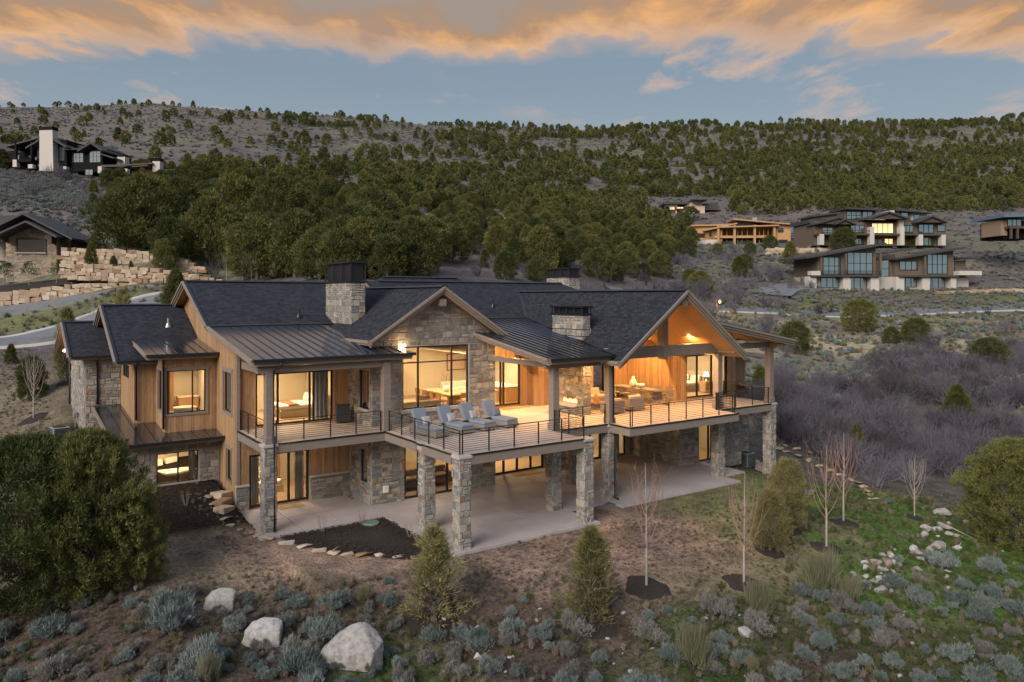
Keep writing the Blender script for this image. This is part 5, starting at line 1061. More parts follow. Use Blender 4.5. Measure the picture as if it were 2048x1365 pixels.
def mat_(x0, x1, y0, y1, z, label): return tag(MB().box(x0, x1, y0, y1, z+.004, z+.02).build('doormat', m_mat), label, 'doormat', 'coir doormats')
mat_(8.2, 10.0, 8.95, 9.6, D, 'coir doormat outside the kitchen slider on the deck'); mat_(9.0, 10.6, 8.7, 9.5, .003, 'wide coir doormat before the lower glass doors'); mat_(-3.9, -2.7, 9.75, 10.5, .003, 'coir doormat before the lower bedroom slider'); mat_(4.3, 5.3, 7.2, 7.9, .003, 'coir doormat beside the lower family room doors')
# ---- indoors
def bed(x, y, z, rz, label, w=1.9, ln=2.1, throw=True):
    t = thing('bed', label, 'bed', (x, y, z), rz)       # head toward +y
    MB().box(-w/2, w/2, -ln/2, ln/2, .0, .38).build('bed_frame', m_sand, t, bevel=.02); MB().rbox((0, 0, .50), w-.06, ln-.06, .26).build('duvet', m_white, t, bevel=.09); MB().box(-w/2-.05, w/2+.05, ln/2, ln/2+.12, 0, 1.25).build('headboard', m_sand, t, bevel=.03)
    for s in (-1, 1):
        MB().rbox((s*w*.25, ln/2-.2, .80), w*.42, .22, .45, 0, math.radians(-18)).build('bed_pillow', m_white, t, bevel=.08)
    if throw: MB().rbox((0, -.35, .645), w+.04, .55, .05).build('throw', m_throw, t, bevel=.02)
    return t
bed(-1.9, 13.6, 3.8, math.radians(-90), 'bed with white duvet and brown throw in the upper left bedroom'); bed(-7.4, 16.1, .6, math.radians(20), 'bed with rumpled white duvet behind the lower left window', 1.7, 2.0, False); bed(22.3, 9.0, 3.8, math.radians(-90), 'white bed in the bedroom behind the porch slider', 1.9, 2.1, False); bed(-3.6, 14.0, 0, 0, 'bed in the lower bedroom behind the sliding door', 1.8, 2.0, True); bed(15.6, 12.4, 0, 0, 'white bed behind the lower glass door beside the downspout pillar', 1.8, 2.0, False)
t = thing('nightstand', 'small oak chest beside the white bed in the porch bedroom', 'nightstand', (22.9, 7.4, 3.8), 0); MB().box(-.35, .35, -.25, .25, .1, .75).build('carcass', m_tabletop, t)
for z in (.3, .55): MB().box(-.3, .3, -.27, -.25, z-.09, z+.09).build('drawer', m_oakdoor, t)
t = thing('table_lamp', 'white table lamp on the chest in the porch bedroom', 'lamp', (22.9, 7.4, 4.55), 0); MB().lathe((0, 0, 0), [(.09, 0), (.03, .1), (.03, .3)], 12).build('base', m_ceram, t); MB().lathe((0, 0, .3), [(.2, 0), (.13, .28)], 16).build('lamp_shade', emis('lamp_shade', (1, .8, .55), 1.6), t)
def sofa(x, y, z, rz, label, w, mat, seats=3):
    t = thing('sofa', label, 'sofa', (x, y, z), rz); MB().box(-w/2, w/2, -.45, .45, .08, .40).build('base', mat, t, bevel=.04); MB().rbox((0, .38, .62), w, .22, .50).build('backrest', mat, t, bevel=.08)
    for s in (-1, 1): MB().rbox((s*(w/2-.1), -.05, .5), .2, .85, .35).build('arm', mat, t, bevel=.06)
    for k in range(seats): MB().rbox((-w/2+.2+(w-.4)*(k+.5)/seats, -.07, .48), (w-.4)/seats-.02, .72, .18).build('seat_cushion', mat, t, bevel=.06)
    return t
sofa(2.3, 9.2, 3.8, math.radians(180), 'long cream sofa with its back to the great room window', 3.6, m_sand); sofa(1.2, 11.6, 3.8, math.radians(60), 'taupe sofa facing the window inside the great room', 2.6, m_taupe)
pillow('striped cream pillow on the taupe sofa behind the window', (2.1, 9.35, 4.62), math.radians(20), math.radians(-25), m_white, .55, .5); pillow('taupe pillow lying on the cream sofa back', (3.5, 9.4, 4.62), math.radians(160), math.radians(-25), m_taupe, .6, .45)
sofa(3.6, 10.0, 0, math.radians(0), 'grey sofa inside the lower family room doors', 3.4, m_taupe)
t = thing('indoor_dining_table', 'long oak dining table inside the great room window', 'dining table', (6.3, 12.3, 3.8), math.radians(0)); MB().box(-.55, .55, -1.7, 1.7, .70, .77).build('table_top', m_tabletop, t, bevel=.015)
for y in (-1.2, 1.2): MB().box(-.4, .4, y-.08, y+.08, 0, .7).build('trestle', m_walnut, t)
def wchair(x, y, rz, label):
    t = thing('indoor_dining_chair', label, 'chair', (x, y, 3.8), rz, 'walnut chairs round the great room table'); MB().rbox((0, 0, .46), .5, .48, .08).build('seat', m_walnut, t, bevel=.02); MB().rbox((0, .24, .78), .5, .05, .30).build('backrest', m_walnut, t, bevel=.015)
    for sx in (-1, 1):
        for sy in (-1, 1): MB().box(sx*.22-.02, sx*.22+.02, sy*.21-.02, sy*.21+.02, 0, .85 if sy > 0 else .46).build('leg', m_walnut, t)
for i, y in enumerate((10.9, 11.7, 12.5, 13.3)): wchair(5.4, y, math.radians(90), 'walnut chair on the left of the great room table, %s from the window' % ('first', 'second', 'third', 'fourth')[i])
wchair(6.3, 10.2, math.radians(180), 'walnut dining chair at the window end of the great room table')
t = thing('telescope', 'black telescope on a wooden tripod behind the great room sofas', 'telescope', (4.0, 14.2, 3.8), 0); MB().tube([(-.25, 0, 1.55), (.4, .15, 1.8)], .06, 10).build('tube', m_black, t)
for a in (0, 2.1, 4.2): MB().tube([(.05, .03, 1.55), (.05+.45*math.cos(a), .03+.45*math.sin(a), 0)], .018, 6).build('leg', m_walnut, t)
t = thing('branch_vase', 'pale pot with bare branches on the great room dining table', 'vase', (6.3, 12.0, 4.57), 0); MB().lathe((0, 0, 0), [(.12, 0), (.17, .12), (.15, .34)], 16).build('pot', m_ceram, t, smooth=True)
out = []; rs_ = np.random.RandomState(9)
for k in range(6): branch((0, 0, .3), (rs_.normal()*.35, rs_.normal()*.35, 1), .6, .008, 2, rs_, out, 2, .4, .2)
o = bpy.data.objects.new('branches', np_mesh('branches', *tubemesh(out, 4), m_walnut)); link(o, t)
t = thing('kitchen_island', 'oak kitchen island with white worktop inside the deck slider', 'kitchen island', (10.2, 12.2, 3.8), 0); MB().box(-.5, .5, -1.3, 1.3, 0, .88).build('cabinet', m_oakdoor, t); MB().box(-.8, .56, -1.38, 1.38, .885, .93).build('worktop', m_ceram, t)
t = thing('bar_stool', 'white bar stool at the kitchen island', 'bar stool', (9.3, 11.6, 3.8), 0); MB().rbox((0, 0, .68), .42, .42, .07).build('seat', m_white, t, bevel=.02); MB().rbox((-.2, 0, .92), .05, .42, .3).build('backrest', m_white, t, bevel=.02)
for sx in (-1, 1):
    for sy in (-1, 1): MB().tube([(sx*.18, sy*.18, .66), (sx*.22, sy*.22, 0)], .015, 6).build('leg', m_walnut, t)
sofa(9.4, 15.4, 3.8, 0, 'white checked sofa at the back of the kitchen', 2.6, m_white)
t = thing('bath_vanity', 'wooden vanity with white basin behind the bay window', 'vanity', (-6.3, 17.9, 3.8), 0); MB().box(-.5, .5, -.3, .3, .2, .8).build('cabinet', m_oakdoor, t); MB().box(-.53, .53, -.33, .33, .805, .86).build('worktop', m_ceram, t)
t = thing('bathtub', 'white bathtub under the bay window', 'bathtub', (-6.9, 15.6, 3.8), 0); MB().lathe((0, 0, 0), [(.35, 0), (.5, .3), (.55, .58), (.48, .56)], 20).build('tub', m_ceram, t, smooth=True)
t = tag(MB().rbox((-7.35, 18.3, 5.2), .35, .06, .9).build('towel', m_white, bevel=.02), 'white towel hanging on the bathroom wall', 'towel')
# ---- services by the house
def aircon(loc, rz, label):
    t = thing('air_conditioner', label, 'air conditioner', loc, rz, 'air conditioning units beside the house'); m_ac = simple('grey_green_enamel', (.22, .26, .26), None, .5)
    MB().box(-.42, .42, -.42, .42, 0, .85).build('casing', m_ac, t, bevel=.04); mb = MB()
    for k in range(9):
        z = .08+k*.085
        mb.box(-.36, .36, -.445, -.42, z, z+.04); mb.box(-.445, -.42, -.36, .36, z, z+.04)
    mb.build('louvres', m_black, t); MB().lathe((0, 0, .852), [(.34, 0), (.34, .02)], 20).build('fan_grille', m_black, t)
p, _ = ground(131, 905); aircon((-11.9, 22.6, gzf(-11.9, 22.6)), .2, 'grey air conditioner by the left stone end of the house'); aircon((25.0, 5.9, gzf(25.0, 5.9)), 0, 'grey air conditioner under the right end of the deck')
t = thing('gas_meter', 'grey gas meter on the left stone end wall', 'meter', (-11.0, 24.5, gzf(-11, 24.5)+.35), 0); MB().rbox((0, 0, .35), .22, .35, .3).build('meter_body', m_galv, t, bevel=.03); MB().tube([(0, .1, .5), (0, .1, .9), (.15, .1, .9)], .025, 8).build('pipe', m_galv, t); MB().tube([(0, -.1, .2), (0, -.1, -.4)], .025, 8).build('pipe', m_galv, t)
t = thing('utility_box', 'small white utility box on the stone wall under the balcony', 'utility box', (.62, 7.9, .55), 0); MB().rbox((0, 0, .15), .3, .16, .36).build('case', simple('pale_plastic', (.62, .62, .58), None, .5), t, bevel=.05); MB().rbox((.03, -.09, .06), .1, .02, .1).build('label_plate', m_ceram, t)
# ------------------------------------------------------------------ landscape round the house
def mulch_ring(p, r_, label):
    RINGS.append((p.x, p.y, r_*1.08))
    rs = np.random.RandomState(int(abs(p.x)*31+abs(p.y)*17)); mb = MB(); n = 22; c = [(p.x+math.cos(2*math.pi*i/n)*r_*(.85+.3*rs.rand()), p.y+math.sin(2*math.pi*i/n)*r_*(.85+.3*rs.rand())) for i in range(n)]
    inn = [(p.x+(q_[0]-p.x)*.6, p.y+(q_[1]-p.y)*.6) for q_ in c]; z = lambda q_, o: (q_[0], q_[1], gzf(*q_)+o)
    for i in range(n):
        j = (i+1) % n; mb.poly([z(c[i], -.03), z(c[j], -.03), z(inn[j], .07), z(inn[i], .07)]); mb.poly([z(inn[i], .07), z(inn[j], .07), (p.x, p.y, p.z+.09)])
    return tag(mb.build('mulch_ring', m_mulch, smooth=True), label, 'mulch', 'rings of bark mulch under young trees')
def sapling(px, py, ytop, k, label, ring=None):
    p, d = ground(px, py); h = (py-ytop)*d/F; t = thing('bare_sapling', label, 'tree', p, rng.random()*6, 'bare young trees in the yard', (h, h, h))
    for nm, me in zip(('trunk', 'branches'), SAP[k]): o = bpy.data.objects.new(nm, me); link(o, t)
    if ring: mulch_ring(p, ring, 'mulch ring under the '+label)
    return t
sapling(1293, 1175, 922, 0, 'tall pale bare sapling between the two loose pinyons and the patio', .95)
sapling(1488, 1168, 940, 1, 'bare sapling with reddish twigs in front of the dense pinyon pair', .85)
sapling(1653, 1097, 885, 0, 'slender bare sapling left of the two on the green lawn', .75)
sapling(1687, 1045, 862, 1, 'reddish bare sapling standing just behind the slender one', .75)
sapling(1829, 1036, 908, 2, 'lone bare sapling near the scrub at the far lawn edge', .55)
sapling(67, 838, 705, 2, 'vase shaped bare sapling in the left side yard', .9)
sapling(32, 975, 850, 1, 'small bare sapling behind the big left juniper', .6)
sapling(187, 640, 583, 2, 'white bare sapling behind the left end roof')
for i, x in enumerate((453, 485, 503)): sapling(x, 566-i, 503, 2, 'white bare sapling above the left roof ridge, %s of three' % ('leftmost', 'middle', 'rightmost')[i])
PIN2 = juniper_parts(97, 620, 26, .042, .009, P_egg, 1, .40, .042, m_pin, .3, 24, .05, .6)
PIN = [juniper_parts(90+i, 270, 20, .055, .010, P_cone, 1, (.38, .34)[i], .050, m_pin, .2, 34, .06, .9) for i in range(2)]
def conifer(px, py, ytop, tm, label, sx=1.0, name='pinyon_pine', cat='tree', ring=None, group=None, rz=None):
    p, d = ground(px, py); h = (py-ytop)*d/F; t = tree(name, label, cat, p, h, tm, group, rz, sx)
    if ring: mulch_ring(p, ring, 'mulch ring under the '+label)
    return t
conifer(868, 1245, 1060, PIN[0], 'loose young pinyon left of the two on the dry lawn', 1.25, ring=.95); conifer(1183, 1248, 1062, PIN[1], 'loose young pinyon right of the two on the dry lawn', 1.2, ring=.95)
conifer(1576, 1060, 922, PIN2, 'dense pinyon nearest the right pillar', .78, ring=.7); conifer(1540, 1104, 985, PIN2, 'dense pinyon in front of the taller one by the patio corner', .85, ring=.7); conifer(1714, 930, 852, MID[2], 'narrow juniper behind the reddish saplings', .7, 'juniper')
conifer(135, 765, 622, PIN[1], 'yellowish young pine beside the street', .8, ring=.8); conifer(245, 690, 583, PIN[0], 'small yellowish pine behind the left roofs', 1.0); conifer(352, 640, 540, NEARJ[2], 'dark juniper behind the left roof peak', 1.0, 'juniper')
conifer(22, 728, 690, MID[2], 'small dark conifer in the left street bed', 1.0); conifer(62, 800, 715, MID[1], 'small pine behind the vase shaped sapling', .8)
conifer(50, 1218, 880, NEARJ[0], 'huge spreading juniper filling the left foreground', 1.0, 'juniper', rz=.4); conifer(178, 1185, 868, NEARJ[0], 'broad juniper merging with the huge one by the mulch bed', .74, 'juniper', rz=2.1); conifer(262, 1165, 985, NEARJ[1], 'smaller juniper on the right flank of the left thicket', .85, 'juniper', rz=4)
conifer(2035, 1095, 885, NEARJ[0], 'large juniper cut by the right edge of the picture', 1.0, 'juniper', rz=1.2); conifer(1915, 872, 773, NEARJ[2], 'neat cone shaped juniper above the scrub oak', 1.15, 'juniper'); conifer(1718, 664, 600, MID[0], 'round dark juniper beside the far road', 1.15, 'juniper'); conifer(1590, 706, 645, MID[1], 'round juniper just right of the shed roof', 1.25, 'juniper'); conifer(1832, 690, 638, MID[1], 'juniper in scrub below the road, middle of the right field', 1.3, 'juniper'); conifer(1978, 742, 678, MID[3], 'wide pale juniper at the right side of the field', 1.15, 'juniper'); conifer(1520, 800, 735, MID[2], 'juniper seen behind the deck corner post', 1.0, 'juniper'); conifer(1783, 690, 655, MID[5], 'small juniper left of the middle field juniper', 1.1, 'juniper')
# mulch bed inside the patio and stone edging
BEDP = [(-5.15, 5.95), (-.40, 5.95), (-.40, -.1), (-.9, -.35), (-2.2, .7), (-3.2, 1.9), (-4.1, 3.3), (-4.9, 4.6)]
mb = MB(); c = Vector((-2.0, 3.6)); n = len(BEDP)
for i in range(n):
    a, b = Vector(BEDP[i]), Vector(BEDP[(i+1) % n]); k = 4
    for j in range(k):
        p0, p1 = a+(b-a)*(j/k), a+(b-a)*((j+1)/k); mb.poly([(p0.x, p0.y, -.06), (p1.x, p1.y, -.06), (c.x+(p1.x-c.x)*.5, c.y+(p1.y-c.y)*.5, .0), (c.x+(p0.x-c.x)*.5, c.y+(p0.y-c.y)*.5, .0)]); mb.poly([(c.x+(p0.x-c.x)*.5, c.y+(p0.y-c.y)*.5, .0), (c.x+(p1.x-c.x)*.5, c.y+(p1.y-c.y)*.5, .0), (c.x, c.y, .02)])
tag(mb.build('mulch_bed', m_mulch, smooth=True), kind='structure')
def stone_at(px, py, w, label, meshes=None, name='boulder', group=None, hs=.75, ws=.8, rz=None, sink=.25):
    p, d = ground(px, py); s = w*d/F; m = rng.choice(meshes or ROCKS); o = bpy.data.objects.new(name, m); link(o); o.location = (p.x, p.y, p.z+s*hs*(.5-sink)*.8); o.scale = (s, s*ws, s*hs); o.rotation_euler = (rng.uniform(-.12, .12), rng.uniform(-.12, .12), rng.random()*6.28 if rz is None else rz); return tag(o, label, 'rock', group)
NTH = 'first second third fourth fifth sixth seventh eighth ninth tenth eleventh twelfth thirteenth fourteenth fifteenth sixteenth seventeenth eighteenth nineteenth'.split()
E1 = [(418, 990), (428, 1005), (440, 1019), (452, 1034), (463, 1047), (480, 1056), (498, 1063), (516, 1068), (537, 1074), (575, 1084), (609, 1090), (640, 1099), (667, 1103), (697, 1106), (727, 1107), (757, 1108), (798, 1111), (836, 1113), (878, 1112)]
for i, (x, y) in enumerate(E1): stone_at(x, y+6, (34 if i > 7 else 24)*rng.uniform(.85, 1.2), 'pale flat edging stone of the curved mulch bed, %s from the left' % NTH[i], BLOCKS, 'edging_stone', 'edging stones of the patio bed', .5, .7, rng.uniform(-.3, .3)-.3)
for i, (x, y) in enumerate(((442, 993), (446, 1008), (447, 1022))): stone_at(x, y, 33, ('top', 'middle', 'lowest')[i]+' of three stacked sandstone blocks beside the lower wall', QUARRY, 'retaining_block', 'stacked blocks by the left corner', .4, .9, .6)
E2 = [(1556, 900), (1575, 906), (1596, 914), (1618, 923), (1640, 934), (1660, 944), (1682, 953), (1703, 962), (1716, 968), (1724, 976), (1732, 984), (1740, 992), (1747, 1000)]
for i, (x, y) in enumerate(E2): stone_at(x, y, 26*rng.uniform(.8, 1.3), 'pale edging stone along the right lawn border, %s from the house' % NTH[i], BLOCKS, 'edging_stone', 'edging stones of the right lawn', .45, .7)
for x, y in ((1570, 893), (1595, 900), (1622, 908), (1650, 920), (1676, 932), (1700, 946)): stone_at(x, y, 22*rng.uniform(.8, 1.3), 'pale edging stone above the strip of dark mulch at the right lawn', BLOCKS, 'edging_stone', 'upper edging stones at right', .45, .7)
for x, y in ((1458, 916), (1470, 920), (1482, 924), (1494, 927), (1506, 931), (1517, 936), (1526, 942)): stone_at(x, y, 20*rng.uniform(.9, 1.4), 'rough grey stone along the right patio end', QUARRY, 'edging_stone', 'stones at the right patio end', .7, .8)
for x, y, w, hs, l in ((697, 1316, 140, 1.0, 'largest white granite boulder in the left foreground'), (523, 1286, 82, .7, 'rounded grey boulder left of the largest one'), (438, 1216, 66, .62, 'pale boulder below the mulch bed'), (270, 1180, 34, .8, 'small boulder half hidden under the left juniper'), (380, 1238, 26, .6, 'small white stone among the left sagebrush'), (1489, 1270, 44, .75, 'pale boulder below the reddish sapling'), (1884, 1030, 42, .7, 'brown boulder at the edge of the green lawn'), (1990, 1065, 40, .6, 'grey boulder in sage at the right side'), (2003, 1085, 44, .5, 'flat boulder in front of the right juniper'), (1948, 1068, 26, .7, 'boulder left of the flat ones by the right juniper'), (955, 1320, 30, .8, 'reddish rock in the front row of sagebrush'), (1800, 650, 22, .7, 'grey rock in the field below the road'), (1565, 670, 20, .8, 'pale rock beside the shed roof corner')): stone_at(x, y, w, l, [BIGROCK] if w > 100 else ([MEDROCK] if w > 55 else None), hs=((.72 if w > 100 else .95) if w > 55 else hs), rz=(-.6 if w > 55 else None), sink=(.5 if w > 55 else .25))
for k in range(58):
    u_ = rng.random(); x = 1935-u_*215+rng.gauss(0, 26); y = 1045+u_*135+rng.gauss(0, 14); stone_at(x, max(1050, y), rng.uniform(9, 30) if k % 3 else rng.uniform(22, 38), 'whitish stone in the heap beside the green lawn', None, 'stone', 'heap of pale stones at the lawn edge', .8)
for k in range(60):
    x = rng.uniform(850, 2040); y = rng.uniform(1215, 1360) if x < 1650 else rng.uniform(1090, 1360); stone_at(x, y, rng.uniform(6, 17), 'small pale stone scattered among the foreground sagebrush', None, 'stone', 'stones scattered in the foreground', .75)
for k in range(16):
    stone_at(rng.uniform(1540, 2040), rng.uniform(640, 700), rng.uniform(5, 13), 'small pale rock scattered in the dry field below the road', None, 'stone', 'rocks in the far field', .75)
# low plants in beds
TW = [shrub_mesh(160+i, 9, 1, (m_pale, m_pinkt)[i], .55, .5, .3, .012, 3) for i in range(2)]
for x, y, h, k, l in ((646, 1063, 36, 0, 'leafless twiggy shrub at the patio side of the mulch bed'), (725, 1052, 36, 1, 'reddish twiggy shrub beside the green lid'), (820, 1075, 32, 0, 'leafless shrub near the inner stone pillar'), (373, 1012, 36, 0, 'bare shrub in the left mulch bed'), (395, 968, 26, 0, 'bare shrub under the lower left window')):
    p = at(x, y, 1); v = ray(x, y); d = 10.02/-v[2] if x > 500 else ground(x, y)[1]; p = Vector((CAM[0]+d*v[0], CAM[1]+d*v[1], 0)); p.z = 0 if x > 500 else gzf(p.x, p.y); s = h*d/F
    o = bpy.data.objects.new('bed_shrub', TW[k]); link(o); o.location = p; o.scale = (s*.8, s*.8, s); tag(o, l, 'shrub')
v = ray(742, 1048); d = 10/-v[2]; tag(MB().lathe((CAM[0]+d*v[0], CAM[1]+d*v[1], -.02), [(.36, 0), (.38, .06), (.34, .10)], 22).build('valve_box_lid', simple('green_plastic', (.13, .20, .14), None, .6)), 'round green utility lid in the mulch bed', 'utility lid')
p, d = ground(1225, 1008); tag(MB().rbox((p.x, p.y, p.z+.03), .7, .5, .1, .5).build('valve_box_lid', simple('dark_green_plastic', (.07, .11, .10), None, .6), bevel=.02), 'dark green utility box lid in the lawn beside the patio', 'utility lid'); p, d = ground(1614, 985); tag(MB().rbox((p.x, p.y, p.z+.03), 1.1, .7, .08, .3).build('valve_box_lid', simple('grey_plastic', (.10, .12, .14), None, .6), bevel=.02), 'grey utility lid in the grass right of the pillar', 'utility lid')
CHIP = MB().rbox((0, 0, 0), 1, .42, .16).mesh('chip', simple('bark_chip', (.010, .008, .007), (.040, .027, .020), .95, 1.3))
rs = np.random.RandomState(31); q_ = []
while len(q_) < 2600:
    x, y = rs.uniform(-5.2, -.4), rs.uniform(-.3, 5.95)
    if clip_poly([(x, y), (x+.01, y), (x, y+.01)], [(-5.15, 5.9), (-4.9, 4.6), (-4.1, 3.3), (-3.2, 1.9), (-2.2, .7), (-.9, -.35), (-.4, -.1), (-.4, 5.9)]): q_.append((x, y, .0+.02*rs.rand()))
while len(q_) < 4600:
    x, y = rs.uniform(-11.5, -5.8), rs.uniform(8.3, 14); q_.append((x, y, gzf(x, y)+.01))
gn_scatter('bark_chips', np.array(q_), rs.uniform(.05, .12, len(q_)), rs.rand(len(q_))*6.28, np.zeros(len(q_)), [CHIP], 'loose bark chips on the mulch beds', 'mulch')
# ---- foreground sagebrush: separate bushes
def sage_ok(x, y):
    if x < 340 and y < 1200: return False
    if x < 800: return y > 1185+max(0, (x-420))*.06
    if x < 1360: return y > 1262
    if x < 1560: return y > 1222
    if x < 1780: return y > 1175
    return y > 1120
pts = []; tries = 0
while len(pts) < 190 and tries < 6000:
    tries += 1; x = rng.uniform(-40, 2090); y = rng.uniform(1110, 1420)
    if not sage_ok(x, y): continue
    w = rng.uniform(26, 78)*(1.3 if rng.random() < .25 and y > 1230 else 1)
    if any((x-a)**2+((y-b)*2.0)**2 < ((w+c)*.40)**2 for a, b, c in pts): continue
    pts.append((x, y, w))
pts += [(1515, 1235, 85), (1640, 1190, 110), (1700, 1205, 70), (1385, 1340, 105), (100, 1275, 110), (345, 1240, 100), (415, 1330, 120), (590, 1345, 110)]
LAND = [(50, 1180, 'the huge left juniper'), (270, 1180, 'the small boulder under the left juniper'), (438, 1216, 'the pale boulder below the mulch bed'), (523, 1286, 'the rounded grey boulder'), (697, 1316, 'the largest boulder'), (868, 1245, 'the left loose pinyon'), (1183, 1248, 'the right loose pinyon'), (1293, 1200, 'the tall pale sapling'), (1489, 1270, 'the pale boulder near the reddish sapling'), (1653, 1150, 'the slender lawn sapling'), (1840, 1118, 'the heap of pale stones'), (2003, 1085, 'the flat boulder by the right juniper'), (955, 1320, 'the reddish rock in front'), (1750, 1330, 'the lower right green patch')]
ORD = ('nearest', 'second nearest', 'third nearest', 'fourth nearest', 'fifth nearest', 'sixth nearest', 'seventh nearest', 'eighth nearest', 'ninth nearest', 'tenth nearest')
seen = {}; cand = []
for i, (x, y, w) in enumerate(pts):
    tall = (i % 31 == 4) or i >= len(pts)-8 and i < len(pts)-4; j = min(range(len(LAND)), key=lambda k: (LAND[k][0]-x)**2+((LAND[k][1]-y)*1.6)**2); dx_, dy_ = x-LAND[j][0], (y-LAND[j][1])*1.6
    side = ('right of' if dx_ > 0 else 'left of') if abs(dx_) > abs(dy_) else ('in front of' if dy_ > 0 else 'behind'); cand.append((dx_**2+dy_**2, i, tall, side, LAND[j][2], 'small' if w < 38 else ('large' if w > 66 else 'medium')))
LAB = {}
for dd_, i, tall, side, nm, sz in sorted(cand):
    k = (tall, sz, side, nm); c_ = seen.get(k, 0); seen[k] = c_+1; LAB[i] = '%s %s %s %s, %s' % (sz, 'tawny rabbitbrush' if tall else 'grey sagebrush', side, nm, ORD[min(c_, 9)])
for i, (x, y, w) in enumerate(pts):
    p, d = ground(x, y); s = w*d/F; tall = (i % 31 == 4) or i >= len(pts)-8 and i < len(pts)-4; me = RABB[0] if tall else rng.choice(SAGE)
    o = bpy.data.objects.new('rabbitbrush' if tall else 'sagebrush', me); link(o); o.location = p; o.scale = (s*.8, s*.8, s*(1.05 if tall else rng.uniform(.75, 1.0))); o.rotation_euler = (0, 0, rng.random()*6.28); tag(o, LAB[i], 'bush', 'foreground rabbitbrush' if tall else 'foreground sagebrush')
def scatter(fn, n, x0, x1, d0, d1, seed, minr=0):
    """random ground points, even per square metre, kept with probability fn(px, py, d, X, Y)"""
    rs = np.random.RandomState(seed); d = np.sqrt(rs.uniform(d0**2, d1**2, n)); px = rs.uniform(x0, x1, n); a = (px-CX)/F*d
    X = CAM[0]+d*FW[0]+a*RT[0]; Y = CAM[1]+d*FW[1]+a*RT[1]; Z = gz(X, Y); py = YH-F*(Z-CAM[2])/d; keep = rs.rand(n) < fn(px, py, d, X, Y)
    if d0 < 60:
        for a_, b_, c_ in RINGS: keep &= (X-a_)**2+(Y-b_)**2 > c_**2
    return np.stack([X, Y, Z], -1)[keep], px[keep], py[keep], d[keep], rs
inhouse = lambda X, Y: (((X > -6.1) & (X < 20.7) & (Y > -.3)) | ((X > -11.6) & (X <= -6) & (Y > 12.5)) | ((X > 20) & (X < 28) & (Y > 1.8))) & (Y < 32)
GT = [sage_mesh(180+i, (m_dryg, m_grass, m_dryg)[i], 14, 9, .62, .05, .9 if i < 2 else .35, .5, 0) for i in range(3)]
inbed = lambda X, Y: (X > -5.6) & (X < 0) & (Y > -.5) & (Y < 6.6)
P, px, py, d, rs = scatter(lambda px, py, d, X, Y: (~inhouse(X, Y))*(~inbed(X, Y))*np.where(px > 1500, .35, .55)*(d > 24.3)*((X > -7.5)|(d < 27)), 26000, -60, 2100, 20, 47, 3)
green = _sm((px-1300+rs.uniform(-150, 150, len(px)))/260) > rs.rand(len(px))*.9
gn_scatter('lawn_grass', P, np.where(green, .11, .13)*rs.uniform(.6, 1.4, len(P)), rs.rand(len(P))*6.28, np.where(green, 1, rs.choice([0, 2], len(P), p=[.3, .7])), GT, 'patchy dry and green lawn grass round the house', 'grass', rs.uniform(.4, .9, len(P)))
P, px, py, d, rs = scatter(lambda px, py, d, X, Y: (d < 28)*(~inbed(X, Y))*.6+(px > 1560)*(d < 44)*.4, 11000, -80, 2130, 17, 44, 4)
gn_scatter('wild_grass', P, rs.uniform(.12, .30, len(P)), rs.rand(len(P))*6.28, np.where(rs.rand(len(P)) < .35+.4*_sm((px-900)/900), 1, 0), GT, 'tufts of wild grass between the foreground sagebrush', 'grass')
P, px, py, d, rs = scatter(lambda px, py, d, X, Y: (d < 27)*.5*(~inbed(X, Y))+(px > 1760)*(d < 42)*.35, 520, -80, 2130, 17, 42, 5)
gn_scatter('low_sage', P, rs.uniform(.22, .5, len(P)), rs.rand(len(P))*6.28, rs.randint(0, 6, len(P)), SAGE, 'small sage seedlings on the foreground soil', 'ground cover')
# bark chips on the left bed, side yard grass
P, px, py, d, rs = scatter(lambda px, py, d, X, Y: (px < 330)*(~inhouse(X, Y))*(X < -12)*.6, 5200, -120, 330, 34, 64, 6)
gn_scatter('side_yard_grass', P, rs.uniform(.12, .25, len(P)), rs.rand(len(P))*6.28, rs.choice([0, 1, 2], len(P), p=[.5, .12, .38]), GT, 'thin dry grass of the left side yard', 'grass', rs.uniform(.4, .9, len(P)))
# ---- scrub oak gully and sage fields on the right
def gully(px, py, d, X, Y): return (py < np.where(px < 1760, 880+(px-1556)*.50, 975))*((px > 1470)&(d > 46)&(d < 98)&~inhouse(X, Y))*_sm((px-1460)/60)*np.where(d < 64+8*(px < 1800), .08+.92*(vnoise(X, Y, 8) > .40), .45*(vnoise(X, Y, 11) > .66))*(py > 690)*np.where((px > 1760)&(d < 52), .3, 1)
P, px, py, d, rs = scatter(gully, 1250, 1440, 2580, 44, 98, 7)
gn_scatter('scrub_oak_thicket', P, rs.uniform(1.5, 3.4, len(P)), rs.rand(len(P))*6.28, rs.randint(0, 3, len(P)), OAK, 'mass of leafless purple grey scrub oak filling the gully', 'scrub')
def bigsh(x, y, w, l):
    p, d_ = ground(x, y); s = w*d_/F*.62; o = bpy.data.objects.new('scrub_oak', rng.choice(OAK)); link(o); o.location = p; o.scale = (s, s, s*.75); tag(o, l, 'shrub', 'single scrub oaks in the fields')
for x, y, w, l in ((1530, 665, 95, 'rounded leafless scrub oak beside the far road'), (1790, 735, 120, 'wide leafless scrub oak in the middle of the right field'), (1860, 700, 90, 'leafless scrub oak right of the middle field juniper'), (1400, 600, 110, 'leafless scrub oak above the porch gable'), (1470, 610, 100, 'leafless scrub oak by the street lamp'), (1345, 590, 90, 'leafless scrub oak behind the porch ridge'), (1550, 560, 80, 'leafless scrub oak left of the glass house'), (180, 425, 70, 'purple grey scrub oak on the left sage slope'), (60, 395, 90, 'purple grey scrub oak below the dark hillside house'), (120, 360, 80, 'scrub oak under the white chimney of the dark house')): bigsh(x, y, w, l)
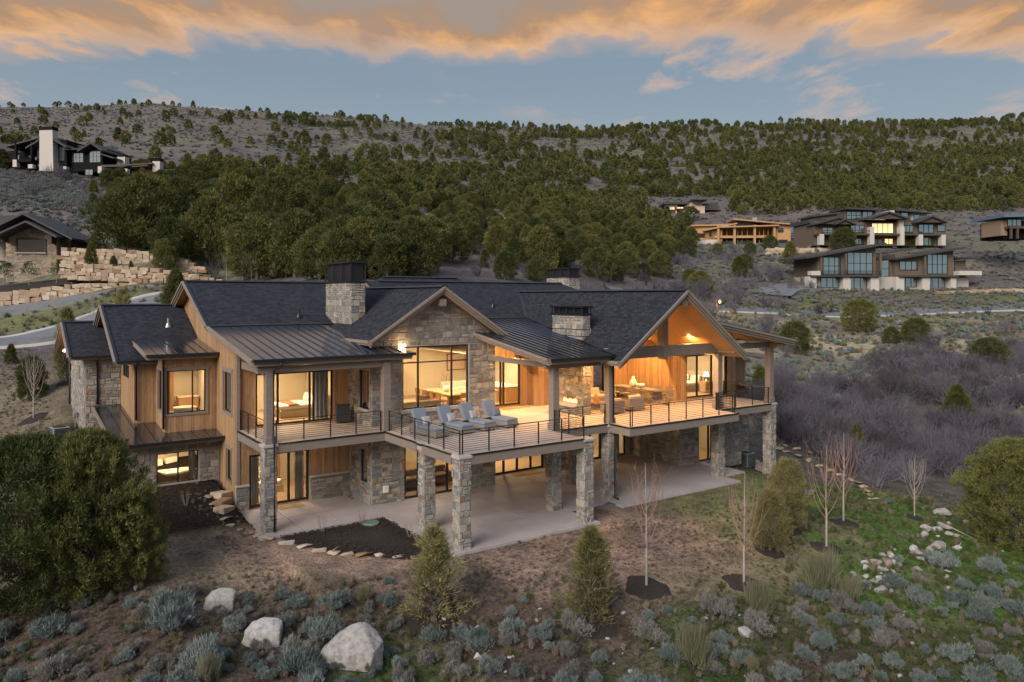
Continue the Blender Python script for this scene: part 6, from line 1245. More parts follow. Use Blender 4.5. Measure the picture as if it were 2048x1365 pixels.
def sagef(px, py, d, X, Y):
    n = vnoise(X, Y, 9); right = (px > 1340)*(d > 78)*(d < 135)*np.where(n > .45, .5, .10)+(px > 1340)*(d >= 138)*(d < 200)*.18+(px > 1540)*(d > 52)*(d <= 92)*.9*(n < .68)
    left = (px < 560)*(d > 103)*(d < 205)*np.where(px < 230+(n-.5)*160, .85, .15); hill = (d > 200)*.16+(d > 140)*(px >= 560)*.08
    return np.clip(right+left+hill, 0, 1)*(~inhouse(X, Y))
P, px, py, d, rs = scatter(sagef, 76000, -500, 2550, 60, 640, 8)
P2, px2, py2, d2, rs2 = scatter(lambda *a: np.clip(sagef(*a)*1.0, 0, 1), 28000, -500, 2550, 55, 205, 9)
P = np.concatenate([P, P2]); px = np.concatenate([px, px2]); d = np.concatenate([d, d2])
gn_scatter('sage_slopes', P, rs.uniform(.5, 1.15, len(P))*np.where(d > 220, 1.5, 1.0), rs.rand(len(P))*6.28, np.where(rs.rand(len(P)) < .62, 0, np.where((px > 1340)&(d < 140), 2, 1)), SAGEF, 'grey green sagebrush covering the slopes and fields', 'ground cover', rs.uniform(.7, 1.0, len(P)))
P, px, py, d, rs = scatter(lambda px, py, d, X, Y: ((px > 1330)*(d > 84)*(d < 182)*(vnoise(X, Y, 14) > .66)*(~((px > 1590)*(d > 140)))*.3+(px > 1300)*(px < 1640)*(d > 130)*(d < 215)*.5*(vnoise(X+5, Y, 17) > .45)+(px < 300)*(d > 165)*(d < 205)*.3*(vnoise(X, Y, 13) > .6)+(px > 250)*(px < 1400)*(d > 95)*(d < 200)*.16), 3200, -100, 2200, 80, 215, 12)
gn_scatter('scrub_oak_patches', P, rs.uniform(1.3, 2.6, len(P)), rs.rand(len(P))*6.28, rs.randint(0, 3, len(P)), OAKF, 'patches of leafless scrub oak on the slopes', 'scrub')
P, px, py, d, rs = scatter(lambda px, py, d, X, Y: (px > 1340)*(d > 96)*(d < 170)*.9*(vnoise(X, Y, 7) > .35)+(px < 330)*(d > 74)*(d < 86)*.9, 9000, -100, 2200, 72, 172, 13)
gn_scatter('field_grass', P, rs.uniform(.35, .8, len(P)), rs.rand(len(P))*6.28, rs.choice([0, 1, 2], len(P), p=[.4, .3, .3]), GT, 'tall dry and green grass beside the roads', 'grass', rs.uniform(.5, 1, len(P)))
# ---- juniper forest
XU = [-200, 240, 500, 700, 900, 1100, 1300, 1500, 1700, 2048, 2300]; YU = [350, 350, 335, 340, 340, 330, 318, 305, 300, 295, 295]
XD = [-200, 205, 240, 400, 600, 700, 860, 900, 1000, 1200, 1330, 1400, 1580, 1640, 2048, 2300]; YD = [330, 330, 500, 552, 560, 570, 562, 505, 535, 572, 556, 490, 445, 425, 440, 440]
def forest(px, py, d, X, Y):
    yu = np.interp(px, XU, YU); yd = np.interp(px, XD, YD); n = vnoise(X, Y, 22)
    dense = (py > yu)*(py < yd)*np.where(py > yu+70, .9, .30+.45*(n > .45)); sparse = (py <= yu)*np.where(px < 560, .022, np.where(px < 900, .07, .18))*(.4+1.2*(n > .5))
    clear = ((px > 790)&(px < 1060)&(py > 427)&(py < 452))|((px > 1290)&(px < 1460)&(py > 395)&(py < 440))|((px > 1385)&(px < 1620)&(py > 432))|((px > 1600)&(py > 424))
    return np.clip((dense+sparse)*(~clear)*(px > 215-(py < 330)*500), 0, 1)
P, px, py, d, rs = scatter(forest, 35000, -450, 2550, 80, 705, 21)
hh = np.where(d < 130, rs.uniform(3.8, 7.0, len(P)), rs.uniform(2.6, 5.4, len(P)))
grid = {}; keep = []
for i in np.argsort(d):                                                   # keep crowns from standing in each other
    r_ = hh[i]*.36; k = (int(P[i, 0]//6), int(P[i, 1]//6)); ok = True
    for a in (-1, 0, 1):
        for b in (-1, 0, 1):
            for j in grid.get((k[0]+a, k[1]+b), ()):
                if (P[j, 0]-P[i, 0])**2+(P[j, 1]-P[i, 1])**2 < (r_+hh[j]*.36)**2*.8: ok = False; break
    if ok: grid.setdefault(k, []).append(i); keep.append(i)
keep = np.array(keep); P, px, py, d, hh = P[keep], px[keep], py[keep], d[keep], hh[keep]
size = hh/d*((px > -60)&(px < 2100)); order = np.argsort(-size); top = order[:255]; rest = order[255:]
for i in top:
    side = 'left' if px[i] < 620 else ('middle' if px[i] < 1150 else 'right'); band = 'lower' if d[i] < 125 else ('middle' if d[i] < 170 else 'upper')
    tree('juniper', 'dark green juniper in the %s part of the %s forest slope' % (band, side), 'tree', P[i], hh[i], MID[rng.randrange(6)], 'junipers of the forest behind the house', sx=rng.uniform(.9, 1.15))
sel = rest[d[rest] < 230]; gn_scatter('juniper_wood', P[sel], hh[sel], rs.rand(len(sel))*6.28, rs.randint(0, 6, len(sel)), [m[0] for m in MID], 'juniper wood massed on the middle slope', 'forest')
sel = rest[d[rest] >= 230]; gn_scatter('hillside_junipers', P[sel], hh[sel], rs.rand(len(sel))*6.28, rs.randint(0, 4, len(sel)), [m[0] for m in FAR], 'distant junipers dotting the upper hillside and ridge', 'forest')
FORESTN = (len(P), len(sel))
BIG = [(290, 500, 145, 0), (250, 505, 120, 3), (360, 470, 110, 1), (420, 530, 130, 5), (515, 560, 120, 0), (590, 555, 130, 1), (640, 560, 100, 3), (700, 520, 105, 5), (770, 555, 110, 3), (830, 560, 120, 0), (470, 455, 100, 5), (560, 470, 110, 3), (905, 525, 75, 1), (970, 535, 34, 2), (1010, 560, 55, 1), (1075, 565, 50, 0), (680, 560, 100, 1), (745, 480, 100, 0), (330, 540, 60, 1)]
for i, (x, y, h, k) in enumerate(BIG): conifer(x, y, y-h, MID[k], 'large juniper %s' % ('at the left end of the grove above the sandstone wall', 'behind the left end of the grove', 'on the skyline side of the grove left of the white saplings', 'directly above the right end of the sandstone wall', 'above the white saplings', 'just left of the left chimney cap', 'behind the left chimney cap', 'in the second row right of the chimney cap', 'on the slope right of the left chimney', 'at the right end of the near grove', 'high in the grove left of the chimney', 'high in the grove behind the chimney', 'on the bare slope above the rear ridge', 'tiny and cone shaped on the bare slope', 'above the rear ridge left of the far chimney', 'left of the far chimney cap', 'touching the left chimney cap on its right', 'in the third row above the left chimney', 'small and dark beside the drive bend')[i], rng.uniform(.95, 1.15), 'juniper', group=None)
for x, y, h in ((1490, 540, 30), (1400, 595, 50), (1380, 580, 40), (1480, 555, 40), (1540, 500, 28), (1580, 530, 45), (1500, 510, 24), (1435, 510, 22)): conifer(x, y, y-h, MID[rng.randrange(6)], 'juniper on the brushy slope between the porch and the far houses', 1.1, 'juniper', group='junipers on the brushy slope')
for x, y, h, l in ((1687, 505, 48, 'round juniper in front of the timber lodge'), (1823, 497, 30, 'small juniper right of the lodge stair'), (186, 420, 32, 'cone juniper upper of two on the left sage slope'), (186, 388, 28, 'cone juniper below the dark hillside house'), (5, 340, 40, 'juniper at the left edge by the dark house')): conifer(x, y, y-h, MID[(0, 2, 2, 2, 3)[0 if h > 40 else 1]], l, 1.1, 'juniper')
# ------------------------------------------------------------------ sandstone retaining walls (each block its own piece)
def boulder_wall(label, rows, d, w=19, h=10.5):
    """rows: list of (px, py_bottom, py_top); blocks stacked in courses at depth d"""
    xs = [r_[0] for r_ in rows]; b0 = at(rows[0][0], rows[0][1], d); t = wthing('retaining_wall', label, 'stone wall', b0, 'sandstone retaining walls'); xx = [r_[0] for r_ in rows]; yb = [r_[1] for r_ in rows]; yt = [r_[2] for r_ in rows]
    back = MB(); ang = math.atan2(RT[1], RT[0])
    for a, b in zip(rows[:-1], rows[1:]): back.prism([at(a[0], a[1]+6, d+.7), at(b[0], b[1]+6, d+.7), at(b[0], b[2]+3, d+.9), at(a[0], a[2]+3, d+.9)], Vector((FW[0], FW[1], 0))*1.2)
    bk = back.build('earth_core', m_mulch, t); y = 0
    nc = max(1, int(max(a-b for a, b in zip(yb, yt))/h))
    for k in range(nc):
        x = xs[0]-rng.uniform(0, w)
        while x < xs[-1]:
            ww = w*rng.uniform(.6, 1.7); cx = x+ww/2; bot = np.interp(cx, xx, yb); tp = np.interp(cx, xx, yt); n = max(1, round((bot-tp)/h)); hh_ = (bot-tp)/n
            if k < n:
                p = at(cx, bot-hh_*(k+.5)+rng.uniform(-1, 1), d+.12*k); o = bpy.data.objects.new('block', rng.choice(QUARRY)); link(o, bk); o.location = p
                s = d/F; o.scale = (ww*s*1.06, 1.1*rng.uniform(.8, 1.1), hh_*s*rng.uniform(1.0, 1.22)); o.rotation_euler = (rng.uniform(-.1, .1), rng.uniform(-.14, .14)+rng.choice((0, math.pi)), ang+rng.uniform(-.2, .2))
            x += ww
boulder_wall('upper tier of the sandstone block wall under the grove', [(128, 530, 496), (200, 534, 499), (290, 540, 502), (360, 545, 516), (415, 548, 538)], 97, 13.5, 7.6); boulder_wall('lower tier of the sandstone block wall beside the drive', [(134, 558, 530), (200, 562, 530), (290, 565, 536), (370, 569, 546), (440, 571, 560)], 91, 13.5, 7.6)
boulder_wall('low sandstone block wall between the drive and the stone cottage', [(-30, 617, 590), (60, 606, 580), (150, 594, 570), (230, 586, 566), (307, 577, 568)], 91, 15, 7.6)
boulder_wall('pale block wall below the timber lodge', [(1535, 514, 498), (1580, 514, 496), (1648, 512, 498)], 200, 9, 6); boulder_wall('pale block wall in front of the glass house', [(1880, 592, 584), (1960, 594, 580), (2080, 597, 578)], 162, 11, 6)
# ------------------------------------------------------------------ houses on the hills
m_dark = simple('dark_stained_siding', (.006, .0058, .0065), (.011, .0105, .011), .85, 2, (1, 1, 12), spec=.15); m_brown = simple('brown_siding', (.105, .078, .056), (.145, .108, .08), .7, 1.5, (1, 1, 10)); m_osb = simple('bare_sheathing', (.42, .23, .095), (.50, .30, .14), .8, 1.5); m_lumber = simple('framing_lumber', (.40, .25, .13), None, .7)
m_darkroof = simple('dark_roofing', (.035, .035, .04), (.055, .053, .055), .7, 3); m_browntrim = simple('brown_timber', (.06, .042, .03), (.09, .065, .048), .7, 2); m_palewall = simple('white_stucco', (.36, .34, .31), (.43, .405, .37), .85, 3); m_opening_shade = simple('opening_shade', (.02, .018, .018), None, .9)  # last one: near black, the shade inside openings put into the colour
m_cottage = stonemat('cottage_stone', [(0, (.34, .27, .20)), (.2, (.28, .235, .19)), (.4, (.40, .33, .25)), (.6, (.22, .185, .155)), (.75, (.36, .28, .20)), (.9, (.26, .19, .13))])
class BH:
    def __init__(s, name, label, cx, by, d, yaw=0, sc=1.0, ox=0, oy=0):
        s.cx, s.d, s.sc, s.ox, s.oy = cx, d, sc, ox, oy; s.by = by; p = at(s.X(cx), s.Y(by), d); s.p = p; a = yaw; s.r = Vector((RT[0]*math.cos(a)+FW[0]*math.sin(a), RT[1]*math.cos(a)+FW[1]*math.sin(a), 0)); s.f = Vector((-s.r.y, s.r.x, 0)); s.k = 1/math.cos(yaw); s.t = wthing(name, label, 'house', p)
    def X(s, x): return s.ox+x*s.sc
    def Y(s, y): return s.oy+y*s.sc
    def w(s, x, y, o): return Vector((s.p.x, s.p.y, 0))+s.r*((x-s.cx)*s.sc*s.d/F*s.k)+s.f*o+Vector((0, 0, CAM[2]-(s.Y(y)-YH)*s.d/F))
    def box(s, nm, x0, x1, y0, y1, o0, o1, mat, parent=None):
        mb = MB(); q_ = [s.w(x0, y1, o0), s.w(x1, y1, o0), s.w(x1, y0, o0), s.w(x0, y0, o0)]; mb.prism(q_, s.f*(o1-o0)); return mb.build(nm, mat, parent or s.t)
    def poly(s, nm, pts, o0, o1, mat, parent=None):
        mb = MB(); mb.prism([s.w(x, y, o0) for x, y in pts], s.f*(o1-o0)); return mb.build(nm, mat, parent or s.t)
    def shed(s, nm, x0, y0, x1, y1, o0, o1, th, mat): return s.poly(nm, [(x0, y0+th), (x1, y1+th), (x1, y1), (x0, y0)], o0, o1, mat)
    def gable(s, nm, x0, x1, ye, xp, yp, o0, o1, th, mat, trim=None):
        a = s.poly(nm, [(x0, ye+th), (xp, yp+th), (xp, yp), (x0, ye)], o0, o1, mat); b = s.poly(nm, [(xp, yp+th), (x1, ye+th), (x1, ye), (xp, yp)], o0, o1, mat); return a
    def win(s, x0, x1, y0, y1, o, nx=1, ny=1, mat=None, fr=None, fw=2.2):
        f = MB(); e = .12
        for i in range(nx+1): x = x0+(x1-x0)*i/nx; f.prism([s.w(x-fw/2, y1, o-e), s.w(x+fw/2, y1, o-e), s.w(x+fw/2, y0, o-e), s.w(x-fw/2, y0, o-e)], s.f*e)
        for j in range(ny+1): y = y0+(y1-y0)*j/ny; f.prism([s.w(x0, y+fw/2, o-e-.01), s.w(x1, y+fw/2, o-e-.01), s.w(x1, y-fw/2, o-e-.01), s.w(x0, y-fw/2, o-e-.01)], s.f*e)
        f = f.build('window', fr or m_black, s.t)
        for i in range(nx):
            for j in range(ny):
                a, b = x0+(x1-x0)*i/nx, x0+(x1-x0)*(i+1)/nx; c, d_ = y0+(y1-y0)*j/ny, y0+(y1-y0)*(j+1)/ny; mb = MB(); mb.poly([s.w(a, d_, o-.04), s.w(b, d_, o-.04), s.w(b, c, o-.04), s.w(a, c, o-.04)]); mb.build('pane', mat or m_mirror, f)
Z2 = dict(sc=.42383, ox=1180, oy=360)
# glass house nearest on the right
A = BH('glass_house', 'brown modern house with tall glazing and sloping roofs beyond the road', 1420, 525, 168, math.radians(6), **Z2)
A.box('upper_wall', 1058, 1345, 345, 458, 0, 11, m_brown); A.box('upper_wall', 1345, 1440, 378, 512, 1.2, 11, m_brown); A.box('upper_wall', 1440, 1735, 350, 458, 0, 11, m_brown); A.box('lower_wall', 1040, 1820, 458, 530, .5, 11, m_palewall); A.box('side_wall', 1735, 1820, 378, 458, 1.5, 11, m_brown)
A.shed('roof', 985, 366, 1372, 300, -2, 12, 10, m_darkroof); A.shed('roof', 1420, 370, 1765, 316, -2, 12, 9, m_darkroof); A.shed('roof', 1450, 338, 1602, 312, 4, 12, 8, m_darkroof); A.shed('roof', 1735, 362, 1845, 362, -.5, 11, 8, m_darkroof); A.poly('gable_panel', [(1058, 350), (1345, 350), (1345, 313), (1058, 362)], .1, .5, m_brown); A.poly('gable_panel', [(1440, 352), (1735, 352), (1735, 328), (1440, 372)], .1, .5, m_brown)
A.win(1085, 1170, 368, 448, 0, 3, 2); A.win(1205, 1328, 345, 445, 0, 4, 2); A.win(1377, 1425, 378, 503, 1.2, 1, 3); A.win(1463, 1552, 385, 425, 0, 3, 1); A.win(1602, 1702, 352, 443, 0, 4, 2); A.win(1742, 1762, 383, 425, 1.5)
for a, b, y in ((1080, 1168, 508), (1212, 1305, 522), (1470, 1555, 506), (1600, 1698, 522)): A.win(a, b, 464, y, .5, 3, 1)
for a, b in ((1003, 1040), (1170, 1206), (1306, 1346), (1430, 1470), (1560, 1597), (1703, 1730)): A.box('stone_pier', a, b, 458, 530, -1.2, .6, m_whitestone)
A.box('balcony', 1008, 1350, 452, 460, -1.8, .4, m_darkroof); A.box('balcony', 1440, 1735, 452, 460, -1.8, .4, m_darkroof); A.box('balcony', 1735, 1850, 430, 450, -1.8, 1.5, m_whitestone); A.box('balcony_wall', 1008, 1052, 433, 453, -1.9, -.2, m_whitestone)
for x in (1060, 1180, 1350, 1570): A.box('post', x-4, x+4, 350, 452, -1.6, -1.2, m_brown)
for k in range(6): A.box('railing_bar', 1052, 1350, 430+k*4, 430.8+k*4, -1.75, -1.7, m_black)
# timber lodge
C_ = BH('timber_lodge', 'brown timber lodge with three gables and white stone piers uphill', 1370, 305, 208, math.radians(4), **Z2)
C_.box('main_wall', 1050, 1690, 200, 312, 0, 13, m_brown); C_.box('top_storey', 1270, 1425, 128, 185, 8, 15, m_brown); C_.box('top_storey', 1095, 1215, 155, 195, 6, 14, m_brown); C_.box('top_storey', 1488, 1685, 130, 190, 8, 15, m_palewall); C_.box('top_storey', 1548, 1600, 136, 190, 7.6, 8.2, m_brown)
C_.shed('roof', 1258, 118, 1430, 124, 6, 16, 9, m_darkroof); C_.shed('roof', 1085, 160, 1222, 142, 5, 15, 8, m_darkroof); C_.shed('roof', 1488, 124, 1690, 138, 6, 16, 7, m_darkroof); C_.box('roof', 1040, 1710, 186, 204, 2, 14, m_darkroof)
for x0, x1, ye, xp, yp, o in ((1040, 1232, 210, 1148, 180, -2.5), (1125, 1215, 212, 1170, 190, -3.5), (1278, 1472, 186, 1375, 156, -4), (1522, 1668, 200, 1595, 172, -3)): C_.gable('gable_roof', x0, x1, ye, xp, yp, o, 4, 7, m_darkroof); C_.poly('gable_truss', [(x0+10, ye+4), (x1-10, ye+4), (xp, yp+8)], o+.6, o+1.0, m_browntrim)
C_.win(1278, 1350, 136, 172, 8, 3, 2); C_.win(1358, 1408, 136, 165, 8, 2, 1); C_.win(1550, 1585, 140, 178, 7.6); C_.win(1500, 1530, 145, 175, 8); C_.win(1620, 1650, 148, 172, 8); C_.win(1110, 1160, 178, 196, 6, 2, 1); C_.win(1328, 1432, 206, 252, 0, 4, 1, m_litpane); C_.win(1088, 1138, 228, 264, 0, 2, 1); C_.win(1225, 1290, 216, 250, 0, 3, 1); C_.win(1478, 1530, 216, 250, 0, 3, 1); C_.win(1558, 1630, 210, 250, 0, 3, 1); C_.win(1650, 1688, 212, 242, 0); C_.win(1390, 1430, 278, 304, 0, 2, 1, m_litpane); C_.win(1560, 1630, 272, 308, 0, 3, 1); C_.win(1330, 1380, 280, 300, 0, 2, 1); C_.win(1240, 1288, 278, 306, 0, 2, 1)
for x in (1050, 1290, 1435, 1525, 1635): C_.box('stone_pier', x, x+20, 228 if x in (1290, 1435) else 262, 312, -3.2, -1.6, m_whitestone)
C_.box('balcony', 1045, 1650, 258, 266, -3, .3, m_browntrim); C_.box('railing', 1045, 1300, 244, 247, -3, -2.9, m_browntrim); C_.box('chimney', 1448, 1470, 138, 200, 3, 6, m_whitestone); C_.box('chimney', 1450, 1470, 190, 260, -1.5, 0, m_whitestone)
# house under construction
B = BH('unfinished_house', 'unfinished house of bare orange sheathing and framing on the slope', 715, 315, 232, math.radians(-5), **Z2)
for a in ((490, 600, 220, 300), (540, 625, 235, 312), (865, 940, 212, 316)): B.box('sheathed_wall', *a, 0, 9, m_osb)
B.box('back_wall', 600, 870, 200, 318, 6, 10, m_osb); B.box('floor_deck', 590, 870, 264, 275, -.5, 8, m_osb); B.shed('roof', 480, 212, 640, 210, -1, 10, 7, m_lumber); B.shed('roof', 535, 236, 690, 204, -1.5, 9, 7, m_lumber); B.shed('roof', 670, 184, 955, 212, -1.5, 9, 6, m_lumber); B.shed('roof', 610, 222, 880, 216, -2, 6, 6, m_lumber)
for x in (605, 680, 772, 862): B.box('post', x-5, x+5, 215, 318, -1.2, -.4, m_lumber)
for x in (630, 650, 700, 720, 745, 800, 820, 840): B.box('stud', x-1.5, x+1.5, 225, 264, .8, 1.1, m_lumber); B.box('stud', x-1.5, x+1.5, 275, 316, .8, 1.1, m_lumber)
for a in ((512, 545, 252, 270), (565, 575, 246, 265), (622, 678, 290, 318), (700, 770, 288, 318), (815, 855, 285, 314), (885, 925, 284, 305), (695, 770, 198, 216)): B.box('opening_shade_panel', *a, -.25, -.1, m_opening_shade)  # near-black panels on the walls, painted shade in place of real holes
B.win(882, 905, 230, 248, -.05); B.box('stone_base', 545, 600, 282, 318, -.6, 0, m_whitestone); B.box('stone_base', 494, 545, 286, 304, -.4, 0, m_whitestone); B.box('chimney', 775, 797, 174, 195, 3, 5, m_galv)
t = BH('storage_container', 'blue container parked behind the unfinished house', 960, 250, 250, 0, **Z2); t.box('container', 942, 976, 228, 250, 0, 2.5, simple('blue_paint', (.07, .19, .26), None, .5)); t.t['category'] = 'container'; t.box('roof_rim', 941, 977, 226, 229, -.1, 2.6, m_galv)
# small far villa
V_ = BH('hillside_villa', 'small pink lit villa with dark flat roofs high in the junipers', 450, 172, 298, 0, **Z2); m_pinkwall = simple('pink_stucco', (.50, .36, .30), (.58, .43, .37), .85, 3)
for a, m in (((355, 470, 130, 172, 0, 9), m_browntrim), ((470, 545, 122, 160, 1, 9), m_pinkwall), ((312, 362, 148, 166, 1, 6), m_browntrim), ((485, 540, 97, 130, 3, 9), m_pinkwall), ((545, 612, 108, 140, 2, 9), m_darkroof)): V_.box('wall', *a[:4], *a[4:], m)
for a in ((345, 460, 108, 118), (355, 400, 122, 128), (480, 550, 92, 98), (310, 365, 142, 147), (400, 480, 138, 143)): V_.box('roof', a[0], a[1], a[2], a[3], -2, 9, m_darkroof)
for a in ((372, 400, 126, 142), (410, 440, 128, 140), (420, 450, 146, 160)): V_.win(*a, -.05, 2, 1, m_litpane)
for x in (360, 405, 465): V_.box('post', x-3, x+3, 118, 172, -1, -.4, m_pinkwall)
# right edge house
E_ = BH('edge_house', 'blue grey roofed house cut by the right picture edge', 1990, 275, 180, 0, **Z2); E_.box('wall', 1965, 2130, 190, 275, 1, 10, m_dark); E_.box('stone_wall', 1945, 1975, 190, 262, .5, 8, m_cottage); E_.shed('roof', 1928, 166, 2140, 162, -2, 11, 14, simple('blue_metal', (.10, .15, .22), None, .4)); E_.win(1983, 2048, 186, 216, 1, 3, 1); E_.win(2060, 2120, 186, 216, 1, 3, 1)
for x in (1970, 2000): E_.box('post', x-4, x+4, 230, 280, -1.5, -1, m_browntrim)
E_.box('balcony', 1960, 2140, 222, 232, -1.6, 1, m_browntrim)
# dark hillside house, upper left
Z3 = dict(sc=.17578, ox=0, oy=230)
Fh = BH('dark_hillside_house', 'black house with a tall pale chimney on the left hill', 600, 640, 205, math.radians(-7), **Z3)
Fh.box('wall', -300, 400, 380, 640, 4, 14, m_dark); Fh.box('wall', 400, 770, 290, 660, 0, 13, m_dark); Fh.box('wall', 770, 1220, 395, 640, 1.5, 12, m_dark); Fh.box('wall', 1020, 1210, 400, 660, 0, 10, m_dark); Fh.poly('gable_panel', [(400, 330), (770, 380), (770, 340), (590, 255), (400, 300)], .1, 1, m_dark); Fh.poly('gable_panel', [(1010, 420), (1220, 430), (1120, 350)], .1, 1, m_dark)
Fh.gable('gable_roof', 330, 825, 380, 590, 240, -2, 13, 18, m_darkroof); Fh.shed('roof', 80, 355, 590, 240, -1.8, 12, 16, m_darkroof); Fh.gable('gable_roof', 960, 1255, 430, 1122, 342, -2, 11, 16, m_darkroof); Fh.shed('roof', 745, 395, 1080, 395, -.5, 4, 12, m_darkroof); Fh.poly('roof_slope', [(740, 405), (1090, 410), (1060, 345), (740, 315)], 4, 5, m_darkroof); Fh.poly('roof_slope', [(-300, 360), (100, 355), (220, 290), (-300, 260)], 5, 6, m_darkroof); Fh.shed('roof', 1200, 455, 1365, 510, -1, 9, 14, m_darkroof); Fh.box('roof', 1215, 1560, 590, 615, -1, 8, m_darkroof); Fh.box('wall', 1240, 1560, 615, 690, 3, 8, m_opening_shade)
Fh.poly('chimney', [(508, 650), (680, 660), (668, 195), (512, 190)], -2.2, -.2, m_whitestone); Fh.box('chimney_cap', 505, 670, 155, 192, -2.3, -.1, m_dark); Fh.box('chimney', 488, 512, 160, 260, -1.6, -.4, m_whitestone); Fh.box('chimney', 32, 98, 235, 302, 6, 8, m_whitestone); Fh.box('chimney_cap', 45, 98, 212, 236, 6, 8, m_dark); Fh.box('chimney', 1295, 1390, 470, 590, 3, 5, m_whitestone); Fh.box('chimney_cap', 1320, 1385, 455, 475, 3, 5, m_dark)
Fh.win(415, 495, 342, 500, 0, 1, 3); Fh.win(675, 745, 372, 528, 0, 1, 3); Fh.win(420, 498, 560, 640, 0); Fh.win(678, 748, 585, 650, 0); Fh.win(795, 928, 432, 535, 1.5, 3, 2); Fh.win(1052, 1182, 428, 552, 0, 3, 2); Fh.win(162, 195, 425, 498, 4); Fh.win(248, 275, 440, 505, 4); Fh.win(330, 362, 440, 512, 4); Fh.win(-20, 48, 415, 475, 4, 2, 1); Fh.win(1000, 1090, 632, 692, 0, 2, 1); Fh.box('deck', 100, 400, 512, 545, -2, 4, m_dark)
for a, b, y0, y1 in ((182, 230, 518, 600), (1215, 1260, 615, 690), (1520, 1565, 648, 705), (370, 425, 575, 620), (800, 835, 608, 640)): Fh.box('stone_pier', a, b, y0, y1, -2.2, -1, m_whitestone)
for x in (200, 395): Fh.box('post', x-12, x+12, 320, 515, -1.8, -1.2, m_dark)
# timber pavilion right of it
Pv = BH('timber_pavilion', 'low timber house with a pale stone chimney behind the grove', 1640, 660, 195, 0, **Z3); Pv.box('wall', 1560, 1760, 585, 660, 1, 8, m_osb); Pv.shed('roof', 1450, 575, 1760, 556, -1.5, 8, 16, m_browntrim); Pv.shed('roof', 1555, 602, 1730, 590, -2.5, 3, 12, m_browntrim); Pv.box('chimney', 1745, 1828, 528, 652, -.5, 1.5, m_whitestone); Pv.box('chimney_cap', 1716, 1830, 496, 530, -.6, 1.6, m_dark); Pv.shed('roof', 1830, 628, 2020, 625, -1, 8, 14, m_darkroof); Pv.box('wall', 1850, 1990, 640, 700, 1, 8, m_opening_shade); Pv.box('post', 1920, 1940, 660, 715, -1, -.4, m_osb)
# stone cottage, left edge
Z4 = dict(sc=.19048, ox=0, oy=420)
G = BH('stone_cottage', 'brown stone cottage with a dark gable roof above the left drive', 330, 745, 99, math.radians(8), **Z4); G.box('wall', 85, 575, 270, 760, 0, 9, m_mortar); G.poly('gable_wall', [(85, 270), (575, 270), (575, 255), (380, 160), (85, 265)], .05, .6, m_mortar); G.box('side_bay', 575, 705, 430, 745, 1.2, 8, m_mortar); G.box('side_bay_boards', 572, 680, 280, 430, 1.0, 8, m_browntrim); G.box('wall', -300, 90, 270, 760, 3, 9, m_mortar)
Gs = STONES; STONES = []
gc = [c_ for c_ in G.t.children if c_.name.startswith('gable_wall')][0]
def gclad(parent, x0, x1, y0, y1, o, top=None, holes=()):
    z = lambda y: G.w(0, y, 0).z; lx = lambda x: (x-G.cx)*G.sc*G.d/F*G.k; base = Vector((G.p.x, G.p.y, 0))+G.f*o; pl = [(lx(x0), z(y1)), (lx(x1), z(y1)), (lx(x1), z(y0))]+([(lx(a), z(b)) for a, b in top] if top else [])+[(lx(x0), z(y0))]
    off = -1.2
    n0 = len(BANDS)
    clad(parent, base, G.r, -G.f, pl, [(lx(a), lx(b), z(d_), z(c)) for a, b, c, d_ in holes], 88, .015, .35, .9)
BANDS.extend([BANDS[-1]+.33*(i+1) for i in range(30)])
gclad(gc, 85, 575, 268, 755, 0, [(380, 165)], [(188, 470, 300, 452)]); gclad(gc, 575, 705, 432, 745, 1.2); gclad(gc, -60, 85, 275, 755, 3)
mb = MB(); cnt = 0
for st in sorted(STONES, key=lambda s_: -s_[4]):
    if cnt < 260:
        c = st[5]; q_ = MB(); b_, t_ = [p_-c for p_ in st[1]], [p_-c for p_ in st[2]]; q_.poly(t_)
        for i in range(len(b_)): j = (i+1) % len(b_); q_.poly([b_[i], b_[j], t_[j], t_[i]])
        q_.build('stone', m_cottage, gc, loc=c); cnt += 1
    else:
        mb.poly(st[2])
        for i in range(len(st[1])): j = (i+1) % len(st[1]); mb.poly([st[1][i], st[1][j], st[2][j], st[2][i]])
if mb.f: tag(mb.build('stone_cladding', m_cottage, G.t), kind='stuff')
G.gable('gable_roof', -180, 770, 300, 300, 42, -1.5, 8, 22, m_darkroof); G.gable('porch_gable', 75, 672, 290, 380, 135, -3, .5, 20, m_darkroof); G.poly('roof_slope', [(-300, 260), (20, 240), (300, 60), (300, 45), (-300, 75)], 1, 2, m_darkroof); G.win(192, 468, 308, 448, -.05, 1, 1, simple('dark_glass', (.02, .025, .03), None, .06), m_browntrim, 14); G.box('sill', 180, 478, 448, 460, -.3, 0, m_cap); G.box('knee_brace', 95, 115, 280, 345, -1.5, -.1, m_browntrim); G.box('knee_brace', 545, 575, 285, 360, -1.5, -.1, m_browntrim); G.shed('low_roof', -100, 520, 130, 560, -1, 3, 12, m_darkroof)
for x, y, yt, l in ((300, 585+0, 540, None),): pass
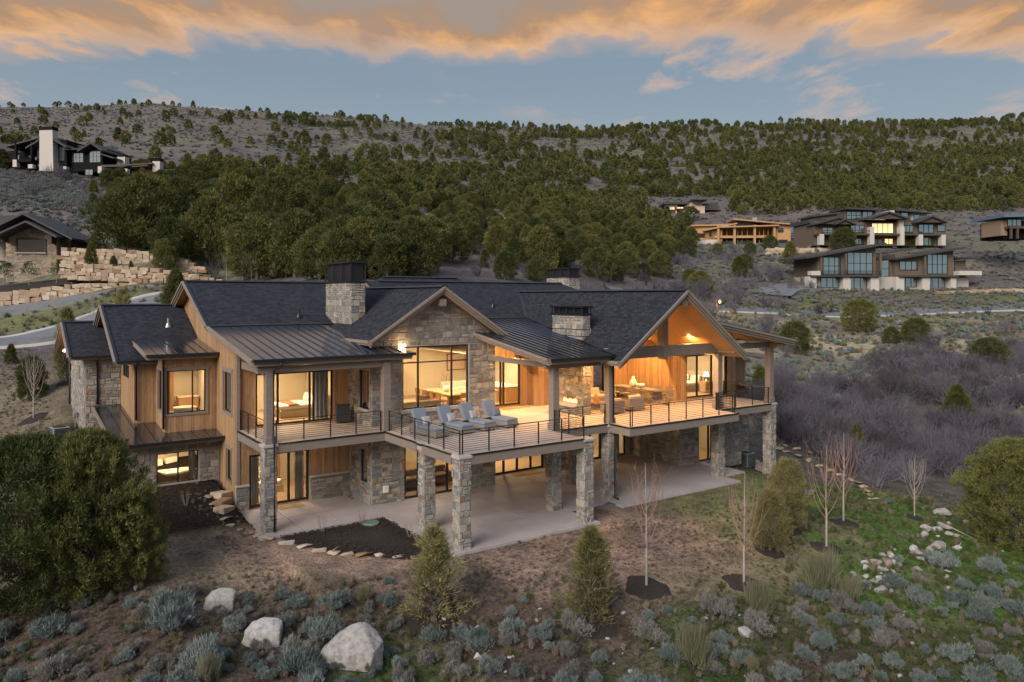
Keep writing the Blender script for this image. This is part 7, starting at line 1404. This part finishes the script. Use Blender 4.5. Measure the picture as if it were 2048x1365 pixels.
for x, y, h, me, l in ((113, 566, 40, 'green', 'small leafy tree right of the cottage window'), (58, 570, 45, 'green', 'small leafy tree under the cottage window'), (152, 566, 34, 'green', 'small leafy tree at the cottage corner'), (182, 545, 58, 'jun', 'young spruce before the upper sandstone wall'), (227, 560, 46, 'jun', 'thin young spruce beside the lower sandstone wall'), (262, 558, 34, 'jun', 'small dark spruce at the right end of the mulch terrace'), (8, 570, 40, 'green', 'leafy bush at the left edge by the cottage')):
    p = at(x, y, 93.5); z = gzf(p.x, p.y); p.z = max(z, p.z) if False else p.z; s = h*93.5/F
    if me == 'green': tree('young_tree', l, 'tree', p, s, (bpy.data.meshes.get('green_crown') or (lambda c_: (setattr(c_, 'name', 'green_crown'), c_)[1])(juniper_parts(77, 60, 12, .06, .03, P_egg, 1, .42, .08, m_grn, .2, 8, .42)[0]), SAP[2][0]))
    else: tree('young_spruce', l, 'tree', p, s, MID[2], sx=.7)
mb = MB()
for i in range(12):
    a, b = -30+i*28, -30+(i+1)*28; f = lambda x: (np.interp(x, [-30, 60, 150, 230, 310], [588, 578, 568, 565, 567]), np.interp(x, [-30, 140, 310], [575, 556, 560]))
    mb.poly([at(a, f(a)[0], 91.8), at(b, f(b)[0], 91.8), at(b, f(b)[1], 96.5), at(a, f(a)[1], 96.5)])
tag(mb.build('mulch_terrace', m_mulch), kind='structure')
# ---- street furniture
def lamp_post(px, py, ytop, d, label, red=False):
    p = at(px, py, d); h = (py-ytop)*d/F; t = thing('street_lamp', label, 'street lamp', p, 0); m_rust = simple('rust_red_steel', (.22, .075, .04), (.28, .10, .055), .7, 3)
    MB().tube([(0, 0, -.5), (0, 0, h)], [.11, .09], 10).build('pole', m_rust, t); ax = Vector((RT[0], RT[1], 0)); MB().bar(ax*0+Vector((0, 0, h-.25)), ax*.6+Vector((0, 0, h-.25)), .07, .07).build('arm', m_rust, t)
    b = MB(); q_ = ax*.55; b.lathe((q_.x, q_.y, h-.85), [(.13, 0), (.17, .08), (.17, .34), (.08, .44)], 10); b = b.build('lantern', m_street, t, smooth=True); l = bpy.data.lights.new('street_bulb', 'POINT'); l.energy = 120; l.color = (1, .55, .25); l.shadow_soft_size = .2; o = bpy.data.objects.new('lamp_light', l); link(o, b); o.location = (q_.x, q_.y, h-1.2)
lamp_post(1433, 640, 596, 124, 'rust red street lamp with a glowing lantern behind the porch gable'); lamp_post(874, 432, 421, 190, 'tiny glowing lamp post on the clearing above the roofs')
t = thing('fire_hydrant', 'red fire hydrant beside the far road', 'hydrant', at(1457.5, 641, 122), 0); m_red = simple('red_enamel', (.42, .03, .03), None, .45); MB().lathe((0, 0, -.2), [(.16, 0), (.16, .25), (.12, .28), (.12, .75), (.15, .77), (.15, .83), (.08, .95), (.03, 1.0)], 12).build('barrel', m_red, t, smooth=True)
for s in (-1, 1): MB().tube([(0, 0, .45), (s*RT[0]*.22, s*RT[1]*.22, .45)], .06, 8).build('outlet', m_red, t)
p0 = at(905, 437, 190)
